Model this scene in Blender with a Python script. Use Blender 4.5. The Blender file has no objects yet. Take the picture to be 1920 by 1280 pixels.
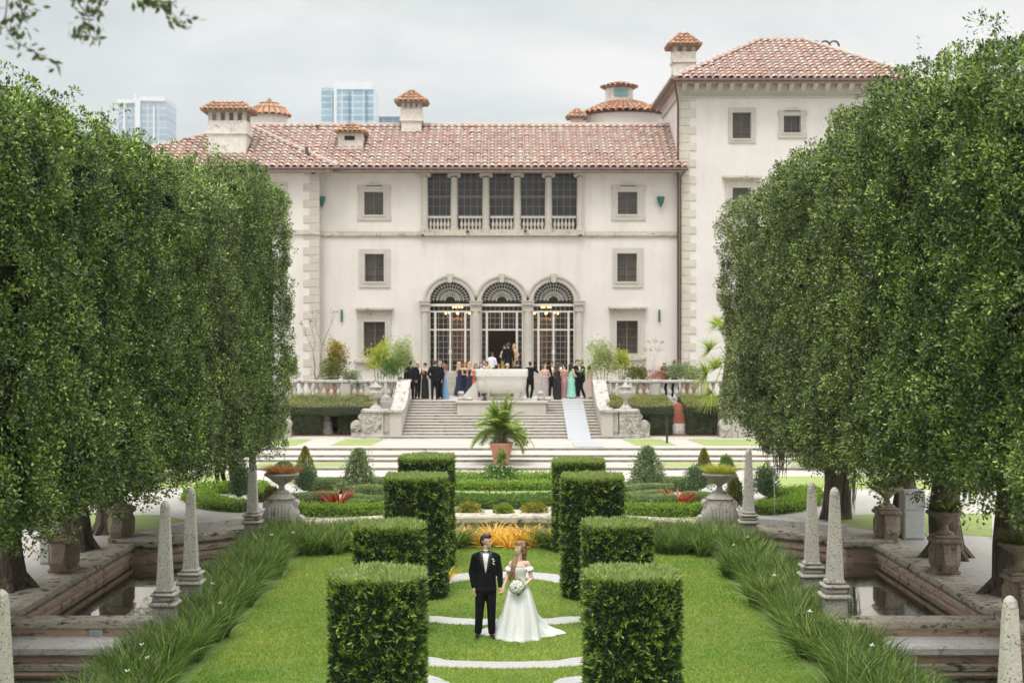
import bpy, math, random
import numpy as np
from mathutils import Vector, Matrix, Euler
from mathutils.geometry import tessellate_polygon
from mathutils.bvhtree import BVHTree
random.seed(7)
PI = math.pi
SC = bpy.context.scene
COL = SC.collection
CAMZ = 5.57
F = 2700.0

def W(px, py, D):
    """a point seen at photo pixel (px, py) and standing D metres away, in metres"""
    return Vector(((px - 945) * D / F, D, CAMZ - (py - 610) * D / F))

def G(px, py, z=0.35):
    D = F * (CAMZ - z) / (py - 610)
    return Vector(((px - 945) * D / F, D, z))

# ------------------------------------------------------------------ objects
def tag(o, label=None, cat=None, group=None, kind=None):
    if label: o['label'] = label
    if cat: o['category'] = cat
    if group: o['group'] = group
    if kind: o['kind'] = kind
    return o

def thing(name, label, cat, loc=(0, 0, 0), group=None, rz=0.0):
    o = bpy.data.objects.new(name, None)
    o.empty_display_size = 0.3
    COL.objects.link(o)
    o.location = loc
    o.rotation_euler = (0, 0, rz)
    return tag(o, label, cat, group)

def root_of(o):
    while o.parent: o = o.parent
    return o

def link(name, me, parent=None):
    o = bpy.data.objects.new(name, me)
    COL.objects.link(o)
    if parent: o.parent = parent
    return o

def copy_thing(o, loc, label, rz=None, scale=None):
    c = o.copy(); COL.objects.link(c)
    c.location = loc
    if rz is not None: c.rotation_euler = (0, 0, rz)
    if scale is not None: c.scale = (scale,) * 3 if isinstance(scale, (int, float)) else scale
    c['label'] = label
    def rec(src, dst):
        for ch in [x for x in src.children]:
            k = ch.copy(); COL.objects.link(k); k.parent = dst
            rec(ch, k)
    rec(o, c)
    return c

def np_mesh(name, V, Fc, mats, mi=None, smooth=False):
    V = np.asarray(V, dtype=np.float32); Fc = np.asarray(Fc, dtype=np.int32)
    me = bpy.data.meshes.new(name)
    n, m, k = len(V), len(Fc), Fc.shape[1]
    me.vertices.add(n); me.vertices.foreach_set('co', V.ravel())
    me.loops.add(m * k); me.loops.foreach_set('vertex_index', Fc.ravel())
    me.polygons.add(m); me.polygons.foreach_set('loop_start', np.arange(0, m * k, k, dtype=np.int32))
    for x in mats: me.materials.append(x)
    if mi is not None: me.polygons.foreach_set('material_index', np.asarray(mi, dtype=np.int32))
    me.polygons.foreach_set('use_smooth', np.full(m, bool(smooth)))
    me.update(calc_edges=True)
    return me

class MB:
    """collects shapes given in world metres (or local, world=False)"""
    def __init__(s): s.v = []; s.f = []; s.m = []; s.cm = 0
    def add(s, vs, fs):
        b = len(s.v); s.v += [tuple(p) for p in vs]
        for f in fs: s.f.append(tuple(b + i for i in f)); s.m.append(s.cm)
        return s
    def box(s, x0, x1, y0, y1, z0, z1):
        vs = [(x0,y0,z0),(x1,y0,z0),(x1,y1,z0),(x0,y1,z0),(x0,y0,z1),(x1,y0,z1),(x1,y1,z1),(x0,y1,z1)]
        return s.add(vs, [(0,3,2,1),(4,5,6,7),(0,1,5,4),(1,2,6,5),(2,3,7,6),(3,0,4,7)])
    def bbox(s, x0, x1, y0, y1, z0, z1, b=0.02):
        """box with chamfered edges"""
        b = min(b, (x1-x0)*.45, (y1-y0)*.45, (z1-z0)*.45)
        pts = []
        import itertools
        cx, cy, cz = (x0+x1)/2, (y0+y1)/2, (z0+z1)/2
        hx, hy, hz = (x1-x0)/2, (y1-y0)/2, (z1-z0)/2
        idx = {}
        for sx in (-1,1):
            for sy in (-1,1):
                for sz in (-1,1):
                    idx[(sx,sy,sz,0)] = len(pts); pts.append((cx+sx*hx, cy+sy*(hy-b), cz+sz*(hz-b)))
                    idx[(sx,sy,sz,1)] = len(pts); pts.append((cx+sx*(hx-b), cy+sy*hy, cz+sz*(hz-b)))
                    idx[(sx,sy,sz,2)] = len(pts); pts.append((cx+sx*(hx-b), cy+sy*(hy-b), cz+sz*hz))
        fs = []
        def q(l): fs.append(tuple(l))
        for sg in (-1,1):
            a=[idx[(sg,i,j,0)] for i,j in ((-1,-1),(1,-1),(1,1),(-1,1))]; q(a if sg>0 else a[::-1])
            a=[idx[(i,sg,j,1)] for i,j in ((-1,-1),(1,-1),(1,1),(-1,1))]; q(a[::-1] if sg>0 else a)
            a=[idx[(i,j,sg,2)] for i,j in ((-1,-1),(1,-1),(1,1),(-1,1))]; q(a if sg>0 else a[::-1])
        for i in (-1,1):
            for j in (-1,1):
                q([idx[(i,j,-1,0)],idx[(i,j,1,0)],idx[(i,j,1,1)],idx[(i,j,-1,1)]])
                q([idx[(i,-1,j,0)],idx[(i,1,j,0)],idx[(i,1,j,2)],idx[(i,-1,j,2)]])
                q([idx[(-1,i,j,1)],idx[(1,i,j,1)],idx[(1,i,j,2)],idx[(-1,i,j,2)]])
                for k in (-1,1): q([idx[(i,j,k,0)],idx[(i,j,k,1)],idx[(i,j,k,2)]])
        return s.add(pts, fs)
    def lathe(s, prof, c, n=16, sx=1.0, sy=1.0, cap=True, rot=0.0, lobes=0, amp=0.0):
        vs = []; fs = []
        for (r, z) in prof:
            for i in range(n):
                a = 2*PI*i/n + rot
                rr = r * (1 + amp*math.cos(lobes*a)) if lobes else r
                vs.append((c[0]+rr*sx*math.cos(a), c[1]+rr*sy*math.sin(a), c[2]+z))
        for k in range(len(prof)-1):
            for i in range(n):
                j = (i+1) % n
                fs.append((k*n+i, k*n+j, (k+1)*n+j, (k+1)*n+i))
        if cap:
            fs.append(tuple(range(n-1, -1, -1)))
            fs.append(tuple((len(prof)-1)*n+i for i in range(n)))
        return s.add(vs, fs)
    def prism(s, poly, y0, y1):
        """poly of (x,z) extruded along y"""
        n = len(poly)
        vs = [(p[0], y0, p[1]) for p in poly] + [(p[0], y1, p[1]) for p in poly]
        fs = [(i, (i+1) % n, n+(i+1) % n, n+i) for i in range(n)]
        tri = tessellate_polygon([[Vector((p[0], p[1], 0)) for p in poly]])
        fs += [tuple(t) for t in tri] + [tuple(n+i for i in t[::-1]) for t in tri]
        return s.add(vs, fs)
    def prismx(s, poly, x0, x1):
        """poly of (y,z) extruded along x"""
        n = len(poly)
        vs = [(x0, p[0], p[1]) for p in poly] + [(x1, p[0], p[1]) for p in poly]
        fs = [(i, (i+1) % n, n+(i+1) % n, n+i) for i in range(n)]
        tri = tessellate_polygon([[Vector((p[0], p[1], 0)) for p in poly]])
        fs += [tuple(t) for t in tri] + [tuple(n+i for i in t[::-1]) for t in tri]
        return s.add(vs, fs)
    def prismz(s, poly, z0, z1):
        n = len(poly)
        vs = [(p[0], p[1], z0) for p in poly] + [(p[0], p[1], z1) for p in poly]
        fs = [(i, (i+1) % n, n+(i+1) % n, n+i) for i in range(n)]
        tri = tessellate_polygon([[Vector((p[0], p[1], 0)) for p in poly]])
        fs += [tuple(t) for t in tri] + [tuple(n+i for i in t[::-1]) for t in tri]
        return s.add(vs, fs)
    def sheet(s, rings, z):
        """flat sheet: rings[0] outline, others holes, (x,y) points"""
        allp = [p for r in rings for p in r]
        tri = tessellate_polygon([[Vector((p[0], p[1], 0)) for p in r] for r in rings])
        vs = [(p[0], p[1], z) for p in allp]
        fs = []
        for t in tri:
            a, b, c = (allp[i] for i in t)
            cr = (b[0]-a[0])*(c[1]-a[1])-(b[1]-a[1])*(c[0]-a[0])
            fs.append(tuple(t) if cr > 0 else tuple(t[::-1]))
        return s.add(vs, fs)
    def tube(s, pts, rad, n=8, cap=True):
        pts = [Vector(p) for p in pts]
        if not isinstance(rad, (list, tuple)): rad = [rad]*len(pts)
        vs = []; fs = []
        up = None
        for i, p in enumerate(pts):
            d = (pts[min(i+1, len(pts)-1)] - pts[max(i-1, 0)]).normalized()
            if up is None:
                up = Vector((0,0,1)) if abs(d.z) < .9 else Vector((1,0,0))
            u = d.cross(up).normalized(); v = u.cross(d).normalized(); up = v
            for k in range(n):
                a = 2*PI*k/n
                vs.append(p + u*math.cos(a)*rad[i] + v*math.sin(a)*rad[i])
        for i in range(len(pts)-1):
            for k in range(n):
                j = (k+1) % n
                fs.append((i*n+k, i*n+j, (i+1)*n+j, (i+1)*n+k))
        if cap:
            fs.append(tuple(range(n-1,-1,-1))); fs.append(tuple((len(pts)-1)*n+k for k in range(n)))
        return s.add(vs, fs)
    def build(s, name, mat, parent=None, smooth=False, world=True):
        vs = s.v
        if parent is not None and world:
            L = root_of(parent).location
            vs = [(p[0]-L[0], p[1]-L[1], p[2]-L[2]) for p in vs]
        me = bpy.data.meshes.new(name)
        me.from_pydata(vs, [], s.f)
        for m in (mat if isinstance(mat, (list, tuple)) else [mat]): me.materials.append(m)
        if any(s.m): me.polygons.foreach_set('material_index', s.m)
        if smooth:
            me.polygons.foreach_set('use_smooth', [True]*len(me.polygons))
            me.update()
            me.set_sharp_from_angle(angle=math.radians(smooth if smooth is not True else 40))
        me.update()
        return link(name, me, parent)

# ------------------------------------------------------------------ numpy noise
def _hash(i, j, k, seed):
    h = (i*374761393 + j*668265263 + k*2147483647 + seed*974634777) & 0xffffffff
    h = (h ^ (h >> 13)) * 1274126177 & 0xffffffff
    return ((h ^ (h >> 16)) & 0xffff) / 65535.0

_ROT = np.array(Euler((.61, .83, 1.07)).to_matrix())
def vnoise(P, scale=1.0, seed=0):
    P = (np.asarray(P, dtype=np.float64) @ _ROT) * scale
    I = np.floor(P).astype(np.int64); f = P - I; f = f*f*(3-2*f)
    r = 0
    for dx in (0,1):
        for dy in (0,1):
            for dz in (0,1):
                w = (f[:,0] if dx else 1-f[:,0])*(f[:,1] if dy else 1-f[:,1])*(f[:,2] if dz else 1-f[:,2])
                r = r + w*_hash(I[:,0]+dx, I[:,1]+dy, I[:,2]+dz, seed)
    return r

def unit(a): return a / (np.linalg.norm(a, axis=1, keepdims=True) + 1e-9)

def leaves(P, Dr, N, L, Wd, rng, fold=0.0):
    """pointed leaf quads: base at P, pointing along Dr, face normal near N"""
    Dr = unit(Dr); S = unit(np.cross(Dr, N)); n = len(P)
    L = np.broadcast_to(np.asarray(L), (n,))[:, None]; Wd = np.broadcast_to(np.asarray(Wd), (n,))[:, None]
    N2 = unit(np.cross(S, Dr))
    a = P; b = P + Dr*L*.5 + S*Wd*.5 + N2*Wd*fold; c = P + Dr*L; d = P + Dr*L*.5 - S*Wd*.5 + N2*Wd*fold
    V = np.stack([a, b, c, d], axis=1).reshape(-1, 3)
    Fq = np.arange(n*4).reshape(-1, 4)
    return V, Fq

def blades(P, Dr, L, Wd, droop, rng, seg=3):
    """arching grass blades: quads narrowing to the tip"""
    n = len(P); Dr = unit(Dr)
    side = unit(np.cross(Dr, rng.normal(size=(n,3))*.3 + np.array([0,0,1.0])) + 1e-6)
    out = Dr*np.array([1,1,0]); out = unit(out + 1e-6)
    L = np.broadcast_to(np.asarray(L), (n,))[:, None]; Wd = np.broadcast_to(np.asarray(Wd), (n,))[:, None]
    droop = np.broadcast_to(np.asarray(droop), (n,))[:, None]
    rows = []
    for k in range(seg+1):
        t = k/seg
        c = P + Dr*L*t + out*L*droop*t*t*.5 - np.array([0,0,1.0])*L*droop*t*t*.55
        w = Wd*(1-t*.92)*.5
        rows.append(np.stack([c-side*w, c+side*w], axis=1))
    V = np.stack(rows, axis=1).reshape(n, (seg+1)*2, 3)
    base = (np.arange(n)*(seg+1)*2)[:, None]
    Fs = []
    for k in range(seg):
        Fs.append(base + np.array([[2*k, 2*k+1, 2*k+3, 2*k+2]]))
    return V.reshape(-1, 3), np.concatenate(Fs, axis=0)

def merge(parts):
    """parts of (V, F, matindex)"""
    Vs, Fs, Ms = [], [], []; b = 0
    for V, Fq, m in parts:
        if len(V) == 0: continue
        Vs.append(V); Fs.append(Fq + b); Ms.append(np.full(len(Fq), m)); b += len(V)
    return np.concatenate(Vs), np.concatenate(Fs), np.concatenate(Ms)
# ------------------------------------------------------------------ materials
def newmat(name):
    m = bpy.data.materials.new(name); m.use_nodes = True
    nt = m.node_tree; b = nt.nodes['Principled BSDF']
    return m, nt, b
def _n(nt, t, **kw):
    n = nt.nodes.new(t)
    for k, v in kw.items():
        if k in n.inputs: n.inputs[k].default_value = v
        else: setattr(n, k, v)
    return n
def ramp(nt, fac, stops):
    r = nt.nodes.new('ShaderNodeValToRGB')
    e = r.color_ramp.elements
    while len(e) < len(stops): e.new(0.5)
    for i, (p, c) in enumerate(stops):
        e[i].position = p; e[i].color = (*c, 1) if len(c) == 3 else c
    nt.links.new(fac, r.inputs[0])
    return r.outputs[0]
def noise(nt, scale, detail=4, rough=.6, vec=None, dist=0):
    n = _n(nt, 'ShaderNodeTexNoise'); n.inputs['Scale'].default_value = scale
    n.inputs['Detail'].default_value = detail; n.inputs['Roughness'].default_value = rough
    n.inputs['Distortion'].default_value = dist
    if vec is not None: nt.links.new(vec, n.inputs['Vector'])
    return n.outputs[0]
def objco(nt, scale=(1,1,1), world=False):
    t = nt.nodes.new('ShaderNodeTexCoord') if not world else nt.nodes.new('ShaderNodeNewGeometry')
    out = t.outputs['Position'] if world else t.outputs['Object']
    if scale == (1,1,1): return out
    mp = nt.nodes.new('ShaderNodeMapping'); mp.inputs['Scale'].default_value = scale
    nt.links.new(out, mp.inputs[0]); return mp.outputs[0]
def mixc(nt, fac, a, b, mode='MIX'):
    m = nt.nodes.new('ShaderNodeMix'); m.data_type = 'RGBA'; m.blend_type = mode
    for sock, v in ((m.inputs[0], fac), (m.inputs[6], a), (m.inputs[7], b)):
        if hasattr(v, 'is_linked') or hasattr(v, 'links'): nt.links.new(v, sock)
        elif isinstance(v, (int, float)): sock.default_value = v
        else: sock.default_value = (*v, 1)
    return m.outputs[2]
def bump(nt, b, h, strength=.3, dist=.02):
    bp = nt.nodes.new('ShaderNodeBump'); bp.inputs['Strength'].default_value = strength
    bp.inputs['Distance'].default_value = dist
    nt.links.new(h, bp.inputs['Height']); nt.links.new(bp.outputs[0], b.inputs['Normal'])

def stone(name, c1, c2, scale=2.0, rough=.85, spots=None, spot_amt=.55, spot_scale=9, bumps=.4, bdist=.02, stretch=(1,1,1), pits=False):
    m, nt, b = newmat(name)
    co = objco(nt, stretch, world=True)
    n1 = noise(nt, scale, 6, .62, co)
    col = ramp(nt, n1, [(.3, c1), (.7, c2)])
    n2 = noise(nt, scale*11, 5, .7, co)
    col = mixc(nt, .35, col, ramp(nt, n2, [(.35, tuple(x*.62 for x in c1)), (.6, c2)]))
    if spots:
        n3 = noise(nt, spot_scale, 6, .75, co, .4)
        f = ramp(nt, n3, [(spot_amt, (0,0,0)), (spot_amt+.1, (1,1,1))])
        col = mixc(nt, f, col, spots)
    nt.links.new(col, b.inputs['Base Color']); b.inputs['Roughness'].default_value = rough
    h = n2
    if pits:
        vo = nt.nodes.new('ShaderNodeTexVoronoi'); vo.inputs['Scale'].default_value = 24
        nt.links.new(co, vo.inputs['Vector'])
        n4 = noise(nt, 7, 3, .6, co)
        f1 = ramp(nt, vo.outputs['Distance'], [(.14, (1,1,1)), (.34, (0,0,0))])
        f2 = ramp(nt, n4, [(.40, (0,0,0)), (.50, (1,1,1))])
        mm = mixc(nt, 1.0, f1, f2, 'MULTIPLY')
        col = mixc(nt, mm, col, (.075, .06, .045))
        nt.links.new(col, b.inputs['Base Color'])
    bump(nt, b, h, bumps, bdist)
    return m

def plain(name, c, rough=.6, metal=0, var=.12, scale=8, spec=.5, emit=None, es=0):
    m, nt, b = newmat(name)
    n1 = noise(nt, scale, 4, .6, objco(nt))
    col = ramp(nt, n1, [(.3, tuple(x*(1-var) for x in c)), (.7, tuple(min(1, x*(1+var)) for x in c))])
    nt.links.new(col, b.inputs['Base Color'])
    b.inputs['Roughness'].default_value = rough; b.inputs['Metallic'].default_value = metal
    b.inputs['Specular IOR Level'].default_value = spec
    if emit:
        b.inputs['Emission Color'].default_value = (*emit, 1); b.inputs['Emission Strength'].default_value = es
    return m

def leafmat(name, stops, rough=.45, trans=.25, nscale=.8, namt=.5, spec=.35, ntint=((.55,.6,.5),(1.3,1.25,1.1)), patch=None):
    """foliage: colour differs from leaf to leaf and in patches"""
    m, nt, b = newmat(name)
    g = nt.nodes.new('ShaderNodeNewGeometry')
    col = ramp(nt, g.outputs['Random Per Island'], stops)
    n1 = noise(nt, nscale, 3, .6, g.outputs['Position'])
    tint = ramp(nt, n1, [(.32, ntint[0]), (.68, ntint[1])])
    col = mixc(nt, namt, col, tint, 'MULTIPLY')
    if patch:
        n2 = noise(nt, patch[0], 5, .7, g.outputs['Position'])
        col = mixc(nt, ramp(nt, n2, [(patch[1], (0,0,0)), (patch[1]+.16, (.75,.75,.75))]), col, patch[2])
    nt.links.new(col, b.inputs['Base Color'])
    b.inputs['Roughness'].default_value = rough; b.inputs['Specular IOR Level'].default_value = spec
    if trans:
        t = nt.nodes.new('ShaderNodeBsdfTranslucent')
        tc = mixc(nt, 1.0, col, (1.25, 1.35, .6), 'MULTIPLY')
        nt.links.new(tc, t.inputs['Color'])
        mx = nt.nodes.new('ShaderNodeMixShader'); mx.inputs[0].default_value = trans
        nt.links.new(b.outputs[0], mx.inputs[1]); nt.links.new(t.outputs[0], mx.inputs[2])
        nt.links.new(mx.outputs[0], nt.nodes['Material Output'].inputs['Surface'])
    return m

def tilemat(name, stops, lichen=(.42,.4,.35), la=.55):
    m, nt, b = newmat(name)
    g = nt.nodes.new('ShaderNodeNewGeometry')
    col = ramp(nt, g.outputs['Random Per Island'], stops)
    n1 = noise(nt, 5, 5, .75, g.outputs['Position'])
    f = ramp(nt, n1, [(la-.08, (0,0,0)), (la+.14, (.5,.5,.5))])
    col = mixc(nt, f, col, lichen)
    n2 = noise(nt, .35, 3, .6, g.outputs['Position'])
    col = mixc(nt, .5, col, ramp(nt, n2, [(.3, (.75,.7,.68)), (.7, (1.15,1.12,1.1))]), 'MULTIPLY')
    nt.links.new(col, b.inputs['Base Color']); b.inputs['Roughness'].default_value = .8
    return m

M = {}
def stucco(name, c1, c2):
    m, nt, b = newmat(name)
    co = objco(nt, (1,1,1), world=True)
    n1 = noise(nt, .55, 7, .65, co)
    col = ramp(nt, n1, [(.3, c1), (.68, c2)])
    cs = objco(nt, (1.6, 1.6, .16), world=True)
    n2 = noise(nt, .9, 6, .7, cs)
    f = ramp(nt, n2, [(.52, (0,0,0)), (.82, (.5,.5,.5))])
    col = mixc(nt, f, col, (.46, .40, .34))
    n3 = noise(nt, 3.2, 8, .75, co)
    f3 = ramp(nt, n3, [(.6, (0,0,0)), (.72, (.45,.45,.45))])
    col = mixc(nt, f3, col, (.42, .385, .35))
    nt.links.new(col, b.inputs['Base Color']); b.inputs['Roughness'].default_value = .92
    bump(nt, b, noise(nt, 14, 6, .7, co), .25, .015)
    return m
M['stucco'] = stucco('stucco', (.585,.535,.49), (.66,.615,.57))
M['tower_stucco'] = stucco('tower_stucco', (.585,.54,.50), (.66,.622,.585))
M['trim'] = stone('trim_stone', (.43,.39,.335), (.52,.48,.42), 1.6, .85, (.34,.31,.25), .62, 5, .3)
M['trim_lichen'] = stone('balustrade_stone', (0.344,0.312,0.271), (0.541,0.500,0.451), 1.8, .9, (.11,.1,.085), .53, 4.5, .5)
M['quoin'] = stone('quoin_stone', (.47,.42,.35), (.60,.55,.47), 1.2, .9, (.3,.28,.24), .6, 3, .5)
M['step'] = stone('step_stone', (0.384,0.348,0.300), (0.480,0.444,0.392), .9, .85, (.3,.27,.22), .6, 2.2, .35, stretch=(.5,1,2.5))
M['riser'] = stone('riser_stone', (0.306,0.270,0.225), (0.477,0.432,0.369), 2.0, .9, (.17,.15,.12), .5, 5, .4, stretch=(.6,1,2))
M['coral'] = stone('coral_rock', (.46,.42,.36), (.62,.58,.51), 2.2, .9, (.16,.14,.11), .62, 7, .6, .03, pits=True)
M['coral_dark'] = stone('weathered_coral_rock', (.15,.115,.075), (.31,.25,.175), 2.4, .92, (.07,.06,.045), .5, 5, .8, .04, pits=True)
M['coping'] = stone('coping_stone', (.45,.38,.29), (.72,.63,.51), 1.5, .92, (.07,.06,.045), .52, 4, .9, .04, stretch=(1,1,2.2))
M['coping_light'] = stone('ledge_stone', (.62,.58,.52), (.80,.76,.70), 1.1, .92, (.13,.12,.1), .58, 4, .6, .03)
M['pinkwall'] = stone('pink_plaster', (.52,.42,.32), (.74,.47,.35), .8, .9, (.16,.13,.1), .53, 3, .5, .02, stretch=(.7,1,2.4))
M['gravel'] = stone('gravel', (0.404,0.365,0.327), (0.482,0.447,0.404), .5, .95, (.45,.42,.38), .62, 30, .5, .01)
M['white_gravel'] = stone('white_gravel', (0.450,0.432,0.405), (0.684,0.666,0.639), 30, .95, (.2,.18,.15), .62, 45, .8, .02)
M['soil'] = stone('soil', (.05,.035,.022), (.10,.065,.04), 5, .95)
M['redsoil'] = stone('red_soil', (.14,.06,.04), (.22,.10,.07), 3, .95)
M['terracotta'] = stone('terracotta', (.50,.22,.13), (.62,.31,.20), 3, .75, (.62,.50,.42), .66, 6, .2)
M['coralpink'] = stone('coral_pink_plaster', (.45,.13,.09), (.56,.19,.13), 1.5, .9, (.35,.1,.07), .6, 4, .3)
M['roof'] = tilemat('roof_tile', [(0, (0.372, 0.22, 0.177)), (0.35, (0.536, 0.314, 0.244)), (0.65, (0.561, 0.395, 0.319)), (0.85, (0.454, 0.349, 0.295)), (1, (0.537, 0.459, 0.391))])
M['roof_orange'] = tilemat('cap_tile', [(0,(.33,.12,.06)), (.4,(.50,.22,.11)), (.75,(.46,.27,.17)), (1,(.28,.17,.11))], (.17,.15,.10), .5)
M['mortar'] = stone('roof_mortar', (.24,.17,.145), (.38,.29,.25), 3, .95)
M['ridge'] = stone('ridge_tile', (.36,.27,.23), (.52,.44,.38), 3, .9)
M['gutter'] = plain('brown_gutter', (.09,.045,.035), .5)
M['dark'] = plain('dark_interior', (.018,.014,.012), .9)
M['darkwood'] = plain('dark_wood', (.055,.04,.03), .6)
M['shutter'] = stone('brown_screen', (.085,.07,.058), (.15,.125,.105), 2.2, .5, None, stretch=(1,1,.5))
M['whitepaint'] = plain('white_paint', (0.634,0.604,0.529), .5)
M['verdigris'] = plain('green_bronze', (.02,.11,.08), .5)
M['teal'] = plain('teal_glass', (.16,.28,.28), .25)
M['metal_dark'] = plain('black_metal', (.02,.02,.02), .5)
M['ramp'] = plain('ramp_sheet', (0.360,0.367,0.382), .6, var=.04)
M['ochre'] = plain('ochre_wall', (.30,.17,.07), .8)
M['greybox'] = plain('grey_cabinet', (.50,.50,.47), .5)
M['bulb'] = plain('lamp_bulb', (1,.8,.5), .5, emit=(1,.50,.18), es=5)
def glassmat():
    m, nt, b = newmat('window_glass')
    tr = nt.nodes.new('ShaderNodeBsdfTransparent'); tr.inputs[0].default_value = (.9,.9,.88,1)
    gl = nt.nodes.new('ShaderNodeBsdfGlossy'); gl.inputs['Roughness'].default_value = .03
    fr = nt.nodes.new('ShaderNodeFresnel'); fr.inputs[0].default_value = 1.28
    mx = nt.nodes.new('ShaderNodeMixShader')
    nt.links.new(fr.outputs[0], mx.inputs[0]); nt.links.new(tr.outputs[0], mx.inputs[1]); nt.links.new(gl.outputs[0], mx.inputs[2])
    nt.links.new(mx.outputs[0], nt.nodes['Material Output'].inputs['Surface'])
    return m
M['glass'] = glassmat()
def watermat():
    m, nt, b = newmat('pool_water')
    co = objco(nt, (1,1,1), world=True)
    c = ramp(nt, noise(nt, .5, 3, .6, co), [(.35, (.012,.016,.007)), (.7, (.045,.05,.018))])
    nt.links.new(c, b.inputs['Base Color'])
    b.inputs['Roughness'].default_value = .03; b.inputs['IOR'].default_value = 1.55
    b.inputs['Specular IOR Level'].default_value = 1.0
    b.inputs['Coat Weight'].default_value = 1.0; b.inputs['Coat Roughness'].default_value = .02
    bump(nt, b, noise(nt, 3.5, 3, .5, objco(nt, (.6,1.6,1), world=True)), .35, .02)
    return m
M['water'] = watermat()
def barkmat(name, c1, c2):
    m, nt, b = newmat(name)
    co = objco(nt, (6,6,1.0), world=True)
    n1 = noise(nt, 2.4, 6, .7, co, .6)
    nt.links.new(ramp(nt, n1, [(.35, c1), (.68, c2)]), b.inputs['Base Color'])
    b.inputs['Roughness'].default_value = .95
    bump(nt, b, n1, 1.0, .06)
    return m
M['bark'] = barkmat('bark', (.05,.037,.027), (.23,.18,.13))
M['moss'] = barkmat('hanging_roots', (.09,.075,.05), (.30,.26,.19))
M['twig'] = barkmat('twig', (.16,.12,.07), (.34,.28,.18))

M['fig_leaf'] = leafmat('fig_leaf', [(0, (0.016, 0.028, 0.006)), (0.5, (0.084, 0.14, 0.028)), (0.8, (0.21, 0.319, 0.065)), (1, (0.5, 0.607, 0.185))], .4, .22, 1.1, .85, .5, ((.3,.36,.3),(1.6,1.5,1.35)))  # palest stop paints leaf glints, dark stop and tint paint shaded gaps
M['fig_leaf_b'] = leafmat('fig_leaf_olive', [(0, (0.025, 0.034, 0.012)), (0.5, (0.125, 0.162, 0.053)), (0.8, (0.265, 0.327, 0.113)), (1, (0.534, 0.607, 0.25))], .4, .22, 1.1, .8, .5, ((.36,.4,.36),(1.5,1.45,1.35)))  # olive version, glints and gap shade again put into the colour
M['inner'] = leafmat('inner_shade_core', [(0,(.012,.018,.008)), (1,(.022,.03,.012))], .9, 0, 2, .5, .1)  # near-black core: shade between the leaves put into its colour
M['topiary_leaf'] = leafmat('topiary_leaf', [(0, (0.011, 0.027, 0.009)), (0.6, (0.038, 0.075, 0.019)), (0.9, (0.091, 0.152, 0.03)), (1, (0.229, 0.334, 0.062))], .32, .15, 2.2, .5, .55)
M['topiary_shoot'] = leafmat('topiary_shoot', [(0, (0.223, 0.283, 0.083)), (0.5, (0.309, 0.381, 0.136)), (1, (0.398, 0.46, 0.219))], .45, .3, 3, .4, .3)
M['lawn_blade'] = leafmat('lawn_blade', [(0, (0.127, 0.224, 0.03)), (0.5, (0.216, 0.34, 0.042)), (0.85, (0.32, 0.425, 0.077)), (1, (0.515, 0.468, 0.172))], .6, .35, .32, .95, .2, ((.72,.85,.7),(1.5,1.2,1.4)), (.75, .56, (.42,.42,.16)))
M['lawn'] = stone('lawn_ground', (.10,.17,.03), (.17,.26,.055), .7, .95, (.18,.18,.07), .6, 3)
M['lawn_far'] = stone('far_lawn', (.19,.25,.06), (.29,.34,.11), .6, .95, (.32,.33,.14), .6, 5, stretch=(1,1,1))
M['border_blade'] = leafmat('border_blade', [(0, (0.037, 0.079, 0.013)), (0.5, (0.102, 0.179, 0.031)), (0.8, (0.212, 0.31, 0.065)), (1, (0.554, 0.594, 0.231))], .4, .3, 1.0, .5, .4)
M['hedge_leaf'] = leafmat('low_hedge_leaf', [(0, (0.155, 0.224, 0.068)), (0.5, (0.248, 0.329, 0.11)), (1, (0.387, 0.463, 0.166))], .5, .2, 1.5, .4, .3)
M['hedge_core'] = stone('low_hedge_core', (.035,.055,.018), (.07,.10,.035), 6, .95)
M['lime_leaf'] = leafmat('lime_leaf', [(0,(.13,.24,.02)), (.5,(.24,.37,.045)), (1,(.38,.48,.10))], .5, .35, 2, .45, .3)
M['gold_leaf'] = leafmat('gold_leaf', [(0,(.16,.15,.015)), (.5,(.30,.27,.03)), (1,(.42,.38,.08))], .5, .3, 2.5, .5, .3)
M['grey_leaf'] = leafmat('greygreen_leaf', [(0, (0.084, 0.138, 0.06)), (0.5, (0.182, 0.25, 0.12)), (0.8, (0.28, 0.338, 0.17)), (1, (0.588, 0.575, 0.36))], .5, .2, 2.5, .4, .4)
M['olive_leaf'] = leafmat('olive_leaf', [(0,(.09,.11,.02)), (.5,(.17,.19,.04)), (1,(.27,.28,.08))], .5, .25, 2.5, .5, .3)
M['pale_leaf'] = leafmat('pale_leaf', [(0, (0.21, 0.252, 0.095)), (0.5, (0.357, 0.41, 0.179)), (1, (0.546, 0.578, 0.315))], .5, .3, 2.5, .4, .3)
M['yellow_leaf'] = leafmat('yellow_leaf', [(0,(.30,.32,.04)), (.5,(.46,.46,.07)), (1,(.6,.56,.16))], .5, .35, 2.5, .4, .3)
M['orange_blade'] = leafmat('orange_blade', [(0, (0.63, 0.252, 0.032)), (0.4, (0.819, 0.441, 0.053)), (0.8, (0.892, 0.609, 0.116)), (1, (0.578, 0.504, 0.084))], .45, .35, 4, .35, .4, ((.8,.75,.7),(1.2,1.2,1.2)))
M['red_blade'] = leafmat('red_blade', [(0,(.25,.015,.025)), (.5,(.42,.03,.045)), (.85,(.50,.09,.09)), (1,(.62,.32,.26))], .4, .3, 4, .35, .4)
M['redorange_blade'] = leafmat('redorange_blade', [(0,(.36,.10,.05)), (.6,(.52,.22,.10)), (1,(.5,.42,.14))], .4, .3, 4, .35, .4)
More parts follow.
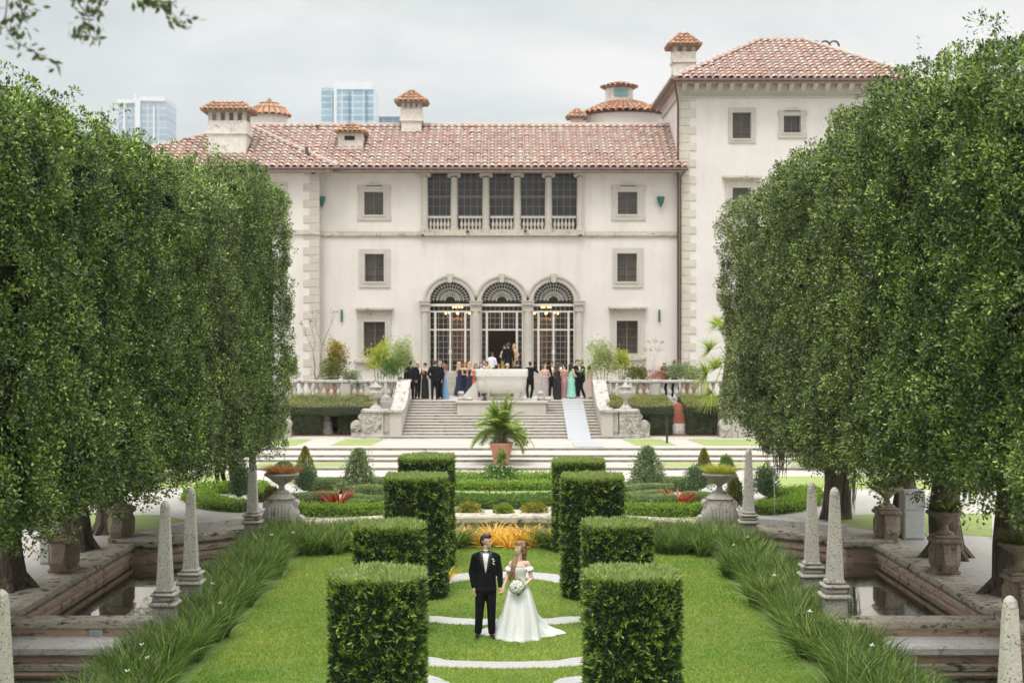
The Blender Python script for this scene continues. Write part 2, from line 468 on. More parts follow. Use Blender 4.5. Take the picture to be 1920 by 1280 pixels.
M['palm_blade'] = leafmat('palm_blade', [(0, (0.108, 0.182, 0.025)), (0.5, (0.259, 0.362, 0.052)), (0.85, (0.45, 0.548, 0.09)), (1, (0.764, 0.643, 0.216))], .4, .3, 3, .4, .4)
M['fan_blade'] = leafmat('fan_blade', [(0, (0.207, 0.276, 0.046)), (0.5, (0.391, 0.483, 0.103)), (1, (0.598, 0.598, 0.207))], .4, .4, 2, .4, .3)
M['redshrub_leaf'] = leafmat('redshrub_leaf', [(0,(.22,.18,.03)), (.5,(.34,.33,.06)), (.8,(.42,.2,.08)), (1,(.5,.4,.1))], .5, .3, 2.5, .4, .3)
M['white_petal'] = plain('white_petal', (.78,.77,.72), .6)
M['greybox2'] = plain('grey_cabinet_door', (.58,.58,.56), .45)
M['terr'] = stone('terrace_paving', (0.448,0.416,0.376), (0.560,0.528,0.488), .7, .9, (.35,.32,.28), .62, 3, .3)
M['basin'] = stone('basin_stone', (0.508,0.476,0.410), (0.607,0.582,0.533), 1.2, .8, (.36,.30,.12), .6, 2.2, .3)
M['lattice'] = plain('pale_lattice', (.22,.20,.18), .6)
M['lattice2'] = plain('thin_bars', (.36,.32,.27), .5)
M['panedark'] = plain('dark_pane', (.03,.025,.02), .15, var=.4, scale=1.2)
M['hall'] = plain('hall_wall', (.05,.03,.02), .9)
M['mid_leaf'] = leafmat('mid_leaf', [(0,(.05,.12,.02)), (.5,(.11,.21,.035)), (1,(.22,.32,.07))], .5, .3, 2, .45, .3)
M['lime_gold'] = leafmat('lime_gold_leaf', [(0,(.16,.22,.02)), (.5,(.27,.34,.04)), (1,(.38,.44,.10))], .5, .3, 2, .45, .3)
M['olivegold'] = leafmat('olive_gold_leaf', [(0,(.13,.13,.012)), (.5,(.24,.225,.02)), (1,(.36,.33,.05))], .5, .3, 3, .5, .3)
M['blue_leaf'] = leafmat('blue_green_leaf', [(0, (0.045, 0.098, 0.042)), (0.5, (0.105, 0.182, 0.079)), (1, (0.225, 0.299, 0.147))], .5, .2, 2.5, .5, .35)
M['red_blade2'] = leafmat('scarlet_blade', [(0,(.32,.03,.03)), (.5,(.48,.07,.06)), (.85,(.52,.14,.11)), (1,(.45,.2,.12))], .4, .3, 4, .35, .4)
M['yellowgreen'] = leafmat('yellow_green_leaf', [(0,(.25,.30,.03)), (.5,(.42,.46,.06)), (1,(.58,.58,.18))], .5, .3, 2.5, .4, .3)
M['redflower'] = leafmat('pink_red_flower', [(0,(.30,.06,.05)), (.5,(.45,.16,.12)), (1,(.50,.34,.28))], .5, .3, 2.5, .4, .3)
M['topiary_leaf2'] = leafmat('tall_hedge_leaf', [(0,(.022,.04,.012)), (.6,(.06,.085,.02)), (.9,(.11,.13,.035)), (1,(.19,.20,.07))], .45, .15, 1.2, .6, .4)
M['yellowtop'] = leafmat('yellow_hedge_top', [(0,(.20,.22,.035)), (.5,(.31,.32,.06)), (1,(.42,.40,.11))], .5, .3, 1, .45, .3)  # yellow-green leaf colour for the tops of the tall hedges
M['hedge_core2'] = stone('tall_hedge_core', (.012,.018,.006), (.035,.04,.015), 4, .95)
M['fig_leaf_m'] = leafmat('fig_leaf_mid', [(0, (0.019, 0.029, 0.008)), (0.5, (0.102, 0.149, 0.04)), (0.8, (0.236, 0.326, 0.088)), (1, (0.517, 0.607, 0.222))], .4, .22, 1.1, .85, .5, ((.3,.36,.3),(1.6,1.5,1.35)))  # middle version, same painted glints and dark gaps
M['oak_leaf'] = leafmat('oak_leaf', [(0,(.03,.045,.012)), (1,(.09,.12,.02))], .5, .2, 2, .3, .3)
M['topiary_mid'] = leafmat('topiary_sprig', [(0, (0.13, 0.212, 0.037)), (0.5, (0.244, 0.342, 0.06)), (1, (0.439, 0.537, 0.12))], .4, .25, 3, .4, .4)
# ------------------------------------------------------------------ the house
DH = 73.0
SH = F / DH
def hx(px, D=DH): return (px - 945) * D / F
def hz(py, D=DH): return CAMZ - (py - 610) * D / F

def tile_slope(parent, A, B, C, Dp, mat, pitch=.36, row=.40, r=.145, base=True, name='roof_tiles', rng=np.random.default_rng(5)):
    """rows of barrel tiles on the slope A-B (eave) to C-Dp (top)"""
    A, B, C, Dp = (np.array(p, float) for p in (A, B, C, Dp))
    u = (B-A)/np.linalg.norm(B-A)
    w = Dp - A; v = w - u*np.dot(w, u); Hh = np.linalg.norm(v); v /= Hh
    n = np.cross(u, v); n = n if n[2] > 0 else -n
    uB = np.dot(B-A, u); uD = np.dot(Dp-A, u); uC = np.dot(C-A, u)
    Vs, Fs = [], []; cnt = 0
    cols = max(2, int(round(uB/pitch))); p = uB/cols
    seg = 5
    for c in range(cols+1):
        uc = c*p
        vm = Hh
        if uD > 0.01 and uc < uD: vm = min(vm, Hh*uc/uD)
        if uC < uB-0.01 and uc > uC: vm = min(vm, Hh*(uB-uc)/(uB-uC))
        k = 0; t = -.06
        while t < vm - .1:
            t1 = min(t + row*1.12, vm + .03)
            jt = rng.normal(0, .008); r0 = r*(1+rng.normal(0, .05)); r1 = r0*.8
            ring = []
            for (tt, rr, lift) in ((t, r0, .045), (t1, r1, .0)):
                for s in range(seg+1):
                    a = PI*s/seg
                    ring.append(A + u*(uc+jt+rr*math.cos(a)) + v*tt + n*(rr*.85*math.sin(a)+lift-.02))
            Vs += ring
            for s in range(seg):
                Fs.append((cnt+s, cnt+s+1, cnt+seg+1+s+1, cnt+seg+1+s))
            cnt += 2*(seg+1)
            t += row
    me = np_mesh(name, np.array(Vs) - np.array(root_of(parent).location), np.array(Fs), [mat])
    o = link(name, me, parent)
    return o

def slab(mb, A, B, C, Dp, th=.12):
    A, B, C, Dp = (Vector(p) for p in (A, B, C, Dp))
    n = (B-A).cross(C-A if (C-B).length > 1e-4 else Dp-A).normalized()
    if n.z < 0: n = -n
    pts = [A, B, C, Dp] if (C-Dp).length > .01 else [A, B, C]
    k = len(pts)
    vs = [q - n*.01 for q in pts] + [q - n*th for q in pts]
    fs = [tuple(range(k)), tuple(range(2*k-1, k-1, -1))] + [(i, (i+1) % k, k+(i+1) % k, k+i) for i in range(k)]
    mb.add(vs, fs)

def ridge_line(parent, pts, r=.15, name='ridge_cap', mat=None):
    mb = MB()
    for a, b in zip(pts[:-1], pts[1:]):
        a = Vector(a); b = Vector(b); L = (b-a).length; n = max(1, int(L/.45))
        for i in range(n):
            p = a.lerp(b, i/n); q = a.lerp(b, (i+1.08)/n)
            mb.tube([p, q], [r, r*.82], 7)
    return mb.build(name, mat or M['ridge'], parent)

def wall_sheet(mb, outer, holes, y, depth):
    """vertical wall face at y (facing the viewer) with holes and their reveals"""
    rings = [outer] + holes
    allp = [p for r in rings for p in r]
    tri = tessellate_polygon([[Vector((p[0], p[1], 0)) for p in r] for r in rings])
    fs = []
    for t in tri:
        a, b, c = (allp[i] for i in t)
        cr = (b[0]-a[0])*(c[1]-a[1])-(b[1]-a[1])*(c[0]-a[0])
        fs.append(tuple(t) if cr > 0 else tuple(t[::-1]))
    mb.add([(p[0], y, p[1]) for p in allp], fs)
    for h in holes:
        n = len(h)
        mb.add([(p[0], y, p[1]) for p in h] + [(p[0], y+depth, p[1]) for p in h], [(i, n+i, n+(i+1) % n, (i+1) % n) for i in range(n)])

def rect(x0, x1, z0, z1): return [(x0, z0), (x1, z0), (x1, z1), (x0, z1)]
def frame_mb(mb, x0, x1, z0, z1, ox0, ox1, oz0, oz1, y0, y1):
    """picture-frame stone surround"""
    mb.box(ox0, x0, y0, y1, oz0, oz1); mb.box(x1, ox1, y0, y1, oz0, oz1)
    mb.box(x0, x1, y0+.004, y1, z1, oz1); mb.box(x0, x1, y0+.004, y1, oz0, z0)

villa = thing('villa', 'large cream stucco villa with tiled roofs, square tower, arched doors and loggia across the back', 'villa', (0, 74, 2.0))

def window(px, py, spx, spy, y, kind='plain', cornice=None, sill=None, D=DH, curtain=False, scallop=False, label=None):
    x0, x1 = hx(px[0], D), hx(px[1], D); z1, z0 = hz(py[0], D), hz(py[1], D)
    fr = MB(); yy = y+.22; b = .045
    fr.box(x0, x0+b, yy, yy+.06, z0, z1); fr.box(x1-b, x1, yy, yy+.06, z0, z1)
    fr.box(x0+b, x1-b, yy+.002, yy+.06, z0, z0+b); fr.box(x0+b, x1-b, yy+.002, yy+.06, z1-b, z1)
    xm = (x0+x1)/2
    fr.box(xm-.03, xm+.03, yy+.004, yy+.058, z0+b, z1-b)
    for k in (1, 2, 3):
        zz = z0+(z1-z0)*k/4
        fr.box(x0+b, xm-.03, yy+.01, yy+.05, zz-.012, zz+.012); fr.box(xm+.03, x1-b, yy+.01, yy+.05, zz-.012, zz+.012)
    w = fr.build('window', M['windowwood'], villa)
    if label: w['label'] = label
    MB().box(x0+.01, x1-.01, yy+.062, yy+.09, z0+.01, z1-.01).build('pane', M['panebrown'], w)
    if curtain:
        cb = MB()
        cb.box(xm-.09, xm+.07, yy+.10, yy+.13, z0+.1, z1-.35*(z1-z0)); cb.box(x0+.1, x1-.1, yy+.14, yy+.16, z1-.3*(z1-z0), z1-.22*(z1-z0))
        cb.build('blind', M['shutterlight'], w)
    s = MB(); X0, X1, Z1, Z0 = hx(spx[0], D), hx(spx[1], D), hz(spy[0], D), hz(spy[1], D)
    frame_mb(s, x0, x1, z0, z1, X0, X1, Z0, Z1, y-.07, y+.02)
    s.box(x0-.09, x0, y-.1, y-.05, z0-.09, z1+.09); s.box(x1, x1+.09, y-.1, y-.05, z0-.09, z1+.09)
    s.box(x0, x1, y-.098, y-.05, z1, z1+.09); s.box(x0, x1, y-.098, y-.05, z0-.09, z0)
    if scallop:
        n = 10; pts = [((X0+X1)/2 + .42*math.cos(PI*i/n), Z1-.05+.2*math.sin(PI*i/n)) for i in range(n+1)]
        s.prism(pts, y-.066, y+.02)
        for zz in (Z0+.1, Z1-.12): s.box(X0-.06, X1+.06, y-.06, y+.01, zz-.14, zz+.12)
    s.build('surround', M['trim'], w)
    if cornice:
        cx0, cx1, cy0, cy1 = cornice
        c = MB(); a0, a1, c1, c0 = hx(cx0, D), hx(cx1, D), hz(cy0, D), hz(cy1, D)
        c.box(a0, a1, y-.32, y, c0+.09, c1); c.box(a0+.08, a1-.08, y-.2, y, c0, c0+.09)
        c.box(X0, X1, y-.09, y, Z1, c0)
        c.build('cornice', M['trimw'], w)
    if sill:
        cx0, cx1, cy0, cy1 = sill
        c = MB(); a0, a1, c1, c0 = hx(cx0, D), hx(cx1, D), hz(cy0, D), hz(cy1, D)
        c.bbox(a0, a1, y-.28, y, c0, c1, .03); c.build('sill', M['trimw'], w)
    return rect(x0, x1, z0, z1)

M['windowwood'] = plain('window_wood', (.13,.11,.09), .6)
M['trimw'] = stone('weathered_trim', (.36,.32,.26), (.60,.54,.45), 1.6, .88, (.16,.14,.11), .55, 5, .4)
def panemat():
    m, nt, b = newmat('brown_pane')
    n1 = noise(nt, 1.3, 3, .5, objco(nt, (1,1,.5), world=True))
    nt.links.new(ramp(nt, n1, [(.3, (.055,.042,.034)), (.7, (.105,.085,.07))]), b.inputs['Base Color'])
    b.inputs['Roughness'].default_value = .12; return m
M['panebrown'] = panemat()
M['shutterlight'] = plain('pale_blind', (.30,.27,.23), .8)

# --- windows of the main front
holes = []
yF = 73.0
holes.append(window((683,719),(360,403),(672,731),(348,412), yF, scallop=True, curtain=True))
holes.append(window((1158,1195),(360,402),(1148,1208),(348,412), yF, scallop=True))
holes.append(window((684,720),(476,528),(673,731),(467,539), yF, curtain=True))
holes.append(window((1157,1194),(475,528),(1149,1206),(465,539), yF))
holes.append(window((682,722),(603,668),(671,733),(590,672), yF, cornice=(667,738,577,584), sill=(664,741,672,680)))
holes.append(window((1156,1196),(601,663),(1145,1208),(588,667), yF, cornice=(1141,1213,575,582), sill=(1142,1211,667,675)))
# loggia opening
LG = (799, 1086, 323, 434)
holes.append(rect(hx(LG[0]), hx(LG[1]), hz(LG[3]), hz(LG[2])))
# arches
ARC = [(805, 883), (902, 980), (999, 1077)]
spring, thr = hz(567), hz(696)
for a, b in ARC:
    x0, x1 = hx(a), hx(b); cx, r = (x0+x1)/2, (x1-x0)/2
    h = [(x0, thr), (x1, thr)] + [(cx + r*math.cos(PI*i/24), spring + r*1.02*math.sin(PI*i/24)) for i in range(25)]
    holes.append(h)
wl = MB()
wall_sheet(wl, [(hx(597), 2.0), (hx(1275), 2.0), (hx(1275), hz(312)), (hx(597), hz(312))], holes, yF, .45)
wl.build('front_wall', M['stucco'], villa)
# wing wall and side return, window in it
wg = MB(); yW = 72.35
wh = [window((497,531),(357,405),(486,542),(345,414), yW)]
wall_sheet(wg, [(hx(150), 2.0), (hx(598, yW), 2.0), (hx(598, yW), hz(312)), (hx(150), hz(312))], wh, yW, .3)
wg.add([(hx(598,yW), yW, 2.0), (hx(598,yW), 73.3, 2.0), (hx(598,yW), 73.3, hz(312)), (hx(598,yW), yW, hz(312))], [(0,1,2,3)])
wg.build('wing_wall', M['stucco'], villa)
# quoins of the wing corner
q = MB()
z = 2.3; k = 0
while z < hz(322):
    L = .78 if k % 2 else .46
    z2 = min(z+.40, hz(318))
    q.bbox(hx(598,yW)-L, hx(598,yW)+.03, yW-.035, yW+.05, z, z2-.012, .012)
    z += .40; k += 1
q.build('quoins', M['trim'], villa)
# string course
sc_ = MB()
sc_.box(hx(598), hx(790), yF-.12, yF, hz(442), hz(434)); sc_.box(hx(1095), hx(1273), yF-.12, yF, hz(442), hz(434))
sc_.box(hx(598), hx(1273), yF-.06, yF-.001, hz(445), hz(442))
sc_.box(hx(150), hx(598,yW)+.05, yW-.12, yW, hz(441), hz(433))
sc_.box(hx(788), hx(1097), yF-.2, yF-.002, hz(442), hz(433))
sc_.build('string_course', M['trimw'], villa)
# frieze under the eave
fz = MB()
fz.box(hx(598), hx(1273), yF-.08, yF-.003, hz(322), hz(312)); fz.box(hx(150), hx(598,yW)+.02, yW-.08, yW-.003, hz(322), hz(312))
fz.build('eave_frieze', M['trim'], villa)
# loggia: columns, balusters, lattice windows
lg = MB(); lg.box(hx(790), hx(LG[0]), yF-.1, yF+.02, hz(433), hz(322)); lg.box(hx(LG[1]), hx(1095), yF-.1, yF+.02, hz(433), hz(322))
lg.box(hx(790), hx(1095), yF-.12, yF+.02, hz(323), hz(316))
lg.build('loggia_surround', M['trim'], villa)
def ionic(parent, cx, cy, z0, z1, r, name='column'):
    c = MB()
    c.lathe([(r*1.35,0),(r*1.35,.07),(r*1.15,.1),(r*1.25,.16),(r,.2),(r*1.02,(z1-z0)*.4),(r*.86,z1-z0-.3),(r*.95,z1-z0-.27)], (cx,cy,z0), 18)
    col = c.build(name, M['trim'], parent, smooth=True)
    k = MB()
    k.box(cx-r*1.5, cx+r*1.5, cy-r*1.1, cy+r*1.1, z1-.07, z1)
    k.box(cx-r*1.25, cx+r*1.25, cy-r*.95, cy+r*.95, z1-.18, z1-.07)
    for s in (-1, 1):
        n = 12; pp = [(cx+s*r*1.3 + .1*math.cos(2*PI*i/n), z1-.17 + .1*math.sin(2*PI*i/n)) for i in range(n)]
        k.prism(pp, cy-r*1.08, cy+r*1.08)
    k.build('capital', M['trim'], col)
    return col
for px in (911-59.5, 911, 970, 1028.5):
    ionic(villa, hx(px), yF+.12, hz(433), hz(323), .19)
for px in (797, 1087):
    ionic(villa, hx(px), yF-.02, hz(433), hz(323), .16)
BAL = [(.05,0),(.075,.02),(.075,.07),(.045,.1),(.1,.22),(.105,.3),(.055,.45),(.042,.55),(.065,.6),(.065,.66)]
def baluster(parent, c, h, w=1.0, mat=None, n=10, name='baluster'):
    return MB().lathe([(r*w, z*h/.66) for r, z in BAL], c, n).build(name, mat or M['trim'], parent, smooth=True)
bays = [(804,844),(862,903),(921,962),(979,1020),(1037,1078)]
for a, b in bays:
    r_ = MB(); r_.box(hx(a-2), hx(b+2), yF-.02, yF+.22, hz(409), hz(405)); r_.box(hx(a-2), hx(b+2), yF-.0, yF+.2, hz(434), hz(430))
    rail = r_.build('balustrade_rail', M['trim'], villa)
    nb = 6
    for i in range(nb):
        x = hx(a) + (hx(b)-hx(a))*(i+.5)/nb
        baluster(rail, (x, yF+.1, hz(430)), hz(409)-hz(430), .8, n=8)
    lw = MB(); x0, x1 = hx(a-4), hx(b+4); y0 = yF+.42
    for i in range(5):
        x = x0+(x1-x0)*i/4; lw.box(x-.012, x+.012, y0, y0+.02, hz(433), hz(323))
    for i in range(8):
        zz = hz(433)+(hz(323)-hz(433))*i/7; lw.box(x0, x1, y0+.002, y0+.018, zz-.01, zz+.01)
    lw.box(x0, x1, y0-.01, y0+.03, hz(368), hz(366))
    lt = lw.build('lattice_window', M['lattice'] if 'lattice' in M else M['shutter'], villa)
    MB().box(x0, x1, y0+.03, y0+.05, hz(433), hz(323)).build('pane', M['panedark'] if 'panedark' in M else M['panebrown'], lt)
# arches
for i, (a, b) in enumerate(ARC):
    x0, x1 = hx(a), hx(b); cx, r = (x0+x1)/2, (x1-x0)/2
    av = MB(); n = 28
    for (ra, rb, y0) in ((r+.01, r+.22, yF-.09), (r+.22, r+.32, yF-.15)):
        for k in range(n):
            t0, t1 = PI*k/n, PI*(k+1)/n
            P = [(cx+ra*math.cos(t0), spring+ra*math.sin(t0)), (cx+rb*math.cos(t0), spring+rb*math.sin(t0)), (cx+rb*math.cos(t1), spring+rb*math.sin(t1)), (cx+ra*math.cos(t1), spring+ra*math.sin(t1))]
            av.add([(p[0], y0, p[1]) for p in P]+[(p[0], yF+.01, p[1]) for p in P], [(0,1,2,3),(1,5,6,2),(3,7,4,0),(7,6,5,4)])
    arch = av.build('arch_moulding', M['trim'], villa)
    MB().prism([(cx-.1, spring+r-.05), (cx+.1, spring+r-.05), (cx+.16, spring+r+.4), (cx-.16, spring+r+.4)], yF-.22, yF+.02).build('keystone', M['trim'], arch)
for px, w in ((797, 15), (892.5, 18), (989.5, 18), (1085, 15)):
    cx = hx(px); hw = w/SH/2
    c = MB(); c.lathe([(hw*1.15,0),(hw*1.15,.15),(hw,.22),(hw*1.0,1.6),(hw*.9,spring-thr-.45)], (cx, yF-.08, thr), 18)
    c.box(cx-hw*1.25, cx+hw*1.25, yF-.38, yF+.05, thr-.01, thr+.14)
    p_ = c.build('door_column', M['trim'], villa, smooth=True)
    k = MB(); k.box(cx-hw*1.3, cx+hw*1.3, yF-.36, yF+.03, spring-.12, spring+.04); k.box(cx-hw*1.1, cx+hw*1.1, yF-.3, yF+.03, spring-.45, spring-.38)
    k.box(cx-hw*1.0, cx+hw*1.0, yF-.26, yF+.03, spring-.38, spring-.12); k.box(cx-hw*1.5, cx+hw*1.5, yF-.4, yF+.03, spring+.04, spring+.1)
    k.build('capital', M['trim'], p_)
# glazed doors
for i, (a, b) in enumerate(ARC):
    x0, x1 = hx(a), hx(b); cx, r = (x0+x1)/2, (x1-x0)/2; y0 = yF+.18
    d = MB(); zt = hz(572)
    d.box(x0, x1, y0-.04, y0+.04, zt-.05, zt+.07)
    d.box(x0, x1, y0-.035, y0+.035, hz(584)-.04, hz(584)+.04)
    d.box(x0, x1, y0-.035, y0+.035, hz(618)-.04, hz(618)+.04)
    xl, xr = x0+.28*r, x1-.28*r
    for x in (xl, xr): d.box(x-.05, x+.05, y0-.06, y0+.06, thr, hz(584)-.04)
    if i != 1: d.box(cx-.045, cx+.045, y0-.06, y0+.06, thr, hz(584)-.04); d.box(cx-.07, cx+.07, y0-.1, y0, hz(664), hz(656))
    else: d.box(cx-.03, cx+.03, y0-.03, y0+.03, hz(618)+.04, hz(584)-.04)
    d.box(x0, x0+.04, y0-.03, y0+.03, thr, zt); d.box(x1-.04, x1, y0-.03, y0+.03, thr, zt)
    dr = d.build('arched_door', M['whitepaint'], villa)
    g = MB(); z = thr; nr = 0
    while z < zt:
        if i == 1 and z < hz(620):
            g.box(x0, xl, y0-.012, y0+.012, z-.010, z+.010); g.box(xr, x1, y0-.012, y0+.012, z-.010, z+.010)
        else: g.box(x0, x1, y0-.012, y0+.012, z-.010, z+.010)
        z += .30
    nv = 9
    for k in range(1, nv):
        x = x0+(x1-x0)*k/nv
        zb = hz(618) if (i == 1 and xl < x < xr) else thr
        g.box(x-.009, x+.009, y0-.010, y0+.010, zb, zt)
    g.build('lattice', M['lattice2'] if 'lattice2' in M else M['whitepaint'], dr)
    f = MB()
    for k in range(1, 18):
        t = PI*k/18
        f.tube([(cx+.26*r*math.cos(t), y0, spring+.1+.26*r*math.sin(t)), (cx+(r-.02)*math.cos(t), y0, spring+.02+(r-.04)*math.sin(t))], .012, 5)
    for rr in (.26, .45, .64, .82, .97):
        f.tube([(cx+rr*r*math.cos(PI*k/20), y0, spring+.07+rr*(r-.05)*math.sin(PI*k/20)) for k in range(21)], .013, 5)
    f.build('fanlight', M['whitepaint'], dr)
    gl = MB(); y1 = y0+.05
    pts = [(x0, hz(618)), (x1, hz(618))] + [(cx+r*math.cos(PI*k/24), spring+r*math.sin(PI*k/24)) for k in range(25)]
    gl.prism(pts, y1, y1+.01)
    if i != 1: gl.box(x0, x1, y1, y1+.01, thr, hz(618)-.001)
    else: gl.box(x0, xl, y1, y1+.01, thr, hz(618)-.001); gl.box(xr, x1, y1, y1+.01, thr, hz(618)-.001)
    gl.build('glass', M['glass'], dr)
# room behind the arches, gallery behind the loggia
rm = MB()
def inner_box(mb, x0, x1, y0, y1, z0, z1):
    vs = [(x0,y0,z0),(x1,y0,z0),(x1,y1,z0),(x0,y1,z0),(x0,y0,z1),(x1,y0,z1),(x1,y1,z1),(x0,y1,z1)]
    mb.add(vs, [(0,1,2,3),(4,7,6,5),(1,5,6,2),(2,6,7,3),(3,7,4,0)])
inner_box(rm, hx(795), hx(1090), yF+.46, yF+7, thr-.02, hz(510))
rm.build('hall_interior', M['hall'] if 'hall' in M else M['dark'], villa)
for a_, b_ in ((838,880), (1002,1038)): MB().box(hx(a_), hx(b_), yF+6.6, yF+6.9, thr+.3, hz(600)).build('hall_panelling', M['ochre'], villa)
# doorway floor and steps
st = MB()
for k in range(5):
    z1 = thr-.02-k*.22; y1 = yF-.05-k*.32
    st.box(hx(785)-.2*k, hx(1100)+.2*k, y1-.32, yF+.3 if k == 0 else y1, 2.0, z1)
st.build('door_steps', M['step'], villa)
for a_, b_ in ((hx(598), hx(785)-1), (hx(1100)+1, hx(1273))): MB().box(a_, b_, yF-.1, yF, 2.0, 2.6).build('plinth', M['trim'], villa)
# --- main roof
zE, zR = hz(313, 72.2), hz(236, 77)
xl, xr = hx(464, 77), 9.12
rf = MB(); slab(rf, (xl, 72.2, zE), (xr, 72.2, zE), (xr, 77, zR), (xl, 77, zR), .16)
slab(rf, (xr, 82, zE), (xl-5, 82, zE), (xl, 77, zR), (xr, 77, zR), .16)
rf.box(xl, xr, 72.25, 73.1, zE-.24, zE-.14)
roof = rf.build('roof', M['mortar'], villa)
tile_slope(roof, (-9.6, 72.2, zE), (xr, 72.2, zE), (xr, 77, zR), (-9.6, 77, zR), M['roof'], name='tiles')
tile_slope(roof, (xl, 72.2, zE), (-9.7, 72.2, zE), (-9.7, 77, zR), (xl, 77, zR), M['roof'], name='tiles')
ridge_line(roof, [(xl, 77, zR+.03), (xr, 77, zR+.03)])
g_ = MB(); g_.tube([(hx(600,72.1), 72.05, zE-.1), (xr+.1, 72.05, zE-.13)], .07, 8); g_.tube([(hx(150,71.5), 71.55, zE-.15), (hx(634,71.6), 71.55, zE-.15)], .07, 8)
g_.build('gutter', M['gutter'], roof)
# wing roof
A = W(130, 313, 71.7); B = W(634, 313, 71.7); Cc = W(464, 235, 76.9)
wr = MB(); slab(wr, A, B, Cc, Cc, .14); wr.box(A.x, B.x-.3, 71.75, 72.4, zE-.3, zE-.16)
wr.add([(B.x, 71.7, zE-.1), (B.x, 73.2, zE-.1), tuple(Cc - Vector((0,0,.15)))], [(0,1,2)])
wro = wr.build('wing_roof', M['mortar'], villa)
tile_slope(wro, A, B, Cc, Cc, M['roof'], name='tiles')
ridge_line(wro, [B+Vector((0,0,.06)), Cc+Vector((0,0,.06))], .13); ridge_line(wro, [A, Cc+Vector((0,0,.05))], .13)

def cap_roof(parent, cx, cy, ex, ey, z0, z1, tx=0.12, ty=0.12, mat=None, pitch=.26):
    mat = mat or M['roof_orange']
    m = MB(); E = [(cx-ex,cy-ey,z0),(cx+ex,cy-ey,z0),(cx+ex,cy+ey,z0),(cx-ex,cy+ey,z0)]
    T = [(cx-tx,cy-ty,z1),(cx+tx,cy-ty,z1),(cx+tx,cy+ty,z1),(cx-tx,cy+ty,z1)]
    vs = E+T+[(x,y,z-.09) for x,y,z in E]
    m.add(vs, [(0,1,5,4),(1,2,6,5),(2,3,7,6),(3,0,4,7),(4,5,6,7),(0,8,9,1),(1,9,10,2),(2,10,11,3),(3,11,8,0),(8,11,10,9)])
    cap = m.build('chimney_cap', M['mortar_o'], parent)
    for k in range(4):
        j = (k+1) % 4
        tile_slope(cap, E[k], E[j], T[j], T[k], mat, pitch, .3, pitch*.4, name='tiles', rng=np.random.default_rng(11+k))
    for k in range(4): ridge_line(cap, [E[k], T[k]], .09, mat=M['capridge'])
    return cap
M['mortar_o'] = stone('cap_mortar', (.16,.09,.05), (.30,.19,.11), 4, .95)
M['capridge'] = stone('cap_ridge', (.34,.16,.08), (.45,.28,.18), 5, .9, (.17,.15,.1), .5, 6)
def chimney(px0, px1, pcap, peave, popen, pbody, pbase, D, capx, npier=3, cap_top=.12, mat='trim', dep=None, label=None, arched=True):
    x0, x1 = hx(px0, D), hx(px1, D); w = x1-x0; dep = dep or w; y0 = D; y1 = D+dep
    zc, ze, zo, zb, z0 = (hz(p, D) for p in (pcap, peave, popen, pbody, pbase))
    m = MB(); m.box(x0+.04, x1-.04, y0+.04, y1-.04, z0-1.2, zb-.14)
    m.box(x0-.05, x1+.05, y0-.05, y1+.05, zb-.14, zb); m.box(x0, x1, y0, y1, zb, zo)
    ch = m.build('chimney', M['chimstucco'], villa)
    if label: ch['label'] = label
    m = MB()
    for k in range(npier+1):
        xx = x0+.03+(w-.06-.2)*k/npier
        m.box(xx, xx+.2, y0+.03, y0+.22, zo, ze); m.box(xx, xx+.2, y1-.22, y1-.03, zo, ze)
    m.box(x0+.03, x1-.03, y0+.031, y1-.031, ze-.1, ze-.002)
    m.build('chimney_vent', M['trim'], ch)
    cap_roof(ch, (x0+x1)/2, (y0+y1)/2, (hx(capx[1], D)-hx(capx[0], D))/2, dep/2+.3, ze, zc, cap_top, min(cap_top, dep*.3))
    return ch
M['chimstucco'] = stone('chimney_stucco', (.52,.48,.42), (.74,.70,.64), .8, .9, (.35,.31,.26), .56, 2.5, .3)
chimney(389, 462, 190, 206, 226, 246, 292, 73.2, (378, 472), 4, .75, dep=1.4)
chimney(751, 791, 168, 190, 204, 222, 256, 76.2, (741, 799), 3, .1)
c3 = MB(); D3 = 74.2
c3.box(hx(634,D3), hx(680,D3), D3, D3+1.2, hz(300,D3), hz(249,D3)); ch3 = c3.build('chimney', M['chimstucco'], villa)
MB().box(hx(646,D3), hx(665,D3), D3-.02, D3+.1, hz(263,D3), hz(255,D3)).build('chimney_vent', M['dark'], ch3)
cap_roof(ch3, hx(657,D3), D3+.6, (hx(684,D3)-hx(630,D3))/2, .85, hz(247,D3), hz(230,D3), .08)
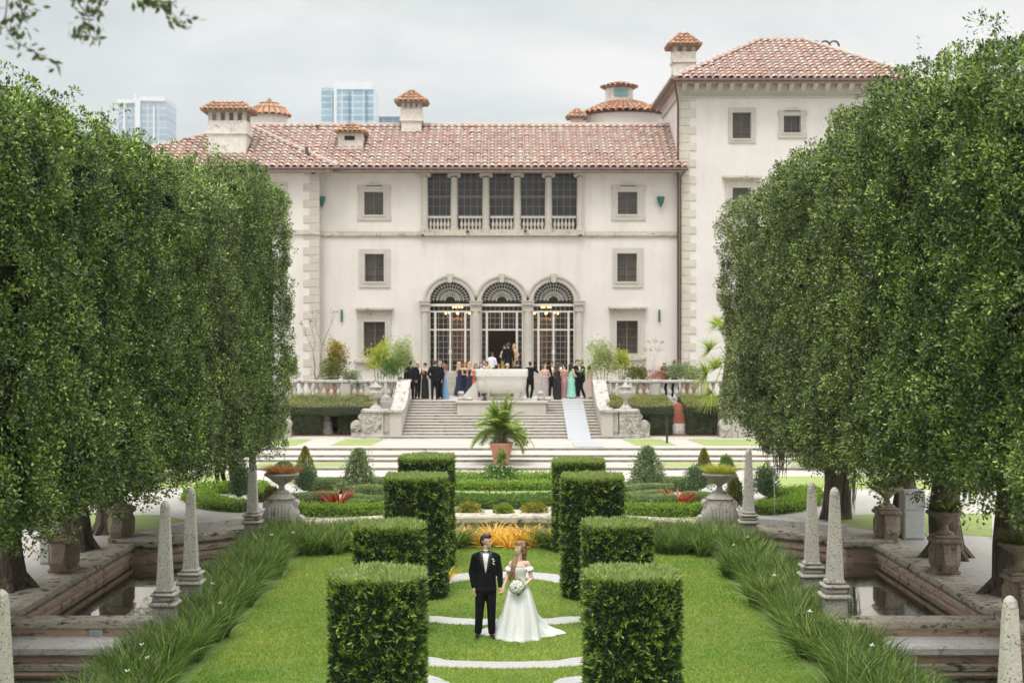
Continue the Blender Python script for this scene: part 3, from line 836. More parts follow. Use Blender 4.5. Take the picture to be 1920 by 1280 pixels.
# orange dome turret behind the ridge
Dd = 80.0; td = MB(); td.lathe([(1.0,0),(1.0,1.2),(1.1,1.22),(1.1,1.3)], (hx(505,Dd), Dd, hz(262,Dd)), 20)
tur = td.build('round_turret', M['chimstucco'], villa)
def cone_tiles(parent, c, r0, r1, z0, z1, n, rows, mat, bulge=0.0, name='tiles'):
    Vs, Fs = [], []; cnt = 0; rng = np.random.default_rng(3)
    def P(t):
        return r0+(r1-r0)*t + bulge*math.sin(PI*t)*.5, z0+(z1-z0)*t + bulge*math.sin(PI*t)
    for i in range(n):
        a = 2*PI*i/n; u = np.array([-math.sin(a), math.cos(a), 0]); o = np.array([math.cos(a), math.sin(a), 0])
        for k in range(rows):
            t0, t1 = (k-.12)/rows, (k+1.05)/rows
            for (t, lift) in ((t0, .05), (t1, 0)):
                R, Z = P(t); rr = max(.03, PI*R/n*.92)
                for s in range(5):
                    b = PI*s/4
                    Vs.append(np.array(c) + o*(R+rr*.4*math.sin(b)) + u*rr*math.cos(b) + np.array([0,0,Z+rr*.75*math.sin(b)+lift]))
            for s in range(4): Fs.append((cnt+s, cnt+s+1, cnt+5+s+1, cnt+5+s))
            cnt += 10
    me = np_mesh(name, np.array(Vs)-np.array(root_of(parent).location), np.array(Fs), [mat])
    return link(name, me, parent)
zz0 = hz(262,Dd)+1.25
cm = MB(); cm.lathe([(1.12,0),(.95,.3),(.6,.62),(.08,.85)], (hx(505,Dd), Dd, zz0), 20); cmr = cm.build('turret_roof', M['mortar_o'], tur)
cone_tiles(tur, (hx(505,Dd), Dd, zz0), 1.14, .06, .0, .86, 20, 3, M['roof_orange'], .14)
MB().lathe([(.1,0),(.13,.08),(.05,.2)], (hx(505,Dd),Dd,zz0+.85), 8).build('finial', M['capridge'], tur)
# cupola
Dc = 84.0; cx = hx(1165, Dc)
cu = MB(); cu.lathe([(2.4,0),(2.4,1.2),(2.5,1.22)], (hx(1168,Dc), Dc, hz(222,Dc)-1.2), 30)
cup = cu.build('cupola_drum', M['tower_stucco'], villa)
cz = hz(220,Dc)
MB().lathe([(2.55,0),(.95,.84)], (hx(1168,Dc),Dc,cz), 30).build('cupola_roof', M['mortar_o'], cup)
cone_tiles(cup, (hx(1168,Dc),Dc,cz), 2.62, .95, 0, .85, 40, 5, M['roof_mix'] if 'roof_mix' in M else M['roof_orange'])
ln = MB(); ln.lathe([(.88,0),(.84,.1),(.84,1.0),(.9,1.02)], (hx(1161,Dc),Dc,hz(196,Dc)), 8, rot=PI/8)
lan = ln.build('lantern', M['chimstucco'], villa)
MB().box(hx(1149,Dc), hx(1176,Dc), Dc-.83, Dc-.76, hz(184,Dc), hz(170,Dc)).build('lantern_window', M['teal'], lan)
cone_tiles(lan, (hx(1161,Dc),Dc,hz(166,Dc)), 1.02, .1, 0, .38, 22, 2, M['roof_orange'])
MB().lathe([(.95,-.03),(.1,.34),(.06,.42)], (hx(1161,Dc),Dc,hz(166,Dc)), 16).build('lantern_cap', M['mortar_o'], lan)
br = MB(); br.box(hx(1190,86), hx(1262,86), 85, 88, hz(230,86), hz(214,86)); brb = br.build('rear_range', M['tower_stucco'], villa)
tile_slope(brb, W(1185,222,85), W(1266,222,85), W(1266,196,87.5), W(1185,196,87.5), M['roof_orange'], name='tiles')
bs = MB(); slab(bs, W(1185,222,85), W(1266,222,85), W(1266,196,87.5), W(1185,196,87.5)); bs.build('rear_roof', M['mortar_o'], brb)
c5 = MB(); c5.box(hx(1071,82), hx(1094,82), 82, 82.8, hz(250,82), hz(219,82)); ch5 = c5.build('chimney', M['chimstucco'], villa)
cap_roof(ch5, hx(1082,82), 82.4, .55, .55, hz(219,82), hz(204,82), .1)
# roof pipes
for px, py, D in ((594,240,76.6),(750,287,73.8),(575,281,73),(1119,285,73.9),(1514,118,74.6)):
    p = W(px, py, D); MB().tube([p-Vector((0,0,.4)), p+Vector((0,0,.15))], .09, 8).build('roof_pipe', M['gutter'], villa)
# --- tower
yT = 72.7; DT = yT
tx0 = hx(1273, yT); tx1 = hx(1672, yT)
th = [window((1373,1408),(211,260),(1366,1417),(203,268), yT, D=DT, scallop=False),
      window((1469,1501),(217,249),(1461,1511),(208,258), yT, D=DT, scallop=True),
      window((1563,1598),(211,260),(1556,1606),(203,268), yT, D=DT),
      window((1373,1408),(352,412),(1361,1420),(341,425), yT, D=DT, cornice=(1354,1427,331,338)),
      window((1563,1598),(352,412),(1551,1610),(341,425), yT, D=DT, cornice=(1544,1617,331,338)),
      window((1373,1408),(580,640),(1361,1420),(567,650), yT, D=DT, cornice=(1344,1437,546,556))]
tz1 = hz(150, yT)
tw = MB(); wall_sheet(tw, [(tx0, 2.0), (tx1, 2.0), (tx1, tz1), (tx0, tz1)], th, yT, .3)
tw.add([(tx0,yT,2),(tx0,80,2),(tx0,80,tz1),(tx0,yT,tz1),(tx1,yT,2),(tx1,80,2),(tx1,80,tz1),(tx1,yT,tz1)], [(0,3,2,1),(4,5,6,7),(1,2,6,5)])
tw.build('tower_wall', M['tower_stucco'], villa)
q = MB(); z = 2.2; k = 0
while z < hz(184, yT):
    L = .86 if k % 2 else .55; z2 = min(z+.42, hz(183,yT))
    q.bbox(tx0-.035, tx0+L, yT-.04, yT+.3, z, z2-.014, .014); z += .42; k += 1
q.build('tower_quoins', M['quoin'], villa)
t = MB(); t.box(tx0-.12, tx1+.12, yT-.12, yT, hz(184,yT), hz(180,yT)); t.box(tx0-.05, tx1+.05, yT-.05, yT-.002, hz(180,yT), hz(150,yT))
t.box(tx0-.12, tx0, yT, 80, hz(184,yT), hz(180,yT)); t.box(tx0-.049, tx0, yT, 80, hz(180,yT), hz(150,yT))
t.build('tower_frieze', M['trim'], villa)
x = tx0+.25; k = 0
while x < tx1:
    b = MB()
    b.prismx([(yT-.05, hz(170,yT)), (yT-.05, hz(152,yT)), (yT-.75, hz(152,yT)), (yT-.7, hz(157,yT)), (yT-.3, hz(163,yT))], x-.12, x+.12)
    b.build('eave_bracket', M['trim'], villa)
    x += .60; k += 1
ezl = hz(146, 71.7)
E0 = Vector((8.42, 71.7, ezl)); E1 = Vector((20.7, 71.7, ezl)); R0 = W(1423, 76, 76.5); R1 = W(1506, 75, 76.5)
R1.z = R0.z; K0 = Vector((8.42, 81.3, ezl)); K1 = Vector((20.7, 81.3, ezl))
tr_ = MB(); slab(tr_, E0, E1, R1, R0, .14); slab(tr_, K0, E0, R0, R0, .14); slab(tr_, E1, K1, R1, R1, .14); slab(tr_, K1, K0, R0, R1, .14)
tr_.box(8.5, 20.6, 71.78, 81.2, ezl-.2, ezl-.13)
troof = tr_.build('tower_roof', M['mortar'], villa)
tile_slope(troof, E0, E1, R1, R0, M['roof'], name='tiles'); tile_slope(troof, K0, E0, R0, R0, M['roof'], name='tiles')
ridge_line(troof, [E0+Vector((0,0,.05)), R0+Vector((0,0,.05)), R1+Vector((0,0,.05)), E1+Vector((0,0,.05))], .14)
MB().tube([E0+Vector((0,-.08,-.12)), E1+Vector((0,-.08,-.12))], .08, 8).tube([E0+Vector((-.08,0,-.12)), K0+Vector((-.08,0,-.12))], .08, 8).build('gutter', M['gutter'], troof)
dp = MB(); dp.tube([(8.5, 71.8, ezl-.15), (8.75, 72.5, hz(190,72.5)), (8.77, 72.6, hz(200,72.5)), (8.77, 72.6, hz(690,72.5))], .055, 8)
dp.tube([(xr-.05, 72.0, zE-.2), (8.9, 72.55, hz(330,72.5)), (8.9, 72.6, hz(690,72.5))], .045, 8)
dp.build('downpipe', M['gutter'], villa)
chimney(1262, 1305, 60, 84, 97, 112, 142, 76.5, (1255, 1315), 2, .2)
rg = MB()
for dx in (-.55, .0, .5):
    pts = [W(1547, 84, 80)+Vector((dx+.28*math.cos(PI*i/8), 0, .3*math.sin(PI*i/8)-.1)) for i in range(9)]; rg.tube(pts, .06, 6)
rg.build('rear_ridge_hoops', M['gutter'], villa)
# green lanterns and narrow fixtures
for px, py, yy in ((604,378,73.0),(1238,378,73.0)):
    l = MB(); c = (hx(px), yy-.22, hz(390)); l.lathe([(.02,0),(.06,.1),(.14,.28),(.2,.5),(.19,.56)], c, 6); l.box(c[0]-.04,c[0]+.04,c[1],yy,c[2]+.3,c[2]+.38)
    l.build('wall_lantern', M['verdigris'], villa)
for px in (641, 1236):
    b = MB(); b.box(hx(px)-.035, hx(px)+.035, yF-.1, yF, hz(603), hz(581))
    for k in range(5): b.box(hx(px)-.06, hx(px)+.06, yF-.12, yF-.101, hz(602)+k*.13, hz(602)+k*.13+.06)
    b.build('thermometer_bracket' if False else 'wall_bracket', M['verdigris'], villa)
MB().lathe([(.06,0),(.14,.04),(.14,.12),(.04,.2)], (hx(588,yW), yW-.2, hz(330)), 10).build('wall_lamp', M['metal_dark'], villa)
for px, py in ((985,436),(877,437),(793,444),(1088,444)):
    MB().lathe([(.05,0),(.09,.05),(.05,.12)], (hx(px), yF-.28, hz(py)), 8).build('spotlight', M['metal_dark'], villa)
# chandeliers
for px, lab in ((858, 'lit brass chandelier hanging behind the left arched door'), (1024, 'lit brass chandelier hanging behind the right arched door')):
    D = 76.0; cx = hx(px, D); cz = hz(590, D)
    c = thing('chandelier', lab, 'chandelier', (cx, D, cz))
    m = MB(); m.tube([(cx, D, cz-.2), (cx, D, hz(515, D))], .015, 6)
    for k in range(8):
        a = 2*PI*k/8; m.tube([(cx, D, cz-.15), (cx+.35*math.cos(a), D+.35*math.sin(a), cz-.3), (cx+.62*math.cos(a), D+.62*math.sin(a), cz+.05*(k % 2))], .02, 5)
    m.build('frame', M['capridge'], c)
    for k in range(8):
        a = 2*PI*k/8; MB().lathe([(.02,0),(.06,.05),(.02,.13)], (cx+.62*math.cos(a), D+.62*math.sin(a), cz+.02+.05*(k % 2)), 8).build('bulb', M['bulb'], c)
    for k in range(4):
        a = 2*PI*k/4+.4; MB().lathe([(.02,0),(.055,.05),(.02,.13)], (cx+.25*math.cos(a), D+.25*math.sin(a), cz+.35), 8).build('bulb', M['bulb'], c)
for px in (858, 1024):
    lt = bpy.data.lights.new('chandelier_light', 'POINT'); lt.energy = 70; lt.color = (1,.66,.36); lt.shadow_soft_size = .4
    lo = bpy.data.objects.new('chandelier_light', lt); COL.objects.link(lo); lo.location = (hx(px, 76), 76, hz(604, 76))
# ------------------------------------------------------------------ far towers
def tower(name, label, px0, px1, ptop, D, depth, mat, pieces=None):
    x0, x1 = hx(px0, D), hx(px1, D)
    t = thing(name, label, 'skyscraper', ((x0+x1)/2, D, 0))
    m = MB(); m.box(x0, x1, D, D+depth, -1, hz(ptop, D)); m.build('glass_body', mat, t)
    return t, x0, x1
def glassgrid(name, ca, cb, cl, sx=.25, sz=.28):
    m, nt, b = newmat(name)
    co = objco(nt, (1,1,1), world=True)
    br = nt.nodes.new('ShaderNodeTexBrick'); br.inputs['Scale'].default_value = 1
    mp = nt.nodes.new('ShaderNodeMapping'); mp.inputs['Rotation'].default_value = (PI/2, 0, 0)
    nt.links.new(co, mp.inputs[0]); nt.links.new(mp.outputs[0], br.inputs['Vector'])
    br.inputs['Brick Width'].default_value = 6; br.inputs['Row Height'].default_value = 3.6; br.inputs['Mortar Size'].default_value = .35
    br.offset = 0
    br.inputs['Color1'].default_value = (*ca, 1); br.inputs['Color2'].default_value = (*cb, 1); br.inputs['Mortar'].default_value = (*cl, 1)
    nt.links.new(br.outputs[0], b.inputs['Base Color']); b.inputs['Roughness'].default_value = .35
    return m
M['tower_a'] = glassgrid('tower_glass_grey', (.22,.29,.35), (.30,.37,.43), (.42,.46,.50))
M['tower_b'] = glassgrid('tower_glass_blue', (.15,.26,.34), (.24,.36,.44), (.46,.52,.55))
M['tower_c'] = glassgrid('tower_glass_dark', (.05,.12,.18), (.08,.16,.23), (.2,.28,.34))
M['towerwhite'] = plain('tower_concrete', (.55,.57,.58), .7)
DS = 800.0
t, x0, x1 = tower('skyscraper', 'pale grey glass tower behind the left trees, leftmost on the skyline', 222, 312, 190, DS, 24, M['tower_a'])
m = MB(); m.box(hx(262,DS), x1-.5, DS-1, DS+25, hz(190,DS), hz(182,DS)); m.box(x0-.6, hx(262,DS), DS-1.2, DS+25, hz(194,DS), hz(187,DS)); m.box(hx(254,DS), hx(264,DS), DS-1.5, DS, 0, hz(186,DS))
m.box(hx(232,DS), hx(236,DS), DS-1.5, DS, 0, hz(196,DS)); m.box(hx(288,DS), hx(291,DS), DS-1.5, DS, 0, hz(200,DS)); m.build('crown', M['towerwhite'], t)
MB().tube([(hx(250,DS), DS+5, hz(184,DS)), (hx(249,DS), DS+5, hz(173,DS))], .5, 6).build('antenna', M['towerwhite'], t)
t, x0, x1 = tower('skyscraper', 'tall light blue glass tower with a stepped white crown above the villa roof', 626, 703, 168, DS, 26, M['tower_b'])
m = MB(); m.box(hx(629,DS), hx(699,DS), DS-.5, DS+22, hz(168,DS), hz(154,DS)); m.box(hx(626,DS), hx(632,DS), DS-1, DS, 0, hz(160,DS)); m.build('crown', M['towerwhite'], t)
m = MB(); m.box(hx(601,DS), hx(625,DS), DS+2, DS+26, -1, hz(164,DS)); m.build('side_block', M['tower_b'], t)
m = MB(); 
for px in (623, 654, 686): m.box(hx(px,DS), hx(px+2.5,DS), DS-1.2, DS+1.9, 0, hz(172,DS))
m.build('dark_slots', M['tower_c'], t)
t, x0, x1 = tower('skyscraper', 'low dark blue glass tower beside the square chimney on the ridge', 695, 760, 219, DS+60, 30, M['tower_c'])
MB().box(x0-1, x1+1, DS+59, DS+92, hz(219,DS+60), hz(216,DS+60)).build('crown', M['towerwhite'], t)
# ------------------------------------------------------------------ ground, pools, walls
def arcD(x): return 39.0 - (abs(x)/8.3)**2*4.0
XI, XP = 6.35, 8.95         # island half width, pool outer face
arc = [(x, arcD(x)) for x in np.linspace(-8.3, 8.3, 41)]
hole = [(-XP-.3, 8), (XP+.3, 8), (XP+.3, 34.9), (8.5, 34.95)] + [(x, y+.3) for x, y in arc[::-1]] + [(-8.5, 34.95), (-XP-.3, 34.9)]
gm = MB(); gm.sheet([[(-3000,-60),(3000,-60),(3000,4000),(-3000,4000)], hole], .35)
tag(gm.build('ground', M['gravel']), kind='structure')
def sweep(mb, path, prof, closed=True):
    """prof = [(offset to the left of the path direction, z)]; path = [(x,y)]"""
    n = len(prof); vs = []; fs = []; P = [Vector((p[0], p[1], 0)) for p in path]
    for i, p in enumerate(P):
        d = (P[min(i+1, len(P)-1)] - P[max(i-1, 0)]).normalized(); nn = Vector((-d.y, d.x, 0))
        for (o, z) in prof: vs.append((p.x+nn.x*o, p.y+nn.y*o, z))
    for i in range(len(P)-1):
        for k in range(n):
            j = (k+1) % n
            fs.append((i*n+k, (i+1)*n+k, (i+1)*n+j, i*n+j))
    fs.append(tuple(range(n))); fs.append(tuple((len(P)-1)*n+k for k in range(n-1, -1, -1)))
    return mb.add(vs, fs)
# island
isl = [(-XI, 8), (XI, 8), (XI, arcD(XI)-.02)] + [(x, y-.02) for x, y in arc[::-1] if abs(x) < XI] + [(-XI, arcD(XI)-.02)]
m = MB(); m.prismz(isl, -1.6, -.01); tag(m.build('island_bank', M['coping']), kind='structure')
m = MB(); m.sheet([isl], 0.0); tag(m.build('lawn', M['lawn']), kind='structure')
# water
wp = [(XI, 26.0), (XP+.3, 26.0), (XP+.3, 34.9), (8.3, 35)] + [(x, y+.1) for x, y in arc[::-1] if XI < x < 8.3] + [(XI, arcD(XI))]
for s in (1, -1):
    p = [(s*x, y) for x, y in wp]
    m = MB(); m.sheet([p], -.12); tag(m.build('pool_water', M['water']), kind='structure')
    m = MB(); m.sheet([[(s*XI, 8), (s*(XP+.3), 8), (s*(XP+.3), 24.9), (s*XI, 24.9)]], -.47); tag(m.build('pool_water', M['water']), kind='structure')
# retaining walls with coping
def pool_wall(path, label, w=.6, ztop=.42, cat='wall', zb=-1.5, name='pool_wall'):
    c = Vector((path[len(path)//2][0], path[len(path)//2][1], zb))
    t = thing(name, label, cat, c)
    m = MB(); sweep(m, path, [(0, zb), (.5, zb), (.5, .34), (0, .34), (0, .14), (-.05, .10), (-.05, .02), (0, -.02)]); m.build('wall_face', M['pinkwall'], t)
    m = MB(); sweep(m, path, [(-.10, .22), (-.13, .26), (-.13, ztop-.05), (-.09, ztop), (w, ztop), (w+.03, ztop-.04), (w+.03, .30), (0, .30), (0, .22)]); m.build('coping', M['coping'], t)
    return t
pool_wall(arc[::-1][::1] if False else [(x, y) for x, y in arc], 'curved pink plastered garden wall with a pale stone top behind the orange bromeliads', ztop=.43)
def side_path(s):
    ys = np.linspace(9, 34.8, 30)
    return [(s*XP, y) for y in ys]
# left of path direction must point away from the pool
pool_wall([(-XP, y) for y in np.linspace(9, 34.7, 24)], 'long straight weathered stone pool wall under the left trees', ztop=.36)
pool_wall([(XP, y) for y in np.linspace(34.7, 9, 24)], 'long straight weathered stone pool wall under the right trees', ztop=.36)
for s, lab in ((-1, 'left'), (1, 'right')):
    t = thing('corner_block', f'stepped stone corner where the {lab} pool wall meets the curved wall', 'wall corner', (s*8.7, 35.1, -.4))
    m = MB(); m.bbox(min(s*8.2,s*9.0), max(s*8.2,s*9.0), 34.55, 35.3, -1.4, .26, .02); m.build('block', M['pinkwall'], t)
    m = MB(); m.bbox(min(s*8.1,s*9.5), max(s*8.1,s*9.5), 34.42, 35.6, .25, .44, .04); m.build('coping', M['coping'], t)
    # a low curb behind the curved wall
    t = thing('kerb_block', f'grey stone kerb end on the gravel behind the {lab} pool', 'kerb', (s*7.0, 37.2, .35))
    pth = [(s*x, arcD(x)+1.35) for x in np.linspace(5.9, 8.4, 12)]
    if s > 0: pth = pth
    else: pth = pth[::-1]
    m = MB(); sweep(m, pth, [(0,.35),(.45,.35),(.45,.52),(0,.52)]); m.build('stone', M['coping_light'], t)
# bridges between near and far pools
for s, lab in ((-1, 'left'), (1, 'right')):
    a, b = sorted((s*6.0, s*XP)); 
    t = thing('cross_wall', f'low weathered stone cross wall with pink plaster between the two {lab} pools', 'wall', ((a+b)/2, 25.4, -.5))
    m = MB(); m.box(a, b, 25.75, 26.1, -1.5, .16); m.box(a, b, 24.98, 25.749, -1.5, -.03); m.box(a, b, 24.93, 24.98, -1.5, -.35); m.build('wall_face', M['pinkwall'], t)
    m = MB(); m.bbox(a-.05, b+.2, 25.66, 26.18, .16, .31, .03); m.build('coping', M['coping'], t)
    m = MB(); m.bbox(a-.05, b+.1, 24.82, 25.74, -.13, .03, .03); m.build('ledge', M['coping_light'], t)
    m = MB(); m.bbox(a-.05, b+.1, 24.83, 25.0, -.40, -.27, .02); m.build('moulding', M['coping'], t)
    if s < 0:
        m = MB(); c = (-7.29, 25.72); m.bbox(c[0]-.12, c[0]+.12, c[1]-.03, c[1]+.03, -.02, .15, .01)
        for i in range(3):
            for k in range(3): m.bbox(c[0]-.09+i*.065, c[0]-.04+i*.065, c[1]-.045, c[1]-.031, .0+k*.045, .035+k*.045, .004)
        m.build('vent_grille', M['greybox'], t)
# lawn patches and beds on the parterre level
def patch(name, pts, z, mat, kind='structure'):
    P = [G(px, py, z) for px, py in pts]
    m = MB(); m.sheet([[(p.x, p.y) for p in P]], z+.004)
    return tag(m.build(name, mat), kind=kind)
patch('far_lawn', [(100,962),(300,965),(350,975),(348,984),(245,1000),(150,1003),(100,1003)], .35, M['lawn_far'])
patch('far_lawn', [(60,889),(425,887),(430,911),(360,915),(60,922)], .35, M['lawn_far'])
patch('far_lawn', [(1452,893),(1900,890),(1900,920),(1640,917),(1515,915),(1460,911)], .35, M['lawn_far'])
patch('far_lawn', [(1533,980),(1580,966),(1700,961),(1860,963),(1860,1006),(1640,995),(1590,987)], .35, M['lawn_far'])
patch('far_lawn', [(562,973),(700,969),(700,973.5),(562,980)], .35, M['lawn_far'])
patch('far_lawn', [(1190,969),(1325,970),(1325,977),(1190,974)], .35, M['lawn_far'])
patch('far_lawn', [(850,919),(1040,919),(1045,936),(845,936)], .35, M['lawn_far'])
# broad garden steps
LV = [(52.0, .35, .45), (54.0, .45, .55), (54.9, .55, .65), (56.8, .65, .75)]
m = MB()
for i, (D, z0, z1) in enumerate(LV):
    w = 24 - i*.03
    m.cm = 1; m.box(-w, w, D, 60+i*.01, z0-.12, z1-.035)
    m.cm = 0; m.box(-w-.01, w+.01, D-.03, 60+i*.01+.01, z1-.035, z1)
m.cm = 0; m.box(-24.2, 24.2, 58.0, 72.5, .60, .752)
tag(m.build('garden_steps', [M['step'], M['riser']]), kind='structure')
def strip(x0, x1, y0, y1, z, sk=0):
    m = MB(); m.sheet([[(x0, y0), (x1, y0), (x1+sk, y1), (x0+sk, y1)]], z+.006); return tag(m.build('grass_strip', M['lawn_far']), kind='structure')
strip(-20, -8.35, 57.9, 61.0, .752, .25); strip(-7.0, -5.35, 57.9, 61.0, .752, .3); strip(5.3, 6.95, 57.9, 61.0, .752, -.3); strip(8.05, 20, 57.9, 61.0, .752, -.3)
strip(-9.1, -5.7, 52.2, 53.7, .45); strip(5.7, 9.8, 52.2, 53.7, .45)
# main flight
m = MB(); n = 13; X0, X1 = -4.39, 4.17
for k in range(n):
    D = 61.4+k*.47; z1 = .752+(k+1)*.1014
    wd = .9 if k < 2 else 0
    m.cm = 1; m.box(X0-wd, X1+wd, D, D+.6+(0 if k < n-1 else 1), z1-.2, z1-.03)
    m.cm = 0; m.box(X0-wd+.002*k, X1+wd-.002*k, D-.025, D+.5, z1-.03, z1)
tag(m.build('stair_flight', [M['step'], M['riser']]), kind='structure')
# terrace
TZ = 2.07
m = MB(); m.box(-24, X0-.5, 66.5, 73, .6, TZ); m.box(X1+.5, 24, 66.5, 73, .6, TZ); m.box(X0-.5, X1+.5, 67.5, 73, .6, TZ)
tag(m.build('terrace', M['terr'] if 'terr' in M else M['gravel']), kind='structure')
# stair parapets with pedestals, scrolls and urns
def superloft(mb, prof, c, n=28, p=4.0):
    vs = []; fs = []
    for (hx_, hy_, z) in prof:
        for i in range(n):
            a = 2*PI*i/n; ca, sa = math.cos(a), math.sin(a)
            vs.append((c[0]+hx_*math.copysign(abs(ca)**(2/p), ca), c[1]+hy_*math.copysign(abs(sa)**(2/p), sa), c[2]+z))
    for k in range(len(prof)-1):
        for i in range(n):
            j = (i+1) % n; fs.append((k*n+i, k*n+j, (k+1)*n+j, (k+1)*n+i))
    fs.append(tuple(range(n-1,-1,-1))); fs.append(tuple((len(prof)-1)*n+i for i in range(n)))
    return mb.add(vs, fs)
def scroll_poly(x, z, r, s, n=18):
    return [(x+s*r*math.cos(2*PI*i/n), z+r*math.sin(2*PI*i/n)) for i in range(n)]
for s, lab, xi, xo, pa, pb in ((-1, 'left', X0, -5.17, -6.06, -5.17), (1, 'right', X1, 4.9, 4.94, 5.75)):
    t = thing('stair_parapet', f'pale stone parapet with carved end block on the {lab} side of the stairs', 'parapet', (xi, 62, .75))
    prof = [(61.6, .74), (61.6, 1.86)]
    for k in range(15):
        u = k/14; prof.append((62.5+4.3*u, 1.86+1.08*(u**1.7)))
    prof += [(67.6, 2.94), (67.6, .74)]
    a, b = sorted((xi, xi+s*.5)); m = MB(); m.prismx(prof, a, b); m.build('wall_face', M['trim'], t)
    cap = [(61.5, 1.86), (61.5, 1.96)] + [(62.5+4.3*k/14, 1.96+1.08*(k/14)**1.7) for k in range(15)] + [(67.7, 3.04), (67.7, 2.95)] + [(62.5+4.3*k/14, 1.863+1.08*(k/14)**1.7) for k in range(14, -1, -1)]
    m = MB(); m.prismx(cap, a-.06, b+.06); m.build('coping', M['trim_lichen'], t)
    a, b = sorted((xi+s*.5, xo)); m = MB(); m.box(a-.01, b, 61.75, 62.3, .74, 1.86) if b-a > .05 else None
    m.box(a, b, 61.65, 62.4, 1.86, 1.96); m.box(min(a,b), max(a,b)+0, 61.72, 61.75, 1.0, 1.7)
    m.build('panel', M['trim'], t)
    m = MB(); m.box(pa, pb, 61.55, 62.5, .74, 1.84); m.bbox(pa-.06, pb+.06, 61.48, 62.56, 1.84, 1.97, .03); m.bbox(pa-.05, pb+.05, 61.5, 62.54, .74, .9, .02)
    bl = m.build('carved_block', M['trim_lichen'], t)
    m = MB(); xc = (pa+pb)/2
    rng_ = random.Random(4+s)
    for k in range(46):
        x = rng_.uniform(pa+.1, pb-.1); z = rng_.uniform(1.0, 1.75); r = rng_.uniform(.03, .075)
        m.lathe([(r*.2,-r),(r*.8,-r*.6),(r,0),(r*.8,r*.6),(r*.2,r)], (x, 61.53, z), 7, sy=.5)
    m.build('carving', M['trim_lichen'], bl)
    xs = pa if s < 0 else pb
    m = MB(); m.prism([(xs, .74), (xs+s*.48, .74), (xs+s*.5, 1.2), (xs+s*.35, 1.3), (xs+s*.2, 1.32), (xs+s*.08, 1.6), (xs, 1.75)][::s], 61.7, 62.3)
    m.prism(scroll_poly(xs+s*.3, 1.27, .22, s), 61.66, 62.34); m.prism(scroll_poly(xs+s*.06, 1.66, .13, s), 61.66, 62.34); m.prism(scroll_poly(xs+s*.3, 1.27, .09, s), 61.6, 62.4)
    m.build('scroll', M['trim_lichen'], t)
URN = [(.27,0),(.27,.06),(.2,.1),(.1,.22),(.07,.32),(.12,.36),(.07,.4),(.22,.5),(.3,.62),(.31,.72),(.24,.8),(.22,.88),(.3,.94),(.3,.98),(.16,1.0),(.12,1.06),(.05,1.12),(.03,1.2)]
for px, lab in ((704.5, 'left'), (1173, 'right')):
    x = (px-945)*62/F
    t = thing('stone_urn', f'pale covered stone urn on the carved block at the {lab} foot of the stairs', 'urn', (x, 62, 1.97), 'urns on the stair blocks')
    MB().lathe(URN, (x, 62, 1.97), 22, lobes=11, amp=.03).build('bowl', M['trim_lichen'], t, smooth=True)
    for s in (-1, 1): MB().tube([(x+s*.28, 62, 2.55), (x+s*.42, 62, 2.7), (x+s*.4, 62, 2.86), (x+s*.27, 62, 2.9)], .03, 6).build('handle', M['trim_lichen'], t)
    h = MB(); h.bbox(x-.3, x+.3, 61.7, 62.3, 1.93, 1.99, .02); h.build('base', M['trim_lichen'], t)
# terrace balustrades
def balustrade(px_posts, label, x_end=None):
    D = 66.9; xs = [(p-945)*D/F for p in px_posts]
    t = thing('balustrade', label, 'balustrade', ((xs[0]+xs[-1])/2, D, TZ))
    m = MB(); m.bbox(xs[0]-.2, xs[-1]+.2, D-.2, D+.2, 2.9, 3.04, .03); m.build('top_rail', M['trim_lichen'], t)
    m = MB(); m.bbox(xs[0]-.2, xs[-1]+.2, D-.2, D+.2, TZ-.5, TZ+.17, .02); m.build('bottom_rail', M['trim_lichen'], t)
    for i, x in enumerate(xs):
        MB().bbox(x-.19, x+.19, D-.17, D+.17, TZ+.17, 2.9, .015).build('post', M['trim'], t)
        if i < len(xs)-1:
            n = int(round((xs[i+1]-x-.4)/.34))
            for k in range(n):
                xx = x+.2+(xs[i+1]-x-.4)*(k+.5)/n
                MB().lathe([(.1,0),(.1,.05),(.06,.08),(.11,.2),(.115,.26),(.06,.38),(.055,.44),(.085,.47),(.06,.5),(.1,.56),(.1,.66)], (xx, D, TZ+.17), 10).build('baluster', M['bal'], t, smooth=True)
M['bal'] = stone('baluster_stone', (.48,.455,.41), (.62,.59,.545), 3, .9, (.2,.18,.15), .62, 6, .4)
balustrade((440, 538, 650, 757), 'weathered stone balustrade on the terrace left of the stairs')
balustrade((1136, 1228, 1322, 1440), 'weathered stone balustrade on the terrace right of the stairs')
# fountain basin on its block
t = thing('fountain', 'large pale stone sarcophagus basin on a wide block in the middle of the stairs', 'fountain', (-.1, 65.8, 1.5))
m = MB(); m.bbox(-2.12, 1.9, 65.05, 67.4, .9, 2.04, .02); m.build('block', M['trim'], t)
m = MB(); m.bbox(-2.2, 1.98, 64.97, 67.45, 2.04, 2.17, .03); m.build('slab', M['step'], t)
m = MB(); superloft(m, [(.80,.36,.28),(1.0,.46,.33),(1.09,.52,.45),(1.13,.55,.8),(1.14,.56,.98),(1.16,.58,1.02),(1.16,.58,1.06),(1.2,.6,1.08),(1.2,.6,1.36),(1.17,.58,1.4),(1.08,.5,1.4),(1.04,.46,1.1)], (-.1, 65.85, 2.17), 44, 6)
m.build('basin', M['basin'] if 'basin' in M else M['trim'], t, smooth=35)
m = MB()
for x in (-.78, .58):
    m.bbox(x-.28, x+.28, 65.45, 66.25, 2.17, 2.34, .04); m.lathe([(.05,-.3),(.16,-.28),(.16,.28),(.05,.3)], (x, 65.5, 2.3), 12)
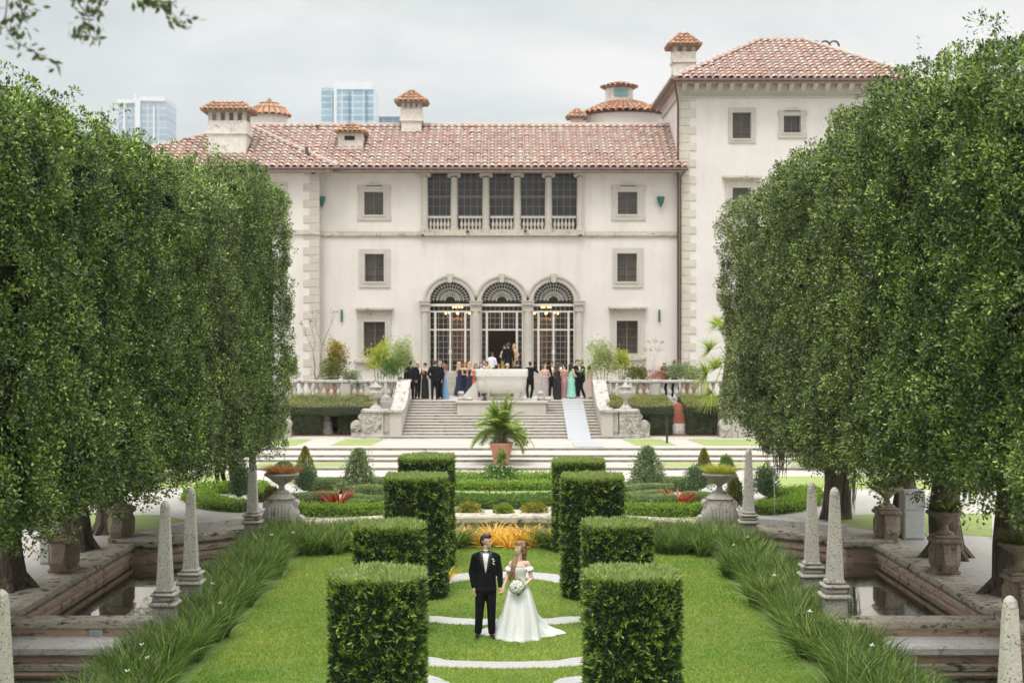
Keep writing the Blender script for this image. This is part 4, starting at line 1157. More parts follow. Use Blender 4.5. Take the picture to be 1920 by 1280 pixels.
superloft(m, [(.55,.3,0),(.6,.34,.08),(.5,.3,.18),(.62,.34,.3)], (-.1, 65.85, 2.17), 24, 3)
m.build('feet', M['step'], t)
m = MB(); m.prism([(-2.0, 2.17), (-1.85, 2.35), (-1.35, 2.95), (-1.22, 2.95), (-1.2, 2.2), (-1.3, 2.17)], 66.3, 66.6)
m.build('marble_scroll', M['whitepaint'], t)
for x in (-1.95, 1.65): 
    m = MB(); m.lathe([(.14,0),(.16,.1),(.1,.2),(.16,.34),(.1,.42)], (x, 65.35, 2.17), 10); m.lathe([(.16,0),(.2,.08),(.12,.16)], (x+.35, 65.4, 2.17), 10); m.build('carved_animal', M['trim_lichen'], t, smooth=True)
m = MB(); m.lathe([(.1,0),(.1,.06),(.05,.1),(.05,.26),(.13,.3),(.13,.34)], (-.88, 65.2, 2.17), 12); m.build('spout', M['metal_dark'], t)
# ramp and mat
t = thing('ramp', 'smooth white temporary ramp laid over the right side of the stairs', 'ramp', (3.2, 64, .8))
m = MB(); m.prismx([(60.7, .76), (67.5, 2.14), (68.1, 2.14), (68.1, 2.08), (67.5, 2.08), (60.7, .752)], 2.7, 3.68); m.build('deck', M['ramp'], t)
t = thing('mat', 'small white mat on the paving at the foot of the ramp', 'mat', (3.2, 58, .76)); m = MB(); m.bbox(2.8, 3.95, 57.0, 59.4, .757, .775, .004); m.build('sheet', M['ramp'], t)
t = thing('marker_post', 'thin black metal post standing on the grass strip right of the stairs', 'post', (6.68, 59, .75)); m = MB(); m.lathe([(.05,0),(.045,.05),(.04,.95),(.05,.97),(.02,1.02)], (6.68, 59, .755), 10); m.box(6.6, 6.76, 58.98, 59.02, 1.55, 1.7); m.build('pole', M['metal_dark'], t)
# things under the terrace: bell stone, pink niche, end scrolls
t = thing('bell_stone', 'white bell shaped stone in the dark gap of the left hedge', 'garden ornament', (-7.9, 63.9, .75))
MB().lathe([(.36,0),(.35,.1),(.31,.14),(.31,.32),(.27,.36),(.26,.56),(.2,.62),(.15,.85),(.05,.92)], (-7.9, 63.9, .752), 18).build('stone', M['white_gravel2'] if 'white_gravel2' in M else M['whitepaint'], t)
t = thing('garden_niche', 'coral pink arched niche on a rough rock base between the right hedges', 'niche', (7.72, 64.2, .75))
n = 14; w = .30
m = MB(); m.prism([(7.72-w*1.1, 1.2), (7.72+w*1.1, 1.2), (7.72+w*.95, 1.7)] + [(7.72+w*.9*math.cos(PI*i/n), 1.9+.22*math.sin(PI*i/n)) for i in range(n+1)] + [(7.72-w*.95, 1.7)], 64.0, 64.6); m.build('arch', M['coralpink'], t)
m = MB(); superloft(m, [(.62,.4,0),(.58,.38,.15),(.45,.34,.3),(.36,.3,.46)], (7.8, 64.2, .752), 16, 3); m.build('rock_base', M['coral_dark2'] if 'coral_dark2' in M else M['coping_light'], t)
for px, s, lab in ((1372, 1, 'right end of the hedges below the terrace'), (523, -1, 'left end of the hedges below the terrace')):
    x = (px-945)*62/F; t = thing('scroll_block', f'pale carved stone scroll block at the {lab}', 'stone block', (x, 62, .75))
    m = MB(); m.box(min(x,x+s*1.2), max(x,x+s*1.2), 61.7, 62.4, .745, 1.95); m.prism([(x, .75), (x-s*.5, .75), (x-s*.5, 1.3), (x, 1.7)][::-s], 61.75, 62.3); m.prism(scroll_poly(x-s*.3, 1.3, .24, s), 61.7, 62.35); m.prism(scroll_poly(x-s*.02, 1.72, .14, s), 61.7, 62.35); m.build('stone', M['trim_lichen'], t)

# ------------------------------------------------------------------ obelisks and urns
def obelisk(x, y, label, first=[None], h=2.45):
    if first[0] is None:
        t = thing('obelisk', label, 'obelisk', (x, y, 0), 'obelisks along the pools'); first[0] = t
        z0 = 0
        m = MB(); m.bbox(x-.25, x+.25, y-.25, y+.25, 0, .12, .03); m.bbox(x-.19, x+.19, y-.19, y+.19, .12, .62, .03); m.build('pedestal', M['coral_mid'], t)
        m = MB(); m.bbox(x-.25, x+.25, y-.25, y+.25, .62, .70, .03); m.bbox(x-.2, x+.2, y-.2, y+.2, .70, .80, .04); m.bbox(x-.23, x+.23, y-.23, y+.23, .80, .86, .03); m.bbox(x-.17, x+.17, y-.17, y+.17, .86, .93, .03); m.build('collar', M['coral_mid'], t)
        a, b = .132, .072; m = MB()
        vs = []; N = 9
        for k in range(N):
            u = k/(N-1); hw = a+(b-a)*u
            for sx, sy in ((-1,-1),(1,-1),(1,1),(-1,1)):
                vs.append((x+sx*hw, y+sy*hw*.95, .93+1.42*u)); 
        fs = [(4*k+i, 4*k+(i+1)%4, 4*k+4+(i+1)%4, 4*k+4+i) for k in range(N-1) for i in range(4)]
        m.add(vs, fs); m.lathe([(b*1.2,0),(b*1.05,.07),(b*.5,.12),(.01,.13)], (x, y, 2.35), 8, rot=PI/8)
        m.build('shaft', M['coral'], t)
        return t
    return copy_thing(first[0], (x, y, 0), label)
M['coral_mid'] = stone('coral_rock_grey', (.36,.33,.28), (.56,.52,.46), 3, .95, (.10,.085,.065), .56, 5, .8, .04, pits=True)
obelisk(-6.0, 25.5, 'tall pitted coral stone obelisk beside the left cross wall, nearer of the left pair')
obelisk(-6.0, 27.6, 'slim coral stone obelisk in the left grass border, farther of the left pair')
obelisk(-6.3, 36.1, 'dark speckled coral obelisk behind the far end of the left grass border')
obelisk(6.07, 28.4, 'coral stone obelisk in the right grass border, left one of the right pair')
obelisk(5.97, 26.0, 'coral stone obelisk in front of the right pool, right one of the right pair')
obelisk(6.13, 36.1, 'smooth pale coral obelisk behind the far end of the right grass border')
obelisk(-5.9, 16.9, 'coral stone obelisk cut by the bottom left corner')
obelisk(5.80, 16.5, 'pitted coral stone obelisk cut by the bottom right corner')
ob = [o for o in SC.objects if o.name.startswith('obelisk') and o.type == 'EMPTY']
ob[4].scale = (1.05, 1.05, 1.07)
def baroque_urn(px, label, s, plantmat):
    x, y = (px-945)*37.6/F, 37.7
    t = thing('planter_urn', label, 'planter urn', (x, y, .35), 'planted urns on carved pedestals')
    z = .34
    m = MB(); superloft(m, [(.48,.42,0),(.46,.4,.08),(.44,.38,.2),(.47,.4,.32),(.40,.36,.5),(.33,.3,.62),(.33,.3,.68),(.36,.33,.72),(.28,.26,.78),(.22,.22,.84)], (x, y, z), 28, 3)
    for q in (-1, 1):
        m.prism(scroll_poly(x+q*.36, z+.58, .1, 1), y-.2, y+.2); m.prism(scroll_poly(x+q*.46, z+.14, .13, 1), y-.2, y+.2)
    for k in range(7): m.lathe([(.02,-.28),(.045,-.2),(.05,.1),(.02,.2)], (x-.27+k*.09, y-.38, z+.34), 7)
    m.build('pedestal', M['coral_mid'], t, smooth=35)
    m = MB(); m.lathe([(.2,0),(.2,.05),(.09,.1),(.075,.2),(.12,.24),(.22,.3),(.36,.42),(.44,.46),(.46,.5),(.44,.53),(.36,.52)], (x, y, z+.84), 24); m.build('bowl', M['coral_mid'], t, smooth=True)
    rng = np.random.default_rng(int(px)); n = 650
    a = rng.uniform(0, 2*PI, n); rr = np.sqrt(rng.uniform(0, 1, n))*.36
    P = np.stack([rr*np.cos(a), rr*np.sin(a), np.full(n, 1.35)+.02], 1)
    Dr = np.stack([np.cos(a)*rr*2.4, np.sin(a)*rr*2.4, np.full(n, .75)], 1)+rng.normal(size=(n,3))*.18
    V, Fq = blades(P, Dr, rng.uniform(.2,.36,n), .022, .4, rng)
    link('plants', np_mesh('plants', V, Fq, [M[plantmat]]), t)
baroque_urn(527, 'stone urn planted with rust coloured bromeliads on a carved pedestal by the left border', -1, 'redorange_blade')
baroque_urn(1350, 'stone urn planted with pale yellow spiky plants on a carved pedestal by the right border', 1, 'yellow_leaf')
def wall_urn(x, y, label, s, first=[None]):
    if first[0] is None:
        t = thing('pedestal_urn', label, 'pedestal urn', (x, y, .36), 'urns on the pool walls'); first[0] = t
        m = MB(); m.bbox(x-.28, x+.28, y-.28, y+.28, .355, .44, .03); m.bbox(x-.24, x+.24, y-.24, y+.24, .44, 1.0, .04); m.bbox(x-.3, x+.3, y-.3, y+.3, 1.0, 1.1, .03); m.bbox(x-.26, x+.26, y-.26, y+.26, 1.1, 1.16, .03)
        for q in (-1, 1):
            m.prismx([(y+q*.24, .44), (y+q*.5, .44), (y+q*.55, .6), (y+q*.42, .75), (y+q*.34, .95), (y+q*.24, 1.0)][::q], x-.13, x+.13)
        for k in range(4): m.lathe([(.02,-.22),(.045,-.15),(.05,.12),(.02,.2)], (x-.14+k*.093, y-.25, .72), 7); m.lathe([(.02,-.22),(.045,-.15),(.05,.12),(.02,.2)], (x-.25, y-.14+k*.093, .72), 7); m.lathe([(.02,-.22),(.045,-.15),(.05,.12),(.02,.2)], (x+.25, y-.14+k*.093, .72), 7)
        m.build('pedestal', M['coral_dark_urn'], t)
        MB().lathe([(.2,0),(.2,.04),(.09,.1),(.07,.2),(.11,.24),(.2,.34),(.34,.42),(.4,.46),(.38,.5),(.3,.5)], (x, y, 1.16), 20).build('bowl', M['coral_dark_urn'], t, smooth=True)
        rng = np.random.default_rng(5); n = 320; a = rng.uniform(0, 2*PI, n)
        P = np.stack([np.cos(a)*.15, np.sin(a)*.15, np.full(n, 1.25)], 1); Dr = np.stack([np.cos(a), np.sin(a), rng.uniform(.6,2.5,n)], 1)
        V, Fq = blades(P, Dr, rng.uniform(.3,.55,n), .03, .5, rng); link('plants', np_mesh('plants', V, Fq, [M['olive_leaf']]), t)
        return t
    return copy_thing(first[0], (x, y, .36), label)
M['coral_dark_urn'] = stone('brown_carved_stone', (.32,.245,.165), (.56,.45,.33), 3, .95, (.07,.055,.04), .56, 6, .9, .04, pits=True)
wall_urn(9.3, 35.0, 'carved brown stone urn pedestal at the far end of the right pool wall', 1)
wall_urn(9.3, 30.4, 'carved brown stone urn pedestal under the leaves midway along the right pool wall', 1)
wall_urn(9.3, 25.9, 'large carved stone urn pedestal at the right edge beside the near obelisk', 1)
wall_urn(-9.35, 35.2, 'carved stone urn pedestal at the far end of the left pool wall', -1)
wall_urn(-9.35, 30.6, 'dark carved stone urn pedestal midway along the left pool wall', -1)
wall_urn(-9.35, 25.9, 'carved stone urn pedestal at the left edge by the cross wall', -1)
for x, y, z0, z1, lab in ((10.0, 35.2, .35, 1.55, 'tall pale grey utility cabinet behind the right urn pedestal'), (-9.9, 31.6, .35, 1.5, 'pale grey utility cabinet between the left trunks and the pool wall')):
    t = thing('utility_cabinet', lab, 'cabinet', (x, y, z0)); m = MB(); m.bbox(x-.27, x+.27, y-.1, y+.3, z0, z1, .02); m.build('body', M['greybox'], t)
    m = MB(); m.bbox(x-.23, x+.23, y-.12, y-.101, z0+.05, z0+.7, .005); m.bbox(x-.23, x+.23, y-.12, y-.101, z0+.74, z1-.04, .005); m.build('door', M['greybox2'], t)
# ------------------------------------------------------------------ plants
def box_surface(rng, n, h, r, faces, seed=0, noise_amp=0, noise_scale=1, off=(0,0,0)):
    """points on a rounded box (half sizes h, radius r); faces = weights for -x,+x,-y,+y,-z,+z"""
    h = np.array(h, float)
    areas = np.array([h[1]*h[2]]*2+[h[0]*h[2]]*2+[h[0]*h[1]]*2)*4*np.array(faces)
    f = rng.choice(6, n, p=areas/areas.sum()); P = rng.uniform(-1, 1, (n, 3))*h
    ax = f//2; sg = (f % 2)*2-1
    P[np.arange(n), ax] = sg*h[ax]
    inner = np.clip(P, -(h-r), h-r); d = P-inner; N = unit(d); P = inner+N*r
    if noise_amp:
        q = P+np.array(off)
        k = (vnoise(q, noise_scale, seed)-.5)*2*noise_amp + (vnoise(q, noise_scale*2.7, seed+1)-.5)*noise_amp
        P = P + N*k[:, None]
    return P, N

def cube_grid(h, r, step, seed=0, noise_amp=0, noise_scale=1, off=(0,0,0), inset=0.0, tris=False):
    h = np.array(h, float)
    Vs, Fs = [], []; b = 0
    for ax in range(3):
        for sg in (-1, 1):
            o = [a for a in range(3) if a != ax]
            nu, nv = max(2, int(2*h[o[0]]/step)), max(2, int(2*h[o[1]]/step))
            U, Vv = np.meshgrid(np.linspace(-h[o[0]], h[o[0]], nu+1), np.linspace(-h[o[1]], h[o[1]], nv+1), indexing='ij')
            P = np.zeros((U.size, 3)); P[:, o[0]] = U.ravel(); P[:, o[1]] = Vv.ravel(); P[:, ax] = sg*h[ax]
            Vs.append(P); idx = np.arange(U.size).reshape(nu+1, nv+1)+b; b += U.size
            q = np.stack([idx[:-1,:-1], idx[1:,:-1], idx[1:,1:], idx[:-1,1:]], -1).reshape(-1, 4)
            Fs.append(q if (sg > 0) == (ax != 1) else q[:, ::-1])
    P = np.concatenate(Vs); Fq = np.concatenate(Fs)
    inner = np.clip(P, -(h-r), h-r); N = unit(P-inner); P = inner+N*(r-inset)
    if noise_amp:
        q = P+np.array(off)
        P = P+N*((vnoise(q, noise_scale, seed)-.5)*2*noise_amp+(vnoise(q, noise_scale*2.7, seed+1)-.5)*noise_amp)[:, None]
    return P, Fq

def leafy_box(name, parent, c, h, r, n, ls, mats, faces=(1,1,1,1,.2,1), amp=.03, nsc=2, seed=0, depth=.05, top_mat=None, core_mat=None, rot=0.0, up=.4):
    """clipped foliage mass; mats = [side leaf, top leaf, core]"""
    rng = np.random.default_rng(seed)
    P, N = box_surface(rng, n, h, r, faces, seed, amp, nsc)
    P = P - N*rng.exponential(depth, n)[:, None]*.6 + N*.01
    Dr = N*.8+rng.normal(size=(n,3))*.6+np.array([0,0,up]); Nn = N+rng.normal(size=(n,3))*.5
    L = ls*rng.uniform(.7, 1.35, n)
    V, Fq = leaves(P, Dr, Nn, L, L*.5, rng)
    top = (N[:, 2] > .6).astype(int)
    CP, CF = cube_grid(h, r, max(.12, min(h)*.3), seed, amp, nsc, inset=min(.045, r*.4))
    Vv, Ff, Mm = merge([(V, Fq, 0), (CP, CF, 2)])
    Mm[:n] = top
    if rot:
        cr, sr = math.cos(rot), math.sin(rot); Vv = np.stack([Vv[:,0]*cr-Vv[:,1]*sr, Vv[:,0]*sr+Vv[:,1]*cr, Vv[:,2]], 1)
    Lc = np.array(c)-np.array(root_of(parent).location)
    return link(name, np_mesh(name, Vv+Lc, Ff, mats, Mm), parent)

def ell_leaves(name, parent, c, r, n, ls, mat, core=None, shell=.35, seed=0, flat=.0, aspect=.5, amp=.15, nsc=3, ragged=.0):
    rng = np.random.default_rng(seed)
    d = unit(rng.normal(size=(n,3))); d[:, 2] = np.where(d[:, 2] < -.6, -d[:, 2], d[:, 2])
    rad = 1-rng.uniform(0, shell, n)**1.3 + ragged*rng.exponential(.12, n)
    rad *= 1+(vnoise(d*1.0+seed*3.1, nsc, seed)-.5)*2*amp
    P = d*rad[:, None]*np.array(r)
    Dr = d+rng.normal(size=(n,3))*.6+np.array([0,0,.25]); Nn = d+rng.normal(size=(n,3))*.6
    L = ls*rng.uniform(.7,1.3,n); V, Fq = leaves(P, Dr, Nn, L, L*aspect, rng)
    parts = [(V, Fq, 0)]
    mats = [mat]
    if core:
        CP, CF = cube_grid((1,1,1), .999, .4); CP = CP*np.array(r)*.7; parts.append((CP, CF, 1)); mats.append(core)
    Vv, Ff, Mm = merge(parts)
    Lc = np.array(c)-np.array(root_of(parent).location)
    return link(name, np_mesh(name, Vv+Lc, Ff, mats, Mm), parent)

def cone_leaves(name, parent, c, r, h, n, ls, mat, core, seed=0, top=.03, power=1.0, ragged=.0):
    rng = np.random.default_rng(seed)
    u = 1-np.sqrt(rng.uniform(0, 1, n)) if power == 1.0 else rng.uniform(0, 1, n)
    a = rng.uniform(0, 2*PI, n); rr = r*((1-u)**power)+top
    rr *= 1+(vnoise(np.stack([np.cos(a), np.sin(a), u*3], 1), 2.5, seed)-.5)*.35
    rr += ragged*rng.exponential(.06, n)-rng.uniform(0, .08, n)*r
    P = np.stack([rr*np.cos(a), rr*np.sin(a), u*h], 1)
    N = np.stack([np.cos(a), np.sin(a), np.full(n, .35)], 1)
    L = ls*rng.uniform(.7,1.3,n)
    V, Fq = leaves(P, N*.7+rng.normal(size=(n,3))*.5+np.array([0,0,.5]), N+rng.normal(size=(n,3))*.5, L, L*.5, rng)
    k = 14; cv = []; cf = []; rows = 6
    for i in range(rows+1):
        t = i/rows
        for j in range(k): cv.append(((r*((1-t)**power)*.8+.005)*math.cos(2*PI*j/k), (r*((1-t)**power)*.8+.005)*math.sin(2*PI*j/k), t*h*.97))
    for i in range(rows):
        for j in range(k): cf.append((i*k+j, i*k+(j+1) % k, (i+1)*k+(j+1) % k, (i+1)*k+j))
    Vv, Ff, Mm = merge([(V, Fq, 0), (np.array(cv), np.array(cf), 1)])
    Lc = np.array(c)-np.array(root_of(parent).location)
    return link(name, np_mesh(name, Vv+Lc, Ff, [mat, core], Mm), parent)

def rosette(name, parent, c, n, L, Wd, mat, seed=0, up=(.3, 1.6), droop=.5, spread=.04):
    rng = np.random.default_rng(seed)
    a = rng.uniform(0, 2*PI, n); P = np.stack([np.cos(a)*spread, np.sin(a)*spread, np.zeros(n)], 1)
    Dr = np.stack([np.cos(a), np.sin(a), rng.uniform(*up, n)], 1)
    V, Fq = blades(P, Dr, L*rng.uniform(.75,1.15,n), Wd, droop, rng, 4)
    Lc = np.array(c)-np.array(root_of(parent).location)
    return link(name, np_mesh(name, V+Lc, Fq, [mat]), parent)

# --- parterre (z = .35)
def base(px, py, z=.35): return G(px, py, z)
def sc(D): return F/D
def hedge_curve(pxs, label, w=.55, h=.42, z=.35, n=2600, mats=None, seed=1, cat='hedge', group='low clipped hedges of the parterre', leaf=.035, name='low_hedge', ragged=0.0):
    P = [base(px, py, z) for px, py in pxs]
    # resample
    pts = []
    for a, b in zip(P[:-1], P[1:]):
        k = max(2, int((b-a).length/.15))
        for i in range(k): pts.append(a.lerp(b, i/k))
    pts.append(P[-1])
    for _ in range(3): pts = [pts[0]]+[(pts[i-1]+pts[i]*2+pts[i+1])/4 for i in range(1, len(pts)-1)]+[pts[-1]]
    c = sum(pts, Vector((0,0,0)))/len(pts); c.z = z
    t = thing(name, label, cat, c, group)
    rng = np.random.default_rng(seed)
    prof = [(w/2*.92, 0), (w/2, h*.4), (w/2*.95, h*.75), (w/2*.75, h*.94), (w/2*.3, h), (-w/2*.3, h), (-w/2*.75, h*.94), (-w/2*.95, h*.75), (-w/2, h*.4), (-w/2*.92, 0)]
    path = [(p.x, p.y) for p in pts]
    d0 = (pts[1]-pts[0]).normalized()*w*.3; d1 = (pts[-1]-pts[-2]).normalized()*w*.3
    m = MB()
    rings = [(pts[0]-d0, .55), (pts[0]-d0*.4, .88)]+[(p, 1) for p in pts]+[(pts[-1]+d1*.4, .88), (pts[-1]+d1, .55)]
    vs, fs = [], []; k = len(prof); V0 = []
    for i, (p, s) in enumerate(rings):
        q = rings[min(i+1, len(rings)-1)][0]-rings[max(i-1, 0)][0]; q = Vector((q.x, q.y, 0)).normalized(); nn = Vector((-q.y, q.x, 0))
        for o, zz in prof:
            vs.append((p.x+nn.x*o*s, p.y+nn.y*o*s, z+zz*(.9+.1*s)))
    for i in range(len(rings)-1):
        for j in range(k-1): fs.append((i*k+j, i*k+j+1, (i+1)*k+j+1, (i+1)*k+j))
    fs.append(tuple(range(k-1, -1, -1))); fs.append(tuple((len(rings)-1)*k+j for j in range(k)))
    m.add(vs, fs); mats = mats or (M['hedge_leaf'], M['hedge_core'])
    # leaves on the swept surface
    A = np.array(vs).reshape(len(rings), k, 3)
    i = rng.integers(0, len(rings)-1, n); j = rng.integers(0, k-1, n); u = rng.random(n)[:, None]; v = rng.random(n)[:, None]
    p00, p10, p01, p11 = A[i, j], A[i+1, j], A[i, j+1], A[i+1, j+1]
    Pp = p00*(1-u)*(1-v)+p10*u*(1-v)+p01*(1-u)*v+p11*u*v
    Nn = unit(np.cross(p01-p00+1e-5, p10-p00+1e-5)); ctr = (A[i, 0]+A[i, -1])/2; s = np.sign(np.sum(Nn*(Pp-ctr-np.array([0,0,.1])), 1)); Nn *= np.where(s == 0, 1, s)[:, None]
    if ragged: Pp = Pp+Nn*rng.exponential(ragged, n)[:, None]
    L = leaf*rng.uniform(.7,1.4,n)
    V, Fq = leaves(Pp, Nn*.6+rng.normal(size=(n,3))*.6+np.array([0,0,.4]), Nn+rng.normal(size=(n,3))*.5, L, L*.55, rng)
    Lc = np.array(c)
    link('foliage', np_mesh('foliage', V-Lc, Fq, [mats[0]]), t)
    m.build('clipped_body', mats[1], t)
    return t
hd = 'low clipped green hedge '
hedge_curve([(512,958),(552,956),(600,951),(622,951)], hd+'curving behind the left planted urn', .6, .45, n=5200, seed=2)
hedge_curve([(590,921),(625,920),(655,921)], hd+'in front of the gold cone on the left', .7, .42, n=3000, seed=3)
hedge_curve([(660,951),(680,955),(716,956)], hd+'right of the left red bromeliad', .45, .4, n=2600, seed=4)
hedge_curve([(655,936),(690,931),(718,935)], hd+'looping behind the left red bromeliad', .42, .38, n=2600, seed=5)
hedge_curve([(700,921),(730,920),(745,920)], hd+'running behind the tall left topiary', .7, .42, n=2400, seed=6)
hedge_curve([(662,957),(684,957.5)], 'small domed clipped bush at the foot of the left red bromeliad', .55, .32, n=1500, seed=7)
hedge_curve([(1292,951),(1318,952),(1345,956)], hd+'curving beside the right planted urn', .6, .45, n=4200, seed=8)
hedge_curve([(1240,920),(1265,919),(1295,920)], hd+'in front of the gold cone on the right', .7, .42, n=2600, seed=9)
hedge_curve([(1172,950),(1200,945),(1235,942)], hd+'behind the right dome bush', .45, .38, n=2600, seed=10)
hedge_curve([(1196,955),(1225,956),(1256,955)], 'rounded clipped bush at the foot of the right red bromeliad', .6, .42, n=2400, seed=11)
hedge_curve([(1176,934),(1210,929),(1255,930)], hd+'looping behind the right red bromeliad', .42, .38, n=2600, seed=12)
lm = (M['lime_leaf'], M['hedge_core'])
def lime(pxs, lab, w=.4, h=.26, n=2600, seed=1, mats=None): return hedge_curve(pxs, lab, w, h, n=n, seed=seed, mats=mats or lm, cat='edging plants', group='lime green edging plants', leaf=.065, name='edging_row', ragged=.03)
lime([(570,966),(620,967.5),(670,967),(716,965)], 'lime green edging row along the gravel left of the topiaries', .42, .26, 4200, 21)
lime([(1170,965),(1220,967.5),(1280,967),(1326,965)], 'lime green edging row along the gravel right of the topiaries', .42, .26, 4200, 22)
lime([(368,935),(400,952),(455,957)], 'pale lime ground cover left of the dark obelisk', .8, .24, 4200, 23)
lime([(385,925),(430,921),(470,925)], 'lime ground cover bank behind the left columnar bush', .8, .24, 3600, 24)
lime([(488,922),(498,940)], 'lime shrubs between the dark obelisk and the left urn', .5, .3, 1500, 25)
lime([(1425,962),(1470,958),(1512,945)], 'pale lime ground cover right of the smooth obelisk', .8, .24, 4200, 26)
lime([(1460,935),(1490,937),(1516,932)], 'lime ground cover bank at the bend of the right path', .9, .26, 3600, 27)
lime([(855,903),(900,905),(960,905),(1035,903)], 'long lime row along the foot of the broad steps', .6, .24, 4600, 28)
lime([(855,917),(900,918),(985,918),(1035,917)], 'second lime row between the steps and the little lawn', .5, .22, 4200, 29)
gm_ = (M['hedge_leaf'], M['hedge_core'])
lime([(855,945),(900,949),(925,951)], 'low green row behind the gold mound on the left of centre', .9, .2, 3400, 30, (M['lime_dark'], M['hedge_core'])) if 'lime_dark' in M else None
for pxs, lab, sd in (([(853,943),(885,948),(920,951)], 'leafy green row left of the little tree', 31), ([(965,951),(1000,948),(1035,943)], 'leafy green row right of the little tree', 32), ([(905,946),(985,946)], 'leafy green row under the little tree', 33)):
    lime(pxs, lab, .85, .22, 3400, sd, (M['mid_leaf'], M['hedge_core']))
for (px, py, w, lab, mt) in ((880,966,.66,'gold green round shrub left of the centre line','gold_leaf'), (944,968,.52,'small lime round shrub in the middle of the gravel','lime_gold'), (1003,966,.72,'gold green round shrub right of the centre line','gold_leaf')):
    p = base(px, py); t = thing('round_shrub', lab, 'shrub', p, 'round shrubs on the gravel')
    ell_leaves('foliage', t, (p.x, p.y+.2, p.z+.08), (w/1.9, w/2.2, .24), 1500, .06, M[mt], M['hedge_core'], seed=px)
# cones and bushes
for px, pt, pb, r, lab, mt, nm, pw in (
    (572, 837, 906, .46, 'golden clipped cone shrub in the left parterre', 'olivegold', 'cone_shrub', .9),
    (1320, 841, 906, .44, 'golden clipped cone shrub in the right parterre', 'olivegold', 'cone_shrub', .9),
    (672, 842, 921, .47, 'loose variegated grey green cone tree left of the tall topiary', 'grey_leaf', 'cone_tree', .75),
    (1214, 838, 921, .56, 'loose variegated grey green cone tree right of the tall topiary', 'grey_leaf', 'cone_tree', .75)):
    p = base(px, pb); s = sc(p.y); h = (pb-pt)/s
    t = thing(nm, lab, 'conifer', p, 'cone shaped shrubs')
    cone_leaves('foliage', t, p, r, h, 4200, .05 if mt == 'olivegold' else .075, M[mt], M['hedge_core'], seed=px, power=pw, ragged=.0 if mt == 'olivegold' else .8)
    MB().tube([p, p+Vector((0,0,h*.9))], [.03, .008], 6).build('trunk', M['bark'], t)
for px, pt, pb, wpx, lab, mt in (
    (447, 868, 942, 42, 'bushy blue green column shrub left of the dark obelisk', 'blue_leaf'),
    (571, 872, 928, 40, 'grey green bush in front of the left gold cone', 'blue_leaf'),
    (530, 868, 890, 34, 'blue green bush seen above the left planted urn', 'blue_leaf'),
    (507, 914, 959, 26, 'small olive bush behind the left planted urn', 'olive_leaf'),
    (1310, 876, 926, 52, 'grey green bush in front of the right gold cone', 'blue_leaf'),
    (1437, 876, 938, 46, 'round blue green bush right of the smooth obelisk', 'blue_leaf'),
    (1378, 898, 962, 30, 'olive green bush behind the right planted urn', 'olive_leaf'),
    (1363, 856, 900, 26, 'thin green sapling behind the right planted urn', 'mid_leaf'),
    (645, 905, 925, 40, 'pale green bush at the foot of the left cone tree', 'grey_leaf'),
    (1185, 905, 925, 36, 'pale green bush at the foot of the right cone tree', 'grey_leaf'),
    (1560, 855, 884, 150, 'wide leafy green bed beyond the right lawn', 'lime_leaf')):
    p = base(px, pb); s = sc(p.y); h = (pb-pt)/s; r = wpx/s/2
    t = thing('bush', lab, 'bush', p, 'bushes of the parterre')
    ell_leaves('foliage', t, (p.x, p.y+r*.5, p.z+h*.48), (r, min(r, .6), h*.52), 2600, .06, M[mt], M['hedge_core'], seed=px, shell=.5, amp=.3, ragged=.35)
for px, pt, pb, lab in ((451,857,885,'left column shrub'), (576,858,880,'left grey bush'), (1393,850,880,'smooth obelisk'), (1308,860,885,'right grey bush'), (1452,890,935,'round blue green bush')):
    p = base(px, pb+30); t = thing('garden_stake', f'thin pale wooden stake by the {lab}', 'stake', p); MB().tube([p, p+Vector((0,0,(pb+30-pt)/sc(p.y)))], .013, 5).build('rod', M['whitepaint'], t)
for px, py, n, L, lab, mt in ((634,954,120,.72,'large deep red bromeliad in the left parterre','red_blade'), (1270,953,110,.70,'large red bromeliad in the right parterre','red_blade2'),
    (582,951,26,.36,'small yellow bromeliad in front of the left hedge','yellow_leaf'), (1313,951,24,.32,'small yellow bromeliad in front of the right hedge','yellow_leaf'),
    (650,905,26,.45,'orange spiky plant behind the left cone tree','redorange_blade'), (1247,905,26,.45,'orange spiky plant beside the right cone tree','redorange_blade')):
    p = base(px, py); t = thing('bromeliad', lab, 'bromeliad', p, 'bromeliads of the parterre')
    rosette('leaves', t, p, n, L, .11 if n > 40 else .045, M[mt], seed=px, up=(.3,2.2), droop=.3)
# little tree in the centre
p = base(939, 934); t = thing('small_tree', 'little white flowering standard tree in the middle of the parterre', 'tree', p)
MB().tube([p, p+Vector((.01,0,.45)), p+Vector((0,0,.85)), p+Vector((.01,0,1.3))], [.018,.015,.012,.006], 6).build('trunk', M['bark'], t)
ell_leaves('crown', t, (p.x, p.y, p.z+.72), (.56,.4,.22), 1500, .085, M['mid_leaf'], seed=5, shell=.9, amp=.5, ragged=.6)
ell_leaves('top_shoot', t, (p.x+.02, p.y, p.z+1.18), (.15,.14,.26), 260, .08, M['mid_leaf'], seed=6, shell=.9, amp=.4)
rng = np.random.default_rng(8); n = 26; d = unit(rng.normal(size=(n,3)))*np.array([.5,.36,.22])+np.array([0,0,.72])
d = np.concatenate([d, np.array([[0,0,1.44],[.03,0,1.38]])]); n = len(d)
V, Fq = leaves(np.repeat(d,5,0), rng.normal(size=(n*5,3)), rng.normal(size=(n*5,3)), .05, .035, rng); link('blossom', np_mesh('blossom', V, Fq, [M['white_petal']]), t)
